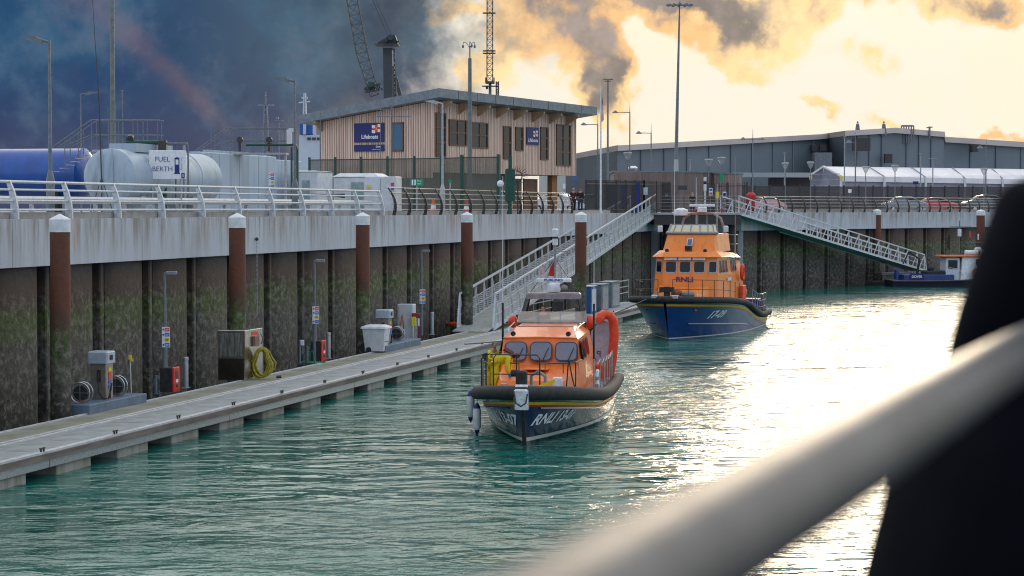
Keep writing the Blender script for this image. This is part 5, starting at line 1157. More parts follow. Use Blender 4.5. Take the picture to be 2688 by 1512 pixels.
# ================================================================ BOATS
def interp(tab, x):
    if x <= tab[0][0]: return tab[0][1]
    for (a, fa_), (b, fb_) in zip(tab, tab[1:]):
        if x <= b: t_ = (x - a) / (b - a); t_ = t_ if False else t_; return fa_ + (fb_ - fa_) * t_
    return tab[-1][1]
def smooth_tab(tab, n=40):
    """Catmull-Rom through the table"""
    out = []; m = len(tab)
    for i in range(m - 1):
        p0 = tab[max(i - 1, 0)]; p1 = tab[i]; p2 = tab[i + 1]; p3 = tab[min(i + 2, m - 1)]
        for k in range(8):
            t_ = k / 8; h = (p2[0] - p1[0]); m1 = (p2[1] - p0[1]) / max(p2[0] - p0[0], 1e-6) * h; m2 = (p3[1] - p1[1]) / max(p3[0] - p1[0], 1e-6) * h
            v = (2 * t_**3 - 3 * t_**2 + 1) * p1[1] + (t_**3 - 2 * t_**2 + t_) * m1 + (-2 * t_**3 + 3 * t_**2) * p2[1] + (t_**3 - t_**2) * m2
            out.append((p1[0] + h * t_, v))
    return out + [tab[-1]]
class Hull:
    def __init__(s, wl, sh, zs, draft=.7, pw=1.1):
        s.pw = pw
        s.wl = smooth_tab(wl); s.sh = smooth_tab(sh); s.zs = smooth_tab(zs); s.d = draft; s.xw = wl[-1][0]; s.xs = sh[-1][0]
    def pt(s, u, f, side, off=0.):
        """u 0 stern .. 1 stem, f 0 waterline .. 1 sheer"""
        xs = s.xs * u; xw = s.xw * u; z1 = interp(s.zs, xs)
        yw = interp(s.wl, xw); ys = interp(s.sh, xs)
        y = yw + (ys - yw) * f ** s.pw; x = xw + (xs - xw) * f
        return Vector((x, side * (max(y, 0) + off), z1 * f))
    def us(s, n=36): return [1 - (1 - i / n) ** 1.6 for i in range(n + 1)]
    def build(s, t, m, keelm):
        us = s.us(); fs = [0, .12, .3, .5, .7, .85, .95, 1]
        mb = MB(); rings = []
        for u in us:
            L = [s.pt(u, f, 1) for f in fs[::-1]]; k = Vector((s.xw * u - .1 * u, 0, -s.d * (1 - u ** 4 * .6)))
            Rr = [s.pt(u, f, -1) for f in fs]
            rings.append(L + [k] + Rr)
        mb.loft(rings, closed=False)
        n = len(rings[0]); mb.f.append(tuple(range(n - 1, -1, -1)))
        h = part('hull', mb, m, t, True)
        dk = MB(); n = len(us)
        A_ = [s.pt(u, .96, 1, -.02) for u in us]; B_ = [s.pt(u, .96, -1, -.02) for u in us]
        dk.add(A_ + B_, [(i, i + 1, n + i + 1, n + i) for i in range(n - 1)]); part('deck', dk, DECKG, t)
        return h
    def strip(s, f0, f1, side, off=.008, u0=0, u1=1):
        us = [u0 + (u1 - u0) * u for u in s.us()]; a = [s.pt(u, f0(s, u), side, off) for u in us]; b = [s.pt(u, f1(s, u), side, off) for u in us]; n = len(us)
        return MB().add(a + b, [(i, i + 1, n + i + 1, n + i) for i in range(n - 1)])
    def zf(s, z): return lambda h, u: max(0, min(1, z / interp(h.zs, h.xs * u)))
    def below(s, d): return lambda h, u: max(0, 1 - d / interp(h.zs, h.xs * u))
    def fender(s, r, t, drop=.1, m=BLACK, u1=1.):
        us = [u * u1 for u in s.us(44)]
        pts = [s.pt(u, 1, 1, .02) - Vector((0, 0, drop)) for u in us] + [s.pt(u, 1, -1, .02) - Vector((0, 0, drop)) for u in us[::-1][1:]]
        return part('fender_belt', MB().tube(pts, r, 12), m, t, True)
    def text(s, st, size, u0, z0, side, m, t, shear=.3, sx=1., weight=.01):
        cu = bpy.data.curves.new('t', 'FONT'); cu.body = st; cu.size = size; cu.shear = shear; cu.offset = weight; cu.align_x = 'CENTER'; cu.align_y = 'CENTER'; cu.resolution_u = 3
        o = bpy.data.objects.new('t', cu); COL.objects.link(o); bpy.context.view_layer.update()
        me = bpy.data.meshes.new_from_object(o.evaluated_get(bpy.context.evaluated_depsgraph_get())); bpy.data.objects.remove(o)
        import bmesh
        bm = bmesh.new(); bm.from_mesh(me); bmesh.ops.triangulate(bm, faces=bm.faces[:]); bmesh.ops.subdivide_edges(bm, edges=bm.edges[:], cuts=1); bm.to_mesh(me); bm.free()
        x0 = s.xs * u0
        for v in me.vertices:
            x = x0 - side * v.co.x * sx; z = z0 + v.co.y; u = x / s.xs
            for _ in range(4): f = z / interp(s.zs, s.xs * u); u = x / (s.xw + (s.xs - s.xw) * f)
            p = s.pt(min(u, .999), min(f, 1), side, .014); v.co = p
        me.materials.clear(); me.materials.append(m); link('hull_lettering', me, t)
def rrect(cx, cz, w, h, r, o, U, V_, n=4):
    pts = []
    for sx_, sz, a0 in ((1, 1, 0), (-1, 1, 90), (-1, -1, 180), (1, -1, 270)):
        for k in range(n + 1): a = R(a0 + 90 * k / n); pts.append(o + U * (cx + sx_ * (w / 2 - r) + r * math.cos(a)) + V_ * (cz + sz * (h / 2 - r) + r * math.sin(a)))
    return pts
def pane(t, cx, cz, w, h, r, o, U, V_, gm, fm, fr=.035, name='window'):
    """rounded window: rubber frame and glass, proud of the wall"""
    nrm = U.cross(V_).normalized()
    f = part(name, MB().extr(rrect(cx, cz, w + fr * 2, h + fr * 2, r + fr, o - nrm * .002, U, V_), nrm * .014), fm, t)
    part('pane', MB().extr(rrect(cx, cz, w, h, r, o + nrm * .0125, U, V_), nrm * .006), gm, f); return f
LG = pm('lifeboat window glass', (.18, .19, .24), (.15, .16, .21), 2, .08, spec=.9); DG = glass('dark boat glass', (.012, .014, .018))
PIPE = pm('black stanchion', (.02, .02, .022), None, 8, .35); PIPES = pm('grey stanchion', (.30, .31, .33), None, 8, .35, .5); ROPE = pm('pale rope', (.55, .50, .43), None, 20, .8)
LINEN = pm('boot stripe', (.72, .74, .72), (.6, .62, .58), 3, .4)
def stanchions(t, pts, h, mt=PIPES, rails=(1., .5), r=.018, inward=0):
    for p in pts: part('stanchion', MB().cyl(p, Vector(p) + Vector((0, inward, h)), r, n=6), mt, t, True)
    for f in rails: part('guard_rail', MB().tube([Vector(p) + Vector((0, inward * f, h * f)) for p in pts], r * .9, 6), mt, t, True)
def shannon():
    bow = atz(1364.8, 1013.6, 0); ang = R(6.2); fw = Vector((-math.sin(ang), -math.cos(ang), 0)); XW = 12.7
    o = bow - fw * XW
    t = thing('lifeboat', 'orange and navy lifeboat under way with white RNLI 13-07 lettering on its bow', 'lifeboat', o, math.atan2(fw.y, fw.x))
    Hh = Hull([(0, 1.72), (4, 1.78), (7, 1.52), (9, 1.08), (10.6, .62), (11.8, .26), (12.7, 0)], [(0, 1.80), (4, 1.88), (8, 1.84), (10, 1.62), (11.4, 1.30), (12.5, .86), (13.2, .36), (13.45, .06)], [(0, .95), (4, 1.0), (8, 1.12), (10.5, 1.32), (12.2, 1.48), (13.45, 1.58)], pw=.72)
    hl = Hh.build(t, NAVY, BLACK)
    for sd_ in (1, -1):
        part('boot_stripe', Hh.strip(Hh.zf(.10), Hh.zf(.21), sd_), LINEN, hl); part('yellow_line', Hh.strip(Hh.below(.42), Hh.below(.34), sd_), YEL, hl); part('red_line', Hh.strip(Hh.below(.47), Hh.below(.421), sd_), RED, hl)
        part('spray_rail', MB().tube([Hh.pt(u, .42 + .25 * u, sd_, .01) for u in [i / 30 for i in range(8, 30)]], [.035] * 22, 6), NAVY, hl, True)
    Hh.text('RNLI 13-07', .42, .868, .68, 1, TXTW, hl, .30, 1.15, .012); Hh.text('RNLI 13-07', .42, .868, .68, -1, TXTW, hl, .30, 1.15, .012)
    Hh.fender(.195, t, .08)
    part('stem_band', MB().tube([Hh.pt(1, f, 1, 0) * 1. + Vector((.03, -.06, 0)) if False else Vector((Hh.xw + (Hh.xs - Hh.xw) * f + .02, 0, 1.58 * f)) for f in (0, .3, .6, .8)], .06, 8), BLACK, hl, True)
    part('bow_fairlead', MB().bbox(13.38, 13.72, -.20, .20, 1.06, 1.62, .05).cyl((13.45, -.17, 1.66), (13.45, .17, 1.66), .07, n=10), ALU, t); part('bow_chain', MB().tube([(13.74, -.18, 1.5), (13.76, -.14, 1.25), (13.76, 0, 1.16), (13.76, .14, 1.25), (13.74, .18, 1.5)], .022, 6), DARKM, t)
    # wheelhouse
    V3 = Vector
    fb, ft = 8.45, 8.05; zb, zt = 1.0, 2.68
    secs = [  # x, half width low, half width high, z low, z eaves, z crown half width, z crown
        (fb, 1.16, 1.12, 1.0, 1.95), ]
    P = lambda x, y, z: (x, y, z)
    B = [(8.5, 1.2, 1.0), (8.45, 1.16, 1.93), (8.1, 1.08, 2.66)]
    body = []
    def sec(x0, x1, x2, w0, w1, w2, zr, wr, xr, ze=2.66):
        L = [V3((x0, w0, .95)), V3((x1, w1, 1.93)), V3((x2, w2, ze)), V3((xr, wr, zr))]
        return L + [V3((p.x, -p.y, p.z)) for p in L[::-1]]
    rings = [sec(8.5, 8.45, 8.12, 1.2, 1.16, 1.10, 2.70, .95, 8.05), sec(7.2, 7.2, 7.2, 1.32, 1.27, 1.14, 2.93, .86, 6.6, 2.68), sec(4.2, 4.2, 4.2, 1.38, 1.32, 1.16, 2.98, .86, 4.2, 2.70)]
    wh = part('wheelhouse', MB().loft(rings), ORANGE, t)
    for s_ in (1, -1): part('grab_rail', MB().tube([(7.6, s_ * 1.0, 2.83), (7.5, s_ * 1.02, 2.93), (5.2, s_ * 1.08, 2.99), (5.1, s_ * 1.06, 2.9)], .016, 6), ALU, wh, True)
    part('rivet_line', MB().box(6.55, 6.6, -.84, .84, 2.93, 2.945), GREYM, wh)
    part('aft_cabin', MB().loft([[V3((4.18, 1.3, .95)), V3((4.18, 1.2, 1.9)), V3((4.18, -1.2, 1.9)), V3((4.18, -1.3, .95))], [V3((1.9, 1.25, .95)), V3((2.1, 1.1, 1.75)), V3((2.1, -1.1, 1.75)), V3((1.9, -1.25, .95))]]), ORANGE, t)
    part('roof_edge', MB().tube([(8.14, -1.10, 2.68), (8.17, 0, 2.71), (8.14, 1.10, 2.68)], .025, 6), ORANGE, wh)
    fo = V3((8.45, 0, 1.93)); U_ = V3((0, 1, 0)); V_ = (V3((8.12, 0, 2.66)) - fo).normalized()
    FRM = pm('window rubber', (.02, .03, .06), None, 9, .5)
    for cy in (-.72, .03, .78):
        w_ = pane(wh, cy, .40, .60, .54, .13, fo, U_, V_, LG, FRM, .032)
        part('wiper', MB().cyl(fo + U_ * (cy + .05) + V_ * .08 + V3((.05, 0, 0)), fo + U_ * (cy + .22) + V_ * .52 + V3((.05, 0, 0)), .012, n=5), BLACK, w_)
    for s_ in (1, -1):
        so_ = V3((7.75, s_ * 1.235, 1.98)); Us = V3((-s_, 0, 0)); Vs = V3((0, -s_ * .11, .7)).normalized()
        for cx in (.15, 1.05, 1.95): pane(wh, s_ * cx, .33, .66, .50, .12, so_ + V3((0, s_ * .03, 0)), Us, Vs, DG, FRM)
        part('roof_light', MB().cyl((8.0, s_ * .82, 2.80), (8.12, s_ * .82, 2.80), .075, n=10), BLACK, wh)
    # foredeck trunk
    tr = part('foredeck_trunk', MB().loft([[V3((8.5, 1.22, 1.0)), V3((8.47, 1.15, 1.90)), V3((8.47, -1.15, 1.90)), V3((8.5, -1.22, 1.0))], [V3((11.0, 1.05, 1.2)), V3((10.75, .95, 1.62)), V3((10.75, -.95, 1.62)), V3((11.0, -1.05, 1.2))]]), ORANGE, t)
    part('hatch', MB().bbox(9.0, 9.6, -.35, .35, 1.84, 1.9, .04), ORANGE, tr); part('light_bar', MB().bbox(10.95, 11.1, .62, .9, 1.5, 1.75, .03), WHITE, tr)
    for y in (-.82, .35): part('lifting_eye', MB().tube([(11.02, y, 1.5), (11.1, y, 1.55), (11.1, y + .14, 1.55), (11.02, y + .14, 1.5)], .018, 6), ALU, tr)
    # upper steering position
    for a, b in (((5.1, -1.0), (5.25, -.34)), ((5.25, -.34), (5.25, .34)), ((5.25, .34), (5.1, 1.0)), ((5.1, 1.0), (4.3, 1.08)), ((5.1, -1.0), (4.3, -1.08))):
        m = MB().add([(a[0], a[1], 2.99), (b[0], b[1], 2.99), (b[0] - .12, b[1] * .97, 3.32), (a[0] - .12, a[1] * .97, 3.32)], [(0, 1, 2, 3)]); part('windscreen', m, clear_glass('tinted screen', (.78, .72, .60), .45), t)
        part('screen_frame', MB().bar((a[0], a[1], 2.98), (b[0], b[1], 2.98), .05).bar((b[0], b[1], 2.98), (b[0] - .12, b[1] * .97, 3.32), .025), PIPES, t)
    part('dashboard', MB().bbox(4.5, 5.1, -.9, .9, 2.9, 3.05, .04), BLACK, t)
    # radar arch
    AR = pm('mauve grey radar arch', (.30, .26, .28), (.22, .19, .2), 5, .5)
    part('arch_top', MB().bbox(3.5, 4.0, -.86, .86, 3.66, 3.86, .05), AR, t)
    for s_ in (1, -1):
        part('arch_leg', MB().bar((3.9, s_ * .82, 3.68), (4.6, s_ * 1.08, 2.6), .09).bar((3.6, s_ * .8, 3.68), (3.3, s_ * 1.05, 1.8), .08), PIPE, t)
    part('radar_base', MB().lathe([(.2, 3.88), (.22, 3.95), (.20, 4.12), (.12, 4.18)], 14, (3.75, 0, 0)), WHITE, t, True)
    rb = part('radar_scanner', MB().bbox(3.68, 3.82, -.56, .56, 4.19, 4.31, .03), WHITE, t)
    text('FURUNO', .115, pm('royal blue panel', (.02, .04, .34)), rb, (3.825, 0, 4.25), (R(90), 0, R(90)), 'lettering', sx=1.25, weight=.004)
    part('loudhailer', MB().lathe([(.11, 0), (.12, .06), (.04, .16)], 14, (0, 0, 0)), pm('gunmetal', (.2, .19, .17)), t, True, loc=(3.98, .36, 4.0)).rotation_euler = (0, R(90), 0)
    part('searchlight', MB().bbox(4.0, 4.2, -.02, .34, 3.30, 3.62, .04), BLACK, t)
    part('mast', MB().cyl((3.6, .03, 3.86), (3.55, .03, 5.35), .035, n=8).bar((3.57, -.28, 4.85), (3.57, .32, 4.85), .03).bar((3.56, 0, 5.15), (3.56, .38, 5.15), .025), PIPES, t)
    part('mast_stay', MB().cyl((3.6, -.75, 3.86), (3.57, 0, 4.9), .012, n=5).cyl((3.6, .78, 3.86), (3.57, .05, 4.9), .012, n=5), PIPE, t)
    part('mast_light', MB().lathe([(.05, 5.33), (.09, 5.36), (.09, 5.62), (.10, 5.66), (.10, 5.84), (.05, 5.88)], 12, (3.55, .03, 0)), WHITE, t, True); part('light_band', MB().cyl((3.55, .03, 5.56), (3.55, .03, 5.62), .103, n=12), NVP, t)
    part('ensign', MB().add([(3.45, .02, 4.85), (3.4, .0, 4.35), (3.38, -.22, 4.38), (3.42, -.14, 4.62), (3.44, -.05, 4.8)], [(0, 1, 2, 3, 4)]), RED, t); part('house_flag', MB().add([(3.6, -.35, 4.78), (3.6, -.28, 4.4), (3.6, -.42, 4.3), (3.6, -.45, 4.6)], [(0, 1, 2, 3)]), pm('faded red and white flag cloth', (.42, .15, .16), (.6, .55, .55), 3, .8), t)
    for s_, zt_ in ((-1, 7.5), (1, 5.35)):
        x = 5.5 if s_ < 0 else 5.8; part('whip_aerial', MB().cyl((x, s_ * 1.42, 1.6 if s_ < 0 else 1.9), (x, s_ * 1.42, 3.6), .035, n=7), PIPE, t, True); part('whip_top', MB().cyl((x, s_ * 1.42, 3.6), (x, s_ * 1.42 , zt_), .014, .006, 6), WHITE, t, True)
    # pulpit hoops and rails
    def hoop(x, y0, y1, z0, z1, r=.022): return MB().tube([(x, y0, z0), (x, y0, z1 - .1), (x, y0 + .08 * (1 if y1 > y0 else -1), z1), (x, y1 - .08 * (1 if y1 > y0 else -1), z1), (x, y1, z1 - .1), (x, y1, z0)], r, 7)
    part('pulpit_rail', hoop(12.0, -.95, .35, 1.4, 2.44), PIPE, t, True); part('pulpit_rail', MB().cyl((11.98, -.30, 1.4), (11.98, -.30, 2.44), .02, n=6).cyl((12., -.95, 1.9), (12., .35, 1.9), .018, n=6), PIPE, t)
    part('pulpit_rail', MB().tube([(11.2, -1.25, 1.35), (11.2, -1.25, 2.35), (11.6, -1.1, 2.44), (12., -.9, 2.44)], .022, 7).tube([(10.2, -1.5, 1.25), (10.2, -1.5, 2.2), (11.2, -1.25, 2.35)], .02, 6), PIPE, t, True)
    part('trunk_rail', MB().tube([(10.4, .35, 1.65), (10.4, .35, 2.08), (10.1, 1.2, 2.1), (9.2, 1.3, 2.12)], .02, 6).cyl((10.1, 1.2, 1.3), (10.1, 1.2, 2.1), .02).cyl((9.6, .8, 1.7), (9.6, .8, 2.1), .015), PIPE, t, True)
    part('trunk_rail', MB().tube([(10.4, -.4, 1.65), (10.4, -.4, 2.08), (10.1, -1.15, 2.1)], .02, 6), PIPE, t, True)
    part('grab_rail', MB().tube([(11.6, 1.05, 1.38), (11.6, 1.12, 2.3), (11.4, 1.2, 1.8), (11.3, 1.3, 1.35)], .02, 6), PIPE, t, True)
    part('anchor_winch', MB().bbox(12.1, 12.45, -.28, .02, 1.45, 2.02, .04).cyl((12.3, -.42, 1.95), (12.3, -.2, 1.95), .1, n=12), BLACK, t)
    part('bow_davit', MB().tube([(11.9, .1, 1.45), (11.9, .1, 1.85), (11.95, .3, 1.98), (12.0, .5, 1.85), (12.0, .5, 1.6)], .045, 8), pm('green grey davit', (.22, .30, .27)), t, True)
    part('anchor', MB().extr([(12.3, .3, 1.45), (12.3, .82, 1.72), (12.3, .78, 1.8), (12.3, .35, 1.62)], (.04, 0, 0)), YEL, t); part('anchor_fluke', MB().extr([(12.34, .25, 1.42), (12.34, .55, 1.45), (12.34, .5, 1.6), (12.34, .3, 1.55)], (.04, 0, 0)), WHITE, t)
    part('windlass', MB().cyl((12.2, .1, 1.42), (12.2, .1, 1.62), .13, n=12), ALU, t)
    for s_ in (1, -1):
        pts = [Hh.pt(u, .97, s_, -.12) for u in ((.12, .2, .28, .36, .46, .56, .66) if s_ > 0 else (.1, .25, .4, .52, .62, .70))]
        for p in pts: part('stanchion', MB().cyl(p, p + V3((0, 0, .95)), .022, n=7), PIPES, t, True)
        sag = []
        for a, b in zip(pts, pts[1:]):
            for k in range(5): f = k / 5; sag.append(a.lerp(b, f) + V3((0, 0, .95 - .12 * math.sin(math.pi * f))))
        part('guard_rope', MB().tube(sag + [pts[-1] + V3((0, 0, .95))], .016, 6), ROPE if s_ > 0 else PIPE, t, True)
        part('side_deck', MB().add([Hh.pt(.1, .98, s_, -.1), Hh.pt(.65, .98, s_, -.1), V3((8.2, s_ * 1.2, 1.1)), V3((1.3, s_ * 1.2, .94))], [(0, 1, 2, 3), (3, 2, 1, 0)]), DECKG, t)
    part('life_ring', MB().tube([(7.1 + .0, 1.62 , 1.38 + 0)] + [(7.1 + .26 * math.cos(R(a)), 1.62, 1.38 + .26 * math.sin(R(a))) for a in range(30, 360, 30)], .06, 6, True), WHITEG, t, True)
    # inflatable daughter craft stood on edge on the after deck
    y0, x0 = 1.25, 1.35
    ib = part('inflatable_boat', MB().tube([(x0, y0 + .36, 1.0), (x0, y0 + .46, 1.6), (x0 - .05, y0 + .52, 2.4), (x0, y0 + .50, 2.85), (x0 + .05, y0 + .38, 3.03), (x0 + .12, y0 + .18, 3.06), (x0 + .3, y0 + .08, 2.98), (x0 + .34, y0 + .04, 2.86)], [.15, .155, .155, .155, .155, .16, .165, .15], 12), REDO, t, True)
    part('inflatable_floor', MB().extr([(x0, y0 - .28, 1.35), (x0, y0 + .42, 1.35), (x0, y0 + .5, 2.75), (x0, y0 + .1, 2.9), (x0, y0 - .24, 2.5)], (-.05, 0, 0)), pm('inflatable floor', (.40, .39, .45)), ib); part('inflatable_tube', MB().tube([(x0 + .05, y0 + .3, 1.25), (x0 + .1, y0 - .1, 1.3), (x0 + .05, y0 - .2, 1.6)], .13, 10), REDO, ib, True)
    part('inflatable_end', MB().cyl((x0 + .37, y0 + .06, 2.9), (x0 + .47, y0 + .06, 2.9), .13, .10, 14), REDO, ib, True)
    text('P', .30, TXTN, ib, (x0 + .006, y0 + .02, 1.75), (R(90), 0, R(90)), 'lettering', sx=-1)
    part('rescue_bag', MB().bbox(1.9, 2.3, 1.1, 1.55, 1.0, 1.55, .1), REDO, t); part('spare_float', MB().ball((4.1, -1.25, 2.95), (.2, .16, .2), 12, 8), REDO, t, True); part('spare_float', MB().ball((4.0, 1.15, 2.95), (.2, .2, .22), 12, 8), REDO, t, True)
    return t, Hh
BT, BH = shannon()
bm_ = Matrix.Translation(BT.location) @ Matrix.Rotation(BT.rotation_euler.z, 4, 'Z')
def onboat(x, y, z): return bm_ @ Vector((x, y, z))
# boat fenders hanging over the starboard bow
for k, (x, y, z, lb) in enumerate(((0, 0, (1276, 930, 966, 64.0), 'white boat fender with blue ends hanging over the bow quarter, the left and further one'), (0, 0, (1286.5, 950, 987, 62.3), 'white boat fender with blue ends hanging over the bow quarter, the right and nearer one'))):
    xx, ya, yb_, DD = z; pp = at(xx, 900, DD); za_, zb_ = row(ya, DD), row(yb_, DD); z = (za_ + zb_) / 2
    t = thing('boat_fender', lb, 'fender', (pp.x, DD, 0), 0, 'white hanging fenders')
    part('body', MB().lathe([(.06, z - .36), (.115, z - .28), (.12, z + .2), (.10, z + .27)], 14), WHITE, t, True); part('end_cap', MB().lathe([(.102, z + .265), (.09, z + .33), (.03, z + .42)], 14), TXTN, t, True); part('end_cap', MB().lathe([(.01, z - .52), (.06, z - .43), (.075, z - .355)], 14), NAVYS, t, True)
    part('lanyard', MB().cyl((0, 0, z + .4), (.1, .15, 1.5), .01, n=5), ROPE, t)
rzb = BT.rotation_euler.z
OY = OILY
J = dict(pel=(0, .02, .97, .16), wai=(0, -.12, 1.10, .19), che=(0, -.34, 1.20, .22), nek=(0, -.54, 1.20, .07), hd=(0, -.62, 1.16, .07), hpl=(-.1, 0, .90, .13), hpr=(.1, 0, .90, .13), knl=(-.12, -.02, .5, .09), knr=(.12, -.02, .5, .09))
for s_, k in ((-1, 'l'), (1, 'r')):
    J['sh' + k] = (s_ * .19, -.42, 1.15, .085); J['el' + k] = (s_ * .22, -.40, .86, .065); J['ha' + k] = (s_ * .16, -.46, .64, .04)
person('crew member in yellow oilskins bending over the starboard rail', onboat(10.15, -1.12, 1.12), R(80), OY, OY, HAIR, 0, J=J, head_tilt=R(40), s=.98, gloves=pm('blue glove', (.01, .25, .55)), name='person')
t = thing('lifejacket', 'dark red lifejacket harness worn over the yellow oilskins', 'lifejacket', onboat(10.15, -1.12, 1.12), R(80))
part('collar', MB().tube([(-.15, -.28, 1.36), (-.13, -.50, 1.24), (0, -.58, 1.10), (.13, -.50, 1.24), (.15, -.28, 1.36)], .045, 8), pm('dark red lifejacket', (.16, .01, .02)), t, True); part('strap', MB().tube([(-.2, -.2, 1.1), (-.12, -.15, 1.28), (.12, -.15, 1.28), (.2, -.2, 1.1), (.15, -.28, 1.0), (-.15, -.28, 1.0)], .016, 6, True), BLACK, t)
person('crew member in yellow oilskins and brown hat behind the wheelhouse corner', onboat(7.4, -1.55, 1.05), R(30), OY, OY, pm('brown woolly hat', (.12, .075, .03)), -.2, 'front', s=.83)
person('helmsman in dark jacket behind the upper windscreen', onboat(3.9, -.32, 1.82), rzb + R(90), CLOTHD, CLOTHD, HAIR, 0, 'front', s=.93)
# ---------------------------------------------------------------- big moored lifeboat
def severn():
    bow = atz(1597, 840.5, 0); ang = R(16.3); fw = Vector((-math.sin(ang), -math.cos(ang), 0)); XW = 15.2; bow.x += .13; o = bow - fw * XW
    t = thing('lifeboat', 'large orange and blue lifeboat 17-09 moored at the pontoon end', 'lifeboat', o, math.atan2(fw.y, fw.x)); V3 = Vector
    Hh = Hull([(0, 2.3), (5, 2.45), (9, 2.2), (12, 1.45), (14, .6), (15.2, 0)], [(0, 2.45), (5, 2.7), (9, 2.75), (12, 2.6), (14, 2.1), (15.4, 1.3), (16.1, .5), (16.3, .08)], [(0, .78), (3.5, .82), (6, 1.15), (8.5, 1.62), (12, 1.92), (16.3, 2.12)])
    hl = Hh.build(t, BLUEH, BLACK)
    for sd_ in (1, -1):
        part('boot_stripe', Hh.strip(Hh.zf(.02), Hh.zf(.08), sd_), LINEN, hl); part('yellow_line', Hh.strip(Hh.below(.42), Hh.below(.32), sd_), YEL, hl); part('red_line', Hh.strip(Hh.below(.46), Hh.below(.421), sd_), RED, hl)
        part('spray_rail', MB().tube([Hh.pt(u, .16 + .22 * u, sd_, .01) for u in [i / 30 for i in range(14, 29)]], [.05] * 15, 6), BLUEH, hl, True)
        for dx_, mt in ((0, SIGNR), (.14, TXTW)): 
            p = Hh.pt(.925, .72, sd_, .016); part('emblem', MB().cbox((p.x - dx_, p.y, p.z), (.14, .05, .14)), mt, hl)
    Hh.text('17-09', .52, .78, 1.15, 1, TXTW, hl, .3, 1.35, .020); Hh.fender(.165, t, .08)
    for u, s_ in ((.985, -1), (.985, 1)):
        p = Hh.pt(u, 1, s_, -.05); part('fairlead', MB().bbox(p.x - .2, p.x + .25, p.y - .16, p.y + .16, p.z - .02, p.z + .14, .03), ALU, t)
    # deckhouse
    def sec(x, w0, w1, w2, z0, z1, z2):
        L = [V3((x[0], w0, z0)), V3((x[1], w1, z1)), V3((x[2], w2, z2))]; return L + [V3((p.x, -p.y, p.z)) for p in L[::-1]]
    dh = part('deckhouse', MB().loft([sec((11.6, 11.35, 11.2), 1.15, 1.15, 1.12, 1.6, 3.1, 4.02), sec((11.3, 10.95, 10.85), 1.7, 1.65, 1.6, 1.6, 3.1, 4.02), sec((9, 9, 9), 1.9, 1.78, 1.7, 1.0, 3.1, 4.0), sec((4.6, 4.6, 4.8), 1.9, 1.8, 1.65, .8, 2.9, 3.7)]), ORANGE2, t)
    part('cabin_roof', MB().loft([[V3((11.45, 1.2, 4.02)), V3((11.2, 1.1, 4.28)), V3((11.2, -1.1, 4.28)), V3((11.45, -1.2, 4.02))], [V3((10.9, 1.82, 4.02)), V3((10.6, 1.5, 4.34)), V3((10.6, -1.5, 4.34)), V3((10.9, -1.82, 4.02))], [V3((5.4, 1.82, 3.9)), V3((5.6, 1.5, 4.15)), V3((5.6, -1.5, 4.15)), V3((5.4, -1.82, 3.9))]]), ORANGE2, t)
    # front windows on the central facet and the two corner facets
    o0 = V3((11.35, 0, 3.1)); U_ = V3((0, 1, 0)); V_ = V3((-.15, 0, .92)).normalized(); WF_ = pm('pale window frame', (.42, .45, .50), None, 5, .5)
    for cy in (-.74, 0, .74):
        pane(dh, cy, .42, .52, .54, .08, o0, U_, V_, DG, WF_, .05); part('window_blind', MB().box(11.31, 11.36, cy - .33, cy + .33, 3.87, 4.0), WHITE, dh)
    for s_ in (1, -1):
        a, b = V3((11.35, s_ * 1.15, 3.1)), V3((10.95, s_ * 1.65, 3.1)); Uc = (b - a).normalized() * s_; Vc = V3((-.14, 0, .92)).normalized()
        pane(dh, 0, .42, .40, .54, .07, a.lerp(b, .5), Uc, Vc, DG, WF_, .05)
        Us = V3((-s_, 0, 0)); 
        for i, (x, w) in enumerate(((10.3, .42), (9.7, .42), (9.1, .42), (7.6, .34), (7.1, .34), (6.6, .34))):
            yy = interp([(4.6, 1.78), (9, 1.78), (10.95, 1.66)], x) * s_; pane(dh, 0, .42, w, .62, .08, V3((x, yy + s_ * .0, 3.1)), Us, V3((0, -s_ * .09, .9)).normalized(), DG, WF_, .05)
        part('nameplate', MB().box(8.2, 9.2, s_ * 1.83 - .01, s_ * 1.83 + .01, 2.75, 2.9), WHITE, dh)
        part('roof_horn', MB().cyl((11.0, s_ * 1.0, 4.35), (11.15, s_ * 1.0, 4.35), .09, n=10), BLACK, t)
        part('roof_lamp', MB().bbox(9.2, 9.4, s_ * 1.75 - .12, s_ * 1.75 + .12, 5.3, 5.62, .05), WHITEG, t)
        part('lifebuoy', MB().tube([(5.8 + .3 * math.cos(R(a)), s_ * 2.0, 3.1 + .38 * math.sin(R(a))) for a in range(0, 360, 30)], .09, 8, True), REDO, t, True)
    text('RNLI', .36, TXTN, dh, (11.44, 0, 2.86), (R(90), 0, R(90)), 'lettering', sx=1.2, weight=.006)
    # low trunk before the deckhouse
    part('trunk_cabin', MB().loft([[V3((11.6, 1.4, 1.7)), V3((11.5, 1.3, 2.55)), V3((11.5, -1.3, 2.55)), V3((11.6, -1.4, 1.7))], [V3((13.6, 1.1, 1.8)), V3((13.3, 1.0, 2.35)), V3((13.3, -1.0, 2.35)), V3((13.6, -1.1, 1.8))]]), ORANGE2, t)
    # flying bridge
    def ring(x0, x1, w, z, n=9):
        L = []
        for k in range(n):
            a = R(-90 + 180 * k / (n - 1)); L.append(V3((x0 + (x1 - x0) * max(0, math.cos(a)) ** .6, w * math.sin(a), z)))
        return [V3((x0 - 3.3, -w, z))] + L + [V3((x0 - 3.3, w, z))]
    fbm = part('flying_bridge', MB().loft([ring(9.9, 10.5, 1.48, 4.28), ring(9.5, 9.95, 1.30, 5.2)]), ORANGE2, t)
    part('bridge_coaming', MB().tube(ring(9.5, 9.98, 1.33, 5.24)[1:-1], .08, 8), PIPES, t, True)
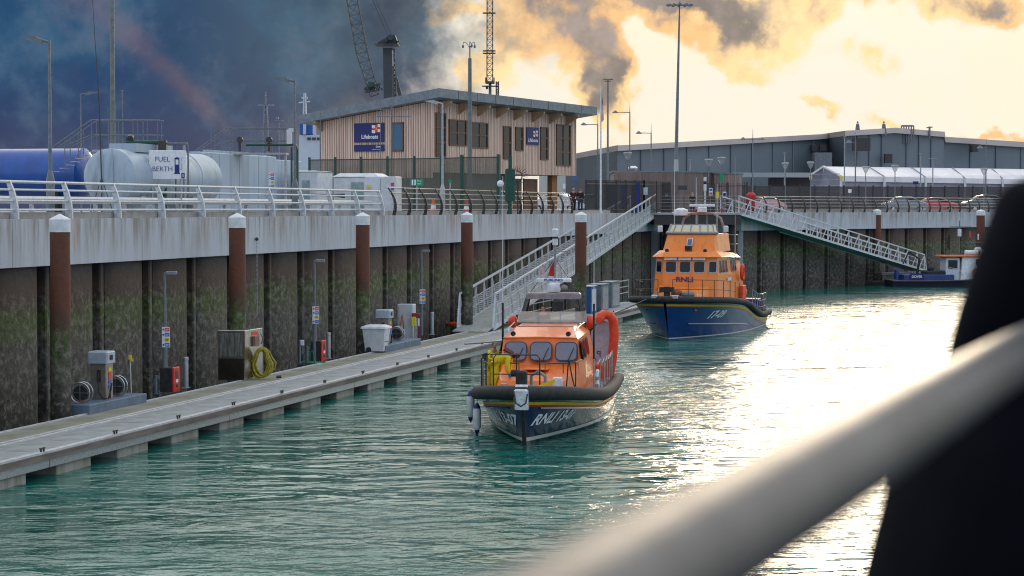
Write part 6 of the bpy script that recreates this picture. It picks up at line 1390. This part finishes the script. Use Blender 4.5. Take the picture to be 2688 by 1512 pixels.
    sg = clear_glass('amber screen', (.95, .82, .52), .72); r0, r1 = ring(9.5, 9.95, 1.30, 5.27), ring(9.25, 9.65, 1.18, 5.68)
    for k in range(1, 9):
        part('windscreen', MB().add([r0[k], r0[k + 1], r1[k + 1], r1[k]], [(0, 1, 2, 3)]), sg, t); part('screen_post', MB().bar(r0[k], r1[k], .06), PIPES, t)
    part('screen_rail', MB().tube(r1[1:-1], .03, 6), PIPES, t, True)
    part('solar_panel', MB().extr(rrect(0, 0, .30, .42, .03, V3((10.33, .05, 4.78)), V3((0, 1, .12)).normalized(), V3((-.45, 0, .9)).normalized()), (.03, 0, 0)), WHITEG, fbm); part('solar_cell', MB().extr(rrect(0, 0, .22, .34, .01, V3((10.365, .05, 4.78)), V3((0, 1, .12)).normalized(), V3((-.45, 0, .9)).normalized()), (.008, 0, 0)), pm('solar blue', (.12, .2, .38)), fbm)
    part('deck_gun', MB().bbox(10.7, 10.95, -.1, .25, 4.34, 4.6, .04), BLACK, t)
    # arch, radar and masts
    part('radar_arch', MB().tube([(6.6, -1.25, 4.1), (6.7, -1.2, 5.3), (6.8, -1.0, 6.0), (6.85, -.6, 6.25), (6.85, .6, 6.25), (6.8, 1.0, 6.0), (6.7, 1.2, 5.3), (6.6, 1.25, 4.1)], .07, 8), pm('mauve grey radar arch', (.30, .26, .28)), t, True)
    part('radar_base', MB().bbox(6.6, 7.1, -.22, .22, 6.32, 6.6, .05), WHITE, t); part('radar_scanner', MB().bbox(6.78, 6.92, -.68, .68, 6.62, 6.76, .03), WHITE, t); part('radome', MB().lathe([(.38, 6.15), (.4, 6.3), (.36, 6.45), (.1, 6.55)], 14, (6.9, -1.15, 0)), WHITE, t, True)
    part('mast', MB().cyl((6.8, -.25, 5.2), (6.8, -.25, 6.3), .025).cyl((6.8, .25, 5.2), (6.8, .25, 6.3), .025), PIPES, t)
    for x, y, z in ((6.4, -1.6, 8.6), (6.4, 1.7, 9.3), (5.5, -.6, 8.2), (7.6, .95, 7.8)): part('whip_aerial', MB().cyl((x, y, 4.0), (x, y, z), .022, .01, 6), PIPES if y > 1 else WHITE, t, True)
    part('ensign', MB().add([(6.8, -.45, 6.3), (6.8, -.25, 6.62), (6.75, -.15, 6.28)], [(0, 1, 2)]), RED, t); part('house_flag', MB().add([(6.8, .9, 6.62), (6.8, 1.0, 6.3), (6.8, 1.12, 6.28)], [(0, 1, 2)]), RED, t)
    # rails
    stanchions(t, [Hh.pt(u, .98, 1, -.18) for u in (.60, .66, .72, .78, .84, .90, .95, .985)], .95, PIPE, (1., .5)); stanchions(t, [Hh.pt(u, .98, -1, -.18) for u in (.60, .70, .80, .88, .94, .985)], .95, PIPE, (1., .5))
    stanchions(t, [Hh.pt(u, .98, 1, -.12) for u in (.02, .08, .14, .20, .26, .32, .38)], 1.05, PIPES, (1., .66, .33))
    stanchions(t, [V3((5.4, y, 4.1)) for y in (1.5, .9, .3, -.4, -1.2)], 1.0, PIPES); stanchions(t, [V3((x, 1.55, 4.1)) for x in (5.4, 4.7)], 1.0, PIPES)
    part('ladder', MB().bar((4.4, 1.55, .9), (4.9, 1.5, 4.1), .05).bar((4.4, 1.05, .9), (4.9, 1.0, 4.1), .05), PIPES, t)
    part('stern_locker', MB().bbox(.3, 1.3, -2.0, 2.1, .8, 1.5, .05), BLUEH, t); part('daughter_boat', MB().tube([(1.6, 1.2, 1.9), (3.0, 1.4, 1.95), (4.2, 1.2, 2.3)], .32, 10), REDO, t, True); part('white_canister', MB().cyl((3.2, .9, 2.6), (3.9, .9, 2.6), .2, n=12), WHITE, t, True)
    part('stern_quarter', MB().extr([(.05, 2.3, .8), (1.3, 2.35, .8), (1.1, 2.3, 1.75), (.4, 2.25, 1.75)], (0, -.12, 0)), NAVY, t)
    part('anchor_winch', MB().cyl((14.3, -.3, 2.0), (14.3, -.3, 2.6), .16, n=10).cbox((14.3, -.3, 2.45), (.4, .7, .25)), BLACK, t); part('winch_rope', MB().tube([(14, -.9, 2.1), (14.2, -.8, 2.3), (14, -.6, 2.35)], .06, 6), ROPE, t)
    part('rope_bag', MB().ball((13.9, .7, 2.2), (.3, .35, .18), 10, 6), GREYM, t); part('red_bag', MB().ball((13.8, .1, 2.25), (.25, .3, .2), 10, 6), pm('brown red bag', (.3, .07, .03)), t)
    part('rescue_net', MB().bbox(5.2, 6.2, 1.95, 2.1, 1.2, 2.4, .03), REDO, t)
    return t
SV = severn()
# mooring line from the big lifeboat to the pontoon, and dark rubber boom between them
sv = Matrix.Translation(SV.location) @ Matrix.Rotation(SV.rotation_euler.z, 4, 'Z')
a = sv @ Vector((15.9, -.9, 2.05)); b = q(88, 23.4, .8)
t = thing('mooring_line', 'dark mooring line from the big lifeboat bow to the pontoon', 'rope', b); m = MB().tube([(b + (a - b) * (k / 10) - Vector((0, 0, .5 * math.sin(math.pi * k / 10)))) - b for k in range(11)], .03, 6); part('rope', m, PIPE, t, True)
t = thing('rubber_boom', 'fat black rubber fender between the pontoon and the big lifeboat', 'fender', q(107, 22.6, 0), ROT)
m = MB(); 
for k in range(7): m.lathe([(.2, -.35), (.38, -.2), (.42, .15), (.3, .45), (.1, .5)], 12, (-6 + k * 1.9, .1 - k * .06, 0))
m.tube([(-6.5, .1, .3), (0, 0, .42), (6, -.4, .35)], .17, 8); part('rubber_bags', m, BLACK, t, True)
# ---------------------------------------------------------------- small workboat
def workboat():
    D = 181.; p = at(1962, 752, D); t = thing('workboat', 'small navy workboat with white wheelhouse and orange roof edge at far right', 'workboat', (p.x, D, 0), R(4)); V3 = Vector
    Hh = Hull([(0, 1.4), (4, 1.5), (8, 1.3), (10.5, .4), (11, 0)], [(0, 1.55), (4, 1.65), (8, 1.55), (10.4, .8), (11.3, .05)], [(0, .55), (4, .55), (8, .7), (11.3, 1.05)], .4)
    Hh.build(t, pm('workboat hull', (.012, .016, .05), (.03, .02, .03), 3, .4), BLACK); Hh.fender(.07, t, .04, pm('rusty rubbing strake', (.10, .07, .07)))
    BB = pm('workboat blue', (.02, .05, .22), None, 3, .4)
    part('bulwark', MB().bbox(.9, 5.2, -1.45, 1.45, .5, 1.02, .05), BB, t); nb = part('name_board', MB().box(1.4, 2.6, -1.52, -1.46, .6, 1.12), NAVYS, t); text('DOVER', .27, TXTW, nb, (2., -1.53, .86), (R(90), 0, 0), 'lettering', weight=.006)
    part('deck_crane', MB().tube([(2.4, 0, 1.0), (2.6, 0, 2.3), (1.7, 0, 2.9), (1.2, 0, 1.9)], [.12, .1, .08, .06], 6), BLACK, t, True); part('deck_gear', MB().bbox(2.9, 4.6, -1, .8, 1.02, 1.35, .1).ball((3.4, -.6, 1.5), (.3, .3, .25), 8, 6), BLACK, t)
    part('drum', MB().cyl((.45, -.9, .6), (.45, -.9, 1.4), .2, n=12), BB, t, True)
    wh = part('wheelhouse', MB().loft([[V3((5.8, -1.15, .55)), V3((9.6, -1.1, .6)), V3((9.6, 1.1, .6)), V3((5.8, 1.15, .55))], [V3((5.9, -1.1, 1.5)), V3((9.2, -1.05, 1.5)), V3((9.2, 1.05, 1.5)), V3((5.9, 1.1, 1.5))], [V3((6.0, -1.0, 2.5)), V3((8.7, -.95, 2.5)), V3((8.7, .95, 2.5)), V3((6.0, 1.0, 2.5))]]), WHITE, t)
    part('cabin_wall', MB().bbox(4.6, 5.8, -.9, .9, .55, 2.4, .04), WHITEG, t)
    for cx, w in ((6.5, .5), (7.35, .75), (8.25, .6)): pane(wh, cx, .48, w, .62, .06, V3((0, -1.06, 1.5)), V3((1, 0, 0)), V3((0, .1, 1)).normalized(), DG, GREYM, .03)
    pane(wh, 5.2, .4, .75, .7, .05, V3((0, -.91, 1.45)), V3((1, 0, 0)), V3((0, 0, 1)), DG, GREYM, .03)
    part('roof', MB().bbox(4.2, 8.9, -1.2, 1.2, 2.5, 2.62, .04), pm('orange roof edge', (.75, .16, .03)), t); part('liferaft', MB().cyl((6.3, -.6, 2.85), (7.4, -.6, 2.85), .2, n=12).cyl((7.7, -.5, 2.85), (8.6, -.5, 2.85), .2, n=12), WHITE, t, True); part('radome', MB().lathe([(.32, 2.95), (.35, 3.1), (.2, 3.3)], 12, (7.6, 0, 0)), WHITE, t, True)
    part('lifebuoy', MB().tube([(7.2 + .33 * math.cos(R(a)), -1.2, 1.15 + .33 * math.sin(R(a))) for a in range(0, 360, 30)], .08, 8, True), REDO, t, True)
    part('mast', MB().cyl((6.0, 0, 2.6), (6.0, 0, 5.5), .05).bar((5.2, 0, 5.0), (7.0, 0, 5.0), .05).bar((6.6, 0, 3.7), (8.4, 0, 3.7), .05).cyl((8.4, 0, 2.6), (8.4, 0, 4.2), .04), GREYM, t); part('mast_light', MB().cyl((6.0, 0, 4.2), (6.0, 0, 4.8), .16, n=10), WHITE, t); part('mast_light', MB().cyl((6.9, 0, 4.1), (6.9, 0, 4.6), .07, n=8), SIGNR, t); part('mast_light', MB().cyl((7.6, 0, 3.9), (7.6, 0, 4.4), .06, n=8), WHITE, t)
    part('flag', MB().add([(5.2, 0, 3.0), (5.2, 0, 4.4), (5.0, 0, 4.2), (4.9, 0, 3.3)], [(0, 1, 2, 3)]), BLACK, t); part('deck_rail', MB().tube([(4.5, -1.3, 1.0), (4.8, -1.3, 1.6), (5.6, -1.3, 1.5), (6.0, -1.3, .9)], .03, 6), ALU, t, True)
workboat()
# ================================================================ PONTOON FURNITURE
def onp(x, y): p = atz(x, y, ZP + .004); return Vector((p.x, p.y, ZP + .004))
def reel(parent, x, y, z, r=.30, w=.22):
    m = part('hose_reel', MB().cyl((x - w * .4, y, z + r), (x + w * .4, y, z + r), r * .72, n=20), BLACK, parent, True)
    for s_ in (-1, 1):
        part('reel_rim', MB().tube([(x + s_ * w / 2, y + r * math.cos(R(a)), z + r + r * math.sin(R(a))) for a in range(0, 360, 20)], .022, 6, True), ALU, m, True)
        part('spoke', MB().bar((x + s_ * w / 2, y - r, z + r), (x + s_ * w / 2, y + r, z + r), .02).bar((x + s_ * w / 2, y, z), (x + s_ * w / 2, y, z + 2 * r), .02), GREYM, m)
    part('reel_foot', MB().box(x - .1, x + .1, y - .12, y + .12, z - .02, z + .1), pm('rusty foot', (.25, .13, .10)), m)
def dispenser(front, label, plen, s0, reels, h=1.42, faces=True):
    t = thing('fuel_dispenser', label, 'fuel dispenser', front, ROT)
    part('plinth', MB().bbox(0, plen, 0, .95, 0, .27, .02), pm('blue grey plinth', (.12, .18, .25), (.09, .14, .20), 3, .6), t)
    b = part('body', MB().bbox(s0, s0 + .5, .25, .75, .27, .27 + h * .75, .02), pm('brushed beige steel', (.32, .28, .25), (.24, .21, .19), 6, .35, .5), t)
    part('head', MB().bbox(s0 - .06, s0 + .54, .18, .82, .27 + h * .75, .27 + h, .04), pm('pale grey head', (.40, .47, .54), (.32, .38, .44), 4, .4), t)
    part('display', MB().box(s0 + .1, s0 + .3, .165, .178, .27 + h * .82, .27 + h * .92), BLACK, b)
    for i, mt in enumerate((SIGNY, SIGNR, SIGNR, SIGNB, SIGNB)): part('sticker', MB().box(s0 + .16, s0 + .34, .235, .248, .27 + h * (.58 - i * .09), .27 + h * (.655 - i * .09)), mt, b)
    part('nozzle', MB().box(s0 - .05, s0 - .002, .42, .52, .8, 1.15).tube([(s0 - .05, .47, 1.1), (s0 - .14, .45, .9), (s0 - .2, .4, .5), (s0 - .12, .3, .32), (s0 - .02, .2, .3)], .018, 6), BLACK, b)
    for x, y in reels: reel(t, x, y, .27)
    part('hose', MB().tube([(s0 - .15, .12, .3), (s0 - .1, .05, .6), (s0 + .02, .08, .75), (s0 + .05, .15, .55), (s0 - .05, .1, .32)], .022, 6), BLACK, t, True)
    return t
dispenser(onp(651, 963.5), 'fuel dispenser on a blue grey plinth nearest the left, with two hose reels', 4.1, 1.7, ((.55, .5), (3.0, .5)))
dispenser(onp(1137, 861.5), 'fuel dispenser with hose reels beside the white wheeled bin', 5.2, 1.2, ((.5, .5), (3.4, .55)))
def plamp(x, y, ytop, label):
    p = onp(x, y); t = thing('pontoon_lamp', label, 'lamp post', p, 0, 'pontoon lamp posts with hazard notices'); h = row(ytop, p.y) - p.z; u = p.y / F
    part('pole', MB().cyl((0, 0, 0), (0, 0, h * .55), .085, .075, 12).cyl((0, 0, h * .55), (0, 0, h), .06, .045, 10), GREYM, t, True)
    part('arm', MB().cyl((0, 0, h - .03), (.15, 0, h), .035, n=8), GREYM, t); part('lamp_head', MB().bbox(.05, .40, -.08, .08, h - .05, h + .05, .02), pm('pale lamp head', (.22, .26, .34)), t)
    part('bracket', MB().box(-.09, .02, -.05, .05, h * .55, h * .58), GREYM, t)
    z0, z1 = h - 4.55 + 1.9, h - 4.55 + 2.58
    hazard(t, .26, h * .375, h * .545, -.09, .05); return t
plamp(775, 926, 731, 'lamp post on the pontoon beside the first red fire box'); plamp(1020.5, 876, 711, 'lamp post on the pontoon beside the green hose'); plamp(1195.5, 833.6, 695, 'lamp post on the pontoon nearest the gangway')
def bollard(x, y, yt, label, r=.085, mt=GALV, cap=True):
    p = onp(x, y); t = thing('service_post', label, 'post', p); h = row(yt, p.y) - p.z
    part('post', MB().cyl((0, 0, 0), (0, 0, h * .9), r, n=14), mt, t, True); part('cap', MB().lathe([(r * 1.12, h * .9), (r * 1.12, h * .98), (r * .8, h)], 14), mt, t, True); part('base_plate', MB().box(-r * 1.5, r * 1.5, -r * 1.5, r * 1.5, -.002, .02), mt, t); return t
bollard(809, 920, 869, 'grey service post right of the first red fire box'); bollard(1043, 872, 829, 'grey service post right of the second red fire box'); bollard(1213, 832.5, 795.5, 'grey service post right of the third lamp post')
BLUG = pm('blue grey post', (.10, .17, .25), None, 4, .5)
bollard(760, 930, 899, 'thin blue grey post left of the first lamp post', .04, BLUG); t = bollard(996, 881, 841, 'thin blue grey post with socket box left of the green hose', .045, BLUG)
part('socket_box', MB().bbox(.02, .17, -.08, .0, .72, .92, .02), WHITEG, t)
bollard(1008, 880, 852, 'short green grey post in the green hose coil', .05, pm('green grey post', (.10, .18, .19)))
p = onp(1012, 879.5); t = thing('garden_hose', 'green hose lying in loops on the pontoon', 'hose', p); m = MB(); pts = []
for k in range(60): a = k * .42; rr = .25 + .2 * math.sin(k * .23); pts.append((math.cos(a) * rr * 1.3 + .1, math.sin(a) * rr, .02 + .02 * (k % 3)))
part('coil', MB().tube(pts, .016, 5), TEALM, t, True); part('upright_loop', MB().tube([(.0, 0, .02), (.05, -.05, .45), (.12, -.05, .5), (.2, 0, .02)], .018, 6), TEALM, t, True)
def firebox(x, y, label):
    p = onp(x, y); t = thing('fire_box', label, 'fire extinguisher box', p, ROT)
    part('cabinet', MB().bbox(-.28, .28, .02, .42, 0, .78, .02), BLACK, t); d = part('door', MB().bbox(-.28, .28, -.05, .018, 0, .80, .03), RED, t)
    part('window', MB().box(-.12, .10, -.056, -.051, .42, .68), DARKM, d); part('label_plate', MB().box(-.08, .1, -.056, -.051, .30, .40), SIGNW, d); part('handle', MB().box(-.08, .08, -.07, -.051, .15, .24), DARKM, d)
firebox(792, 926, 'red fronted black fire box beside the first lamp post'); firebox(1034, 875.5, 'red fronted black fire box beside the second lamp post')
p = onp(719.5, 934); t = thing('marker_rod', 'thin white rod with yellow head behind the left plinth', 'marker rod', p); h = row(868, p.y) - p.z
part('rod', MB().cyl((0, 0, 0), (-.03, 0, h - .1), .018, n=6), WHITEG, t); part('head', MB().cbox((-.03, 0, h - .03), (.09, .07, .14)).cbox((.02, 0, h - .12), (.09, .06, .08)), SIGNY, t)
# stainless cabinet with the yellow hose
p = onp(906, 908.5); t = thing('steel_cabinet', 'polished stainless service cabinet with a window on its side', 'cabinet', p, ROT); u = p.y / F; h = 83 * u
L_ = scol(934, sn(p)[1]) - sn(p)[0]
part('body', MB().bbox(0, L_, 0, 1.0, 0, h, .015), STEELP, t); part('side_window', MB().box(-.012, -.002, .1, .9, h * .48, h * .95), pm('pale reflecting panel', (.50, .53, .52), (.24, .22, .19), 2, .15, .7, stretch=(1, 6, 1)), t)
part('lower_panel', MB().box(-.012, -.002, .04, .96, .03, h * .44), pm('dark mirror panel', (.07, .055, .045), (.05, .04, .035), 2, .15, .6), t)
part('control_box', MB().bbox(L_ * .42, L_ * .66, -.1, -.002, h * .66, h * .86, .01), pm('brown control box', (.22, .13, .09)), t); part('red_label', MB().box(L_ * .38, L_ * .7, -.014, -.004, h * .88, h * .95), SIGNR, t); part('valve', MB().tube([(L_ * .8, -.05, h * .9), (L_ * .85, -.1, h * .8), (L_ * .85, -.05, h * .68)], .02, 6), GREYM, t)
lx = L_ * .72; t = thing('yellow_hose', 'thick coil of yellow hose hanging on the stainless cabinet', 'hose', p + A * (L_ * .55) - N * .24 - Vector((0, 0, .03)), R(12)); m = MB(); rs = random.Random(4)
for k in range(13):
    w = .30 + .34 * rs.random(); zt_ = 1.02 + rs.random() * .12; zb_ = .06 + rs.random() * .12; c = (rs.random() - .5) * .28; dy = -rs.random() * .2
    m.tube([(c * .3 + w * .72 * math.sin(R(a)) * (1. if math.cos(R(a)) < .3 else .75) + c * .7 * (1 - math.cos(R(a))) / 2, dy + .03 * math.sin(R(a * 2)), (zt_ + zb_) / 2 + (zt_ - zb_) / 2 * math.cos(R(a))) for a in range(0, 360, 24)], .026, 6, True)
part('coil', m, HOSEY, t, True); part('coupling', MB().cyl((.5, -.2, .10), (.66, -.25, .12), .05, n=8), DARKM, t)
# bin
p = onp(1122, 862); t = thing('wheeled_bin', 'white plastic wheeled bin with domed lid', 'bin', p + A * .35, ROT)
part('body', MB().loft([[(-.30, -.26, .05), (.30, -.26, .05), (.30, .50, .05), (-.30, .50, .05)], [(-.40, -.36, .98), (.40, -.36, .98), (.40, .60, .98), (-.40, .60, .98)]]), WHITEG, t); part('lid', MB().loft([[(-.46, -.42, .98), (.46, -.42, .98), (.46, .66, .98), (-.46, .66, .98)], [(-.44, -.40, 1.05), (.44, -.40, 1.05), (.44, .64, 1.05), (-.44, .64, 1.05)], [(-.25, -.2, 1.13), (.25, -.2, 1.13), (.25, .44, 1.13), (-.25, .44, 1.13)]]), WHITE, t)
part('wheel', MB().cyl((-.36, .35, .11), (-.30, .35, .11), .11, n=12), BLACK, t); part('strap', MB().box(-.352, .352, -.315, -.30, .43, .45), DARKM, t)
# grey cabinet and red yellow post by the second dispenser
p = onp(1180, 839); t = thing('electric_cabinet', 'tall pale grey electrical cabinet behind the second dispenser', 'cabinet', p + N * .25, ROT - R(90)); h = 57 / F * p.y
part('body', MB().bbox(-.37, .37, -.25, .25, 0, h, .03), WHITEG, t); part('door_gap', MB().box(-.3, -.28, -.256, -.251, .1, h - .1), GREYM, t); part('hose', MB().tube([(-.25, -.3, .2), (-.2, -.33, .7), (-.12, -.32, 1.1), (-.05, -.3, .6), (-.1, -.3, .15)], .025, 6), pm('orange hose', (.65, .12, .03)), t, True)
p = onp(1186, 840); t = thing('emergency_post', 'red topped grey post with yellow box beside the electrical cabinet', 'emergency post', p, 0); h = 43 / F * p.y
part('post', MB().box(-.08, .08, -.05, .05, 0, h * .8), GALV, t); part('hood', MB().bbox(-.17, .2, -.1, .1, h * .86, h, .03), pm('dark red plastic', (.3, .02, .02)), t); part('yellow_box', MB().bbox(-.2, .02, -.14, -.051, h * .5, h * .86, .02), SIGNY, t); part('red_column', MB().box(.09, .2, -.04, .06, 0, h * .86), pm('dark red plastic', (.3, .02, .02)), t); part('label_plate', MB().box(.1, .18, -.05, -.042, h * .5, h * .8), SIGNW, t)
p = onp(1250, 817); t = thing('orange_lifeline', 'orange rope coil lying at the back of the pontoon', 'rope coil', p); m = MB()
for k in range(5): m.tube([(math.cos(R(a)) * (.35 + k * .1), math.sin(R(a)) * .5, .03 + k * .02) for a in range(0, 360, 30)], .035, 6, True)
part('coil', m, REDO, t, True)
# kiosk boxes near the big lifeboat
def kiosk(x0, x1, yb, yt, mt, label, mt2):
    p = onp(x0, yb); t = thing('berth_kiosk', label, 'kiosk', p, ROT); u = p.y / F; h = (yb - yt) * u; L_ = scol(x1, sn(p)[1]) - sn(p)[0]
    part('body', MB().bbox(0, L_ * .96, 0, .8, 0, h, .03), mt, t); part('door', MB().box(L_ * .12, L_ * .84, -.015, -.002, .1, h - .15), mt2, t); part('end_panel', MB().box(-.015, -.002, .06, .74, .06, h - .08), mt if mt2 is not WHITEG else mt, t); part('top_cap', MB().box(-.03, L_ * .96 + .03, -.03, .83, h, h + .04), mt2, t); return t
kiosk(1473.5, 1483.5, 798, 754, pm('royal blue kiosk', (.008, .10, .30)), 'blue kiosk box beside the pile at the gangway', WHITEG)
kiosk(1491, 1503.5, 795, 751, pm('slate grey kiosk', (.16, .20, .24)), 'grey kiosk box in the middle of the row of three', pm('light kiosk door', (.33, .36, .38)))
kiosk(1508, 1521.5, 789, 747, pm('slate grey kiosk', (.16, .20, .24)), 'grey kiosk box nearest the big lifeboat', pm('light kiosk door', (.33, .36, .38)))
a_ = sn(onp(1527, 786)); t = thing('pontoon_railing', 'grey tube railing along the back of the pontoon end', 'railing', (0, 0, 0), ROT); pts = [Vector((a_[0] - 1 + k * 3.2, 26.1, ZP)) for k in range(5)]; 
for p in pts: part('post', MB().cyl(p, p + Vector((0, 0, 1.2)), .035, n=8), GALV, t, True)
for z in (.4, .8, 1.2): part('rail', MB().cyl(pts[0] + Vector((0, 0, z)), pts[-1] + Vector((0, 0, z)), .03, n=8), GALV, t, True)
t = thing('pontoon_railing', 'grey tube railing seen behind the radar arch of the near lifeboat', 'railing', (0, 0, 0), ROT); pts = [Vector((108 + k * 2.4, 26.2, ZP)) for k in range(5)]
for p in pts: part('post', MB().cyl(p, p + Vector((0, 0, 1.2)), .035, n=8), GALV, t, True)
for z in (.4, .8, 1.2): part('rail', MB().cyl(pts[0] + Vector((0, 0, z)), pts[-1] + Vector((0, 0, z)), .03, n=8), GALV, t, True)
# hanging chains on the wall
p = q(scol(926, 28.6), 28.62, 0); t = thing('hanging_chain', 'galvanised chain hanging down the cope left of the second pile', 'chain', p); m = MB(); 
for k in range(34): c = Vector((0, 0, 5.3 - k * .085)); m.tube([c + Vector((math.cos(R(a)) * .022 * (k % 2), math.cos(R(a)) * .022 * (1 - k % 2), math.sin(R(a)) * .055)) for a in range(0, 360, 60)], .009, 4, True)
part('chain', m, GALV, t); part('ring', MB().ball((0, 0, 5.36), .07, 8, 6), DARKM, t)
# ================================================================ FOREGROUND
DK = H - 1.42
DKX0, DKX1, DKY0, DKY1 = -1.6, 3.6, -2.5, 5.3
structure('viewing_deck', MB().box(DKX0, DKX1, DKY0, DKY1, DK - .25, DK), pm('viewing deck steel', (.12, .12, .13)))
def rp(x, y, d): return at(x, y, d)
r0, r1 = rp(1534, 1278, .95), rp(2128.7, 908, 2.2); r1.z = r0.z; r0.z += .008; r1.z += .008; d = (r1 - r0).normalized()
t = thing('hand_rail', 'thick pale grey handrail crossing the foreground out of focus', 'handrail', (r0.x, r0.y, DK)); z = r0.z - DK
GR = pm('pale grey painted handrail', (.095, .095, .103), (.065, .065, .07), 7, .42, .2)
a = d * -1.6; b = d * 4.6
part('top_rail', MB().tube([Vector((a.x, a.y, z)), Vector((0, 0, z)), Vector((b.x, b.y, z))], .031, 20), GR, t, True)
for k in (-1.5, 4.5): part('stanchion', MB().cyl((d.x * k, d.y * k, 0), (d.x * k, d.y * k, z), .02, n=12), GR, t, True)
# standing figure in a dark hooded coat seen from behind, hand on the rail
DC = pm('dark navy coat', (.0022, .0026, .006), (.0014, .0018, .004), 10, .95); DC.node_tree.nodes['Principled BSDF'].inputs['Specular IOR Level'].default_value = .1
Pp = rp(2440, 626, 3.0); pz = Vector((Pp.x, Pp.y, DK)); hnd = rp(2116, 832, 2.15); hl_ = hnd - pz
t = thing('person', 'person in a long dark hooded coat at the right edge beyond the handrail', 'person', pz, 0)
j = dict(pel=(0, 0, .95, .20), wai=(0, 0, 1.10, .20), che=(.0, 0, 1.30, .21), nek=(0.0, .02, 1.46, .08), hd=(0, .04, 1.56, .08), hpl=(-.1, 0, .88, .16), knl=(-.12, .02, .48, .10), anl=(-.12, 0, .1, .06), tol=(-.14, .12, .05, .05), hpr=(.1, 0, .88, .16), knr=(.12, .02, .48, .10), anr=(.12, 0, .1, .06), tor=(.14, .12, .05, .05),
         shl=(-.20, -.04, 1.37, .09), ell=(-.27, -.04, 1.12, .07), hal=(-.18, -.22, .98, .04), shr=(.21, 0, 1.36, .10), elr=(.32, .1, 1.10, .08), har=(.2, .25, 1.15, .045))
E = [('pel', 'wai'), ('wai', 'che'), ('che', 'nek'), ('nek', 'hd'), ('che', 'shl'), ('shl', 'ell'), ('ell', 'hal'), ('che', 'shr'), ('shr', 'elr'), ('elr', 'har'), ('pel', 'hpl'), ('hpl', 'knl'), ('knl', 'anl'), ('anl', 'tol'), ('pel', 'hpr'), ('hpr', 'knr'), ('knr', 'anr'), ('anr', 'tor')]
skin('body', j, E, SKIN, t)
jj = {k: (*j[k][:3], j[k][3] * 1.22) for k in ('che', 'wai', 'pel', 'shl', 'ell', 'shr', 'elr', 'har', 'nek')}
e_, h_ = Vector(j['ell'][:3]), Vector(j['hal'][:3]); w_ = e_.lerp(h_, .90); jj['hal'] = (*w_, .056)
skin('coat', jj, [('pel', 'wai'), ('wai', 'che'), ('che', 'nek'), ('che', 'shl'), ('shl', 'ell'), ('ell', 'hal'), ('che', 'shr'), ('shr', 'elr'), ('elr', 'har')], DC, t, 2)
part('coat_skirt', MB().loft([[(math.cos(R(a)) * r_, math.sin(R(a)) * r_ * .8, zz) for a in range(0, 360, 20)] for r_, zz in ((.25, 1.34), (.30, 1.20), (.40, 1.05), (.45, .85), (.47, .42))]), DC, t, True)
part('trousers', MB().cyl((-.12, 0, .45), (-.12, 0, .08), .1, .08).cyl((.12, 0, .45), (.12, 0, .08), .1, .08), CLOTHD, t, True)
for sx_ in (-.13, .13): part('shoe', MB().tube([(sx_, -.06, .05), (sx_, .08, .05), (sx_, .17, .04)], [.055, .055, .04], 10), BLACK, t, True)
hb = Vector(j['hal'][:3]); dr = d; sd_ = Vector((-dr.y, dr.x, 0))
m = MB().tube([hb + Vector((.03, .04, .02)), hb - dr * .01 + Vector((0, 0, .01)), hb - dr * .05 + Vector((0, 0, .01)), hb - dr * .085], [.034, .040, .040, .030], 12)
for i in range(4):
    b0 = hb - dr * (.008 + i * .021) + sd_ * .022 + Vector((0, 0, .008)); l = (.9, 1., .97, .82)[i]
    m.tube([b0, b0 + sd_ * .022 * l - Vector((0, 0, .012)), b0 + sd_ * .026 * l - Vector((0, 0, .036 * l)), b0 + sd_ * .010 - Vector((0, 0, .058 * l))], [.0105, .0105, .0095, .008], 8)
m.tube([hb - dr * .06 - sd_ * .02, hb - dr * .085 - sd_ * .032 - Vector((0, 0, .012)), hb - dr * .10 - sd_ * .03 - Vector((0, 0, .032))], [.013, .012, .010], 8)
part('glove', m, BLACK, t, True)
hc = Vector((0, .05, 1.62)); hh_ = part('head', MB().ball((0, 0, 0), (.082, .1, .125), 20, 14), SKIN, t, True, loc=hc, rz=R(165))
part('nose', MB().add([(-.015, -.09, -.02), (.015, -.09, -.02), (0, -.125, -.02), (0, -.09, .03)], [(0, 1, 2), (0, 2, 3), (1, 3, 2)]), SKIN, hh_); part('mouth', MB().cbox((0, -.09, -.06), (.05, .012, .01)), pm('lips', (.35, .12, .10)), hh_)
for sx_ in (-1, 1): part('ear', MB().ball((sx_ * .083, .01, 0), (.012, .022, .034), 8, 6), SKIN, hh_, True); part('eye', MB().ball((sx_ * .032, -.086, .022), .012, 8, 6), BLACK, hh_, True)
part('hood', MB().lathe([(.16, -.20), (.15, -.08), (.135, .04), (.11, .12), (.06, .165), (.01, .175)], 20, (0, .03, 0)), DC, hh_, True)
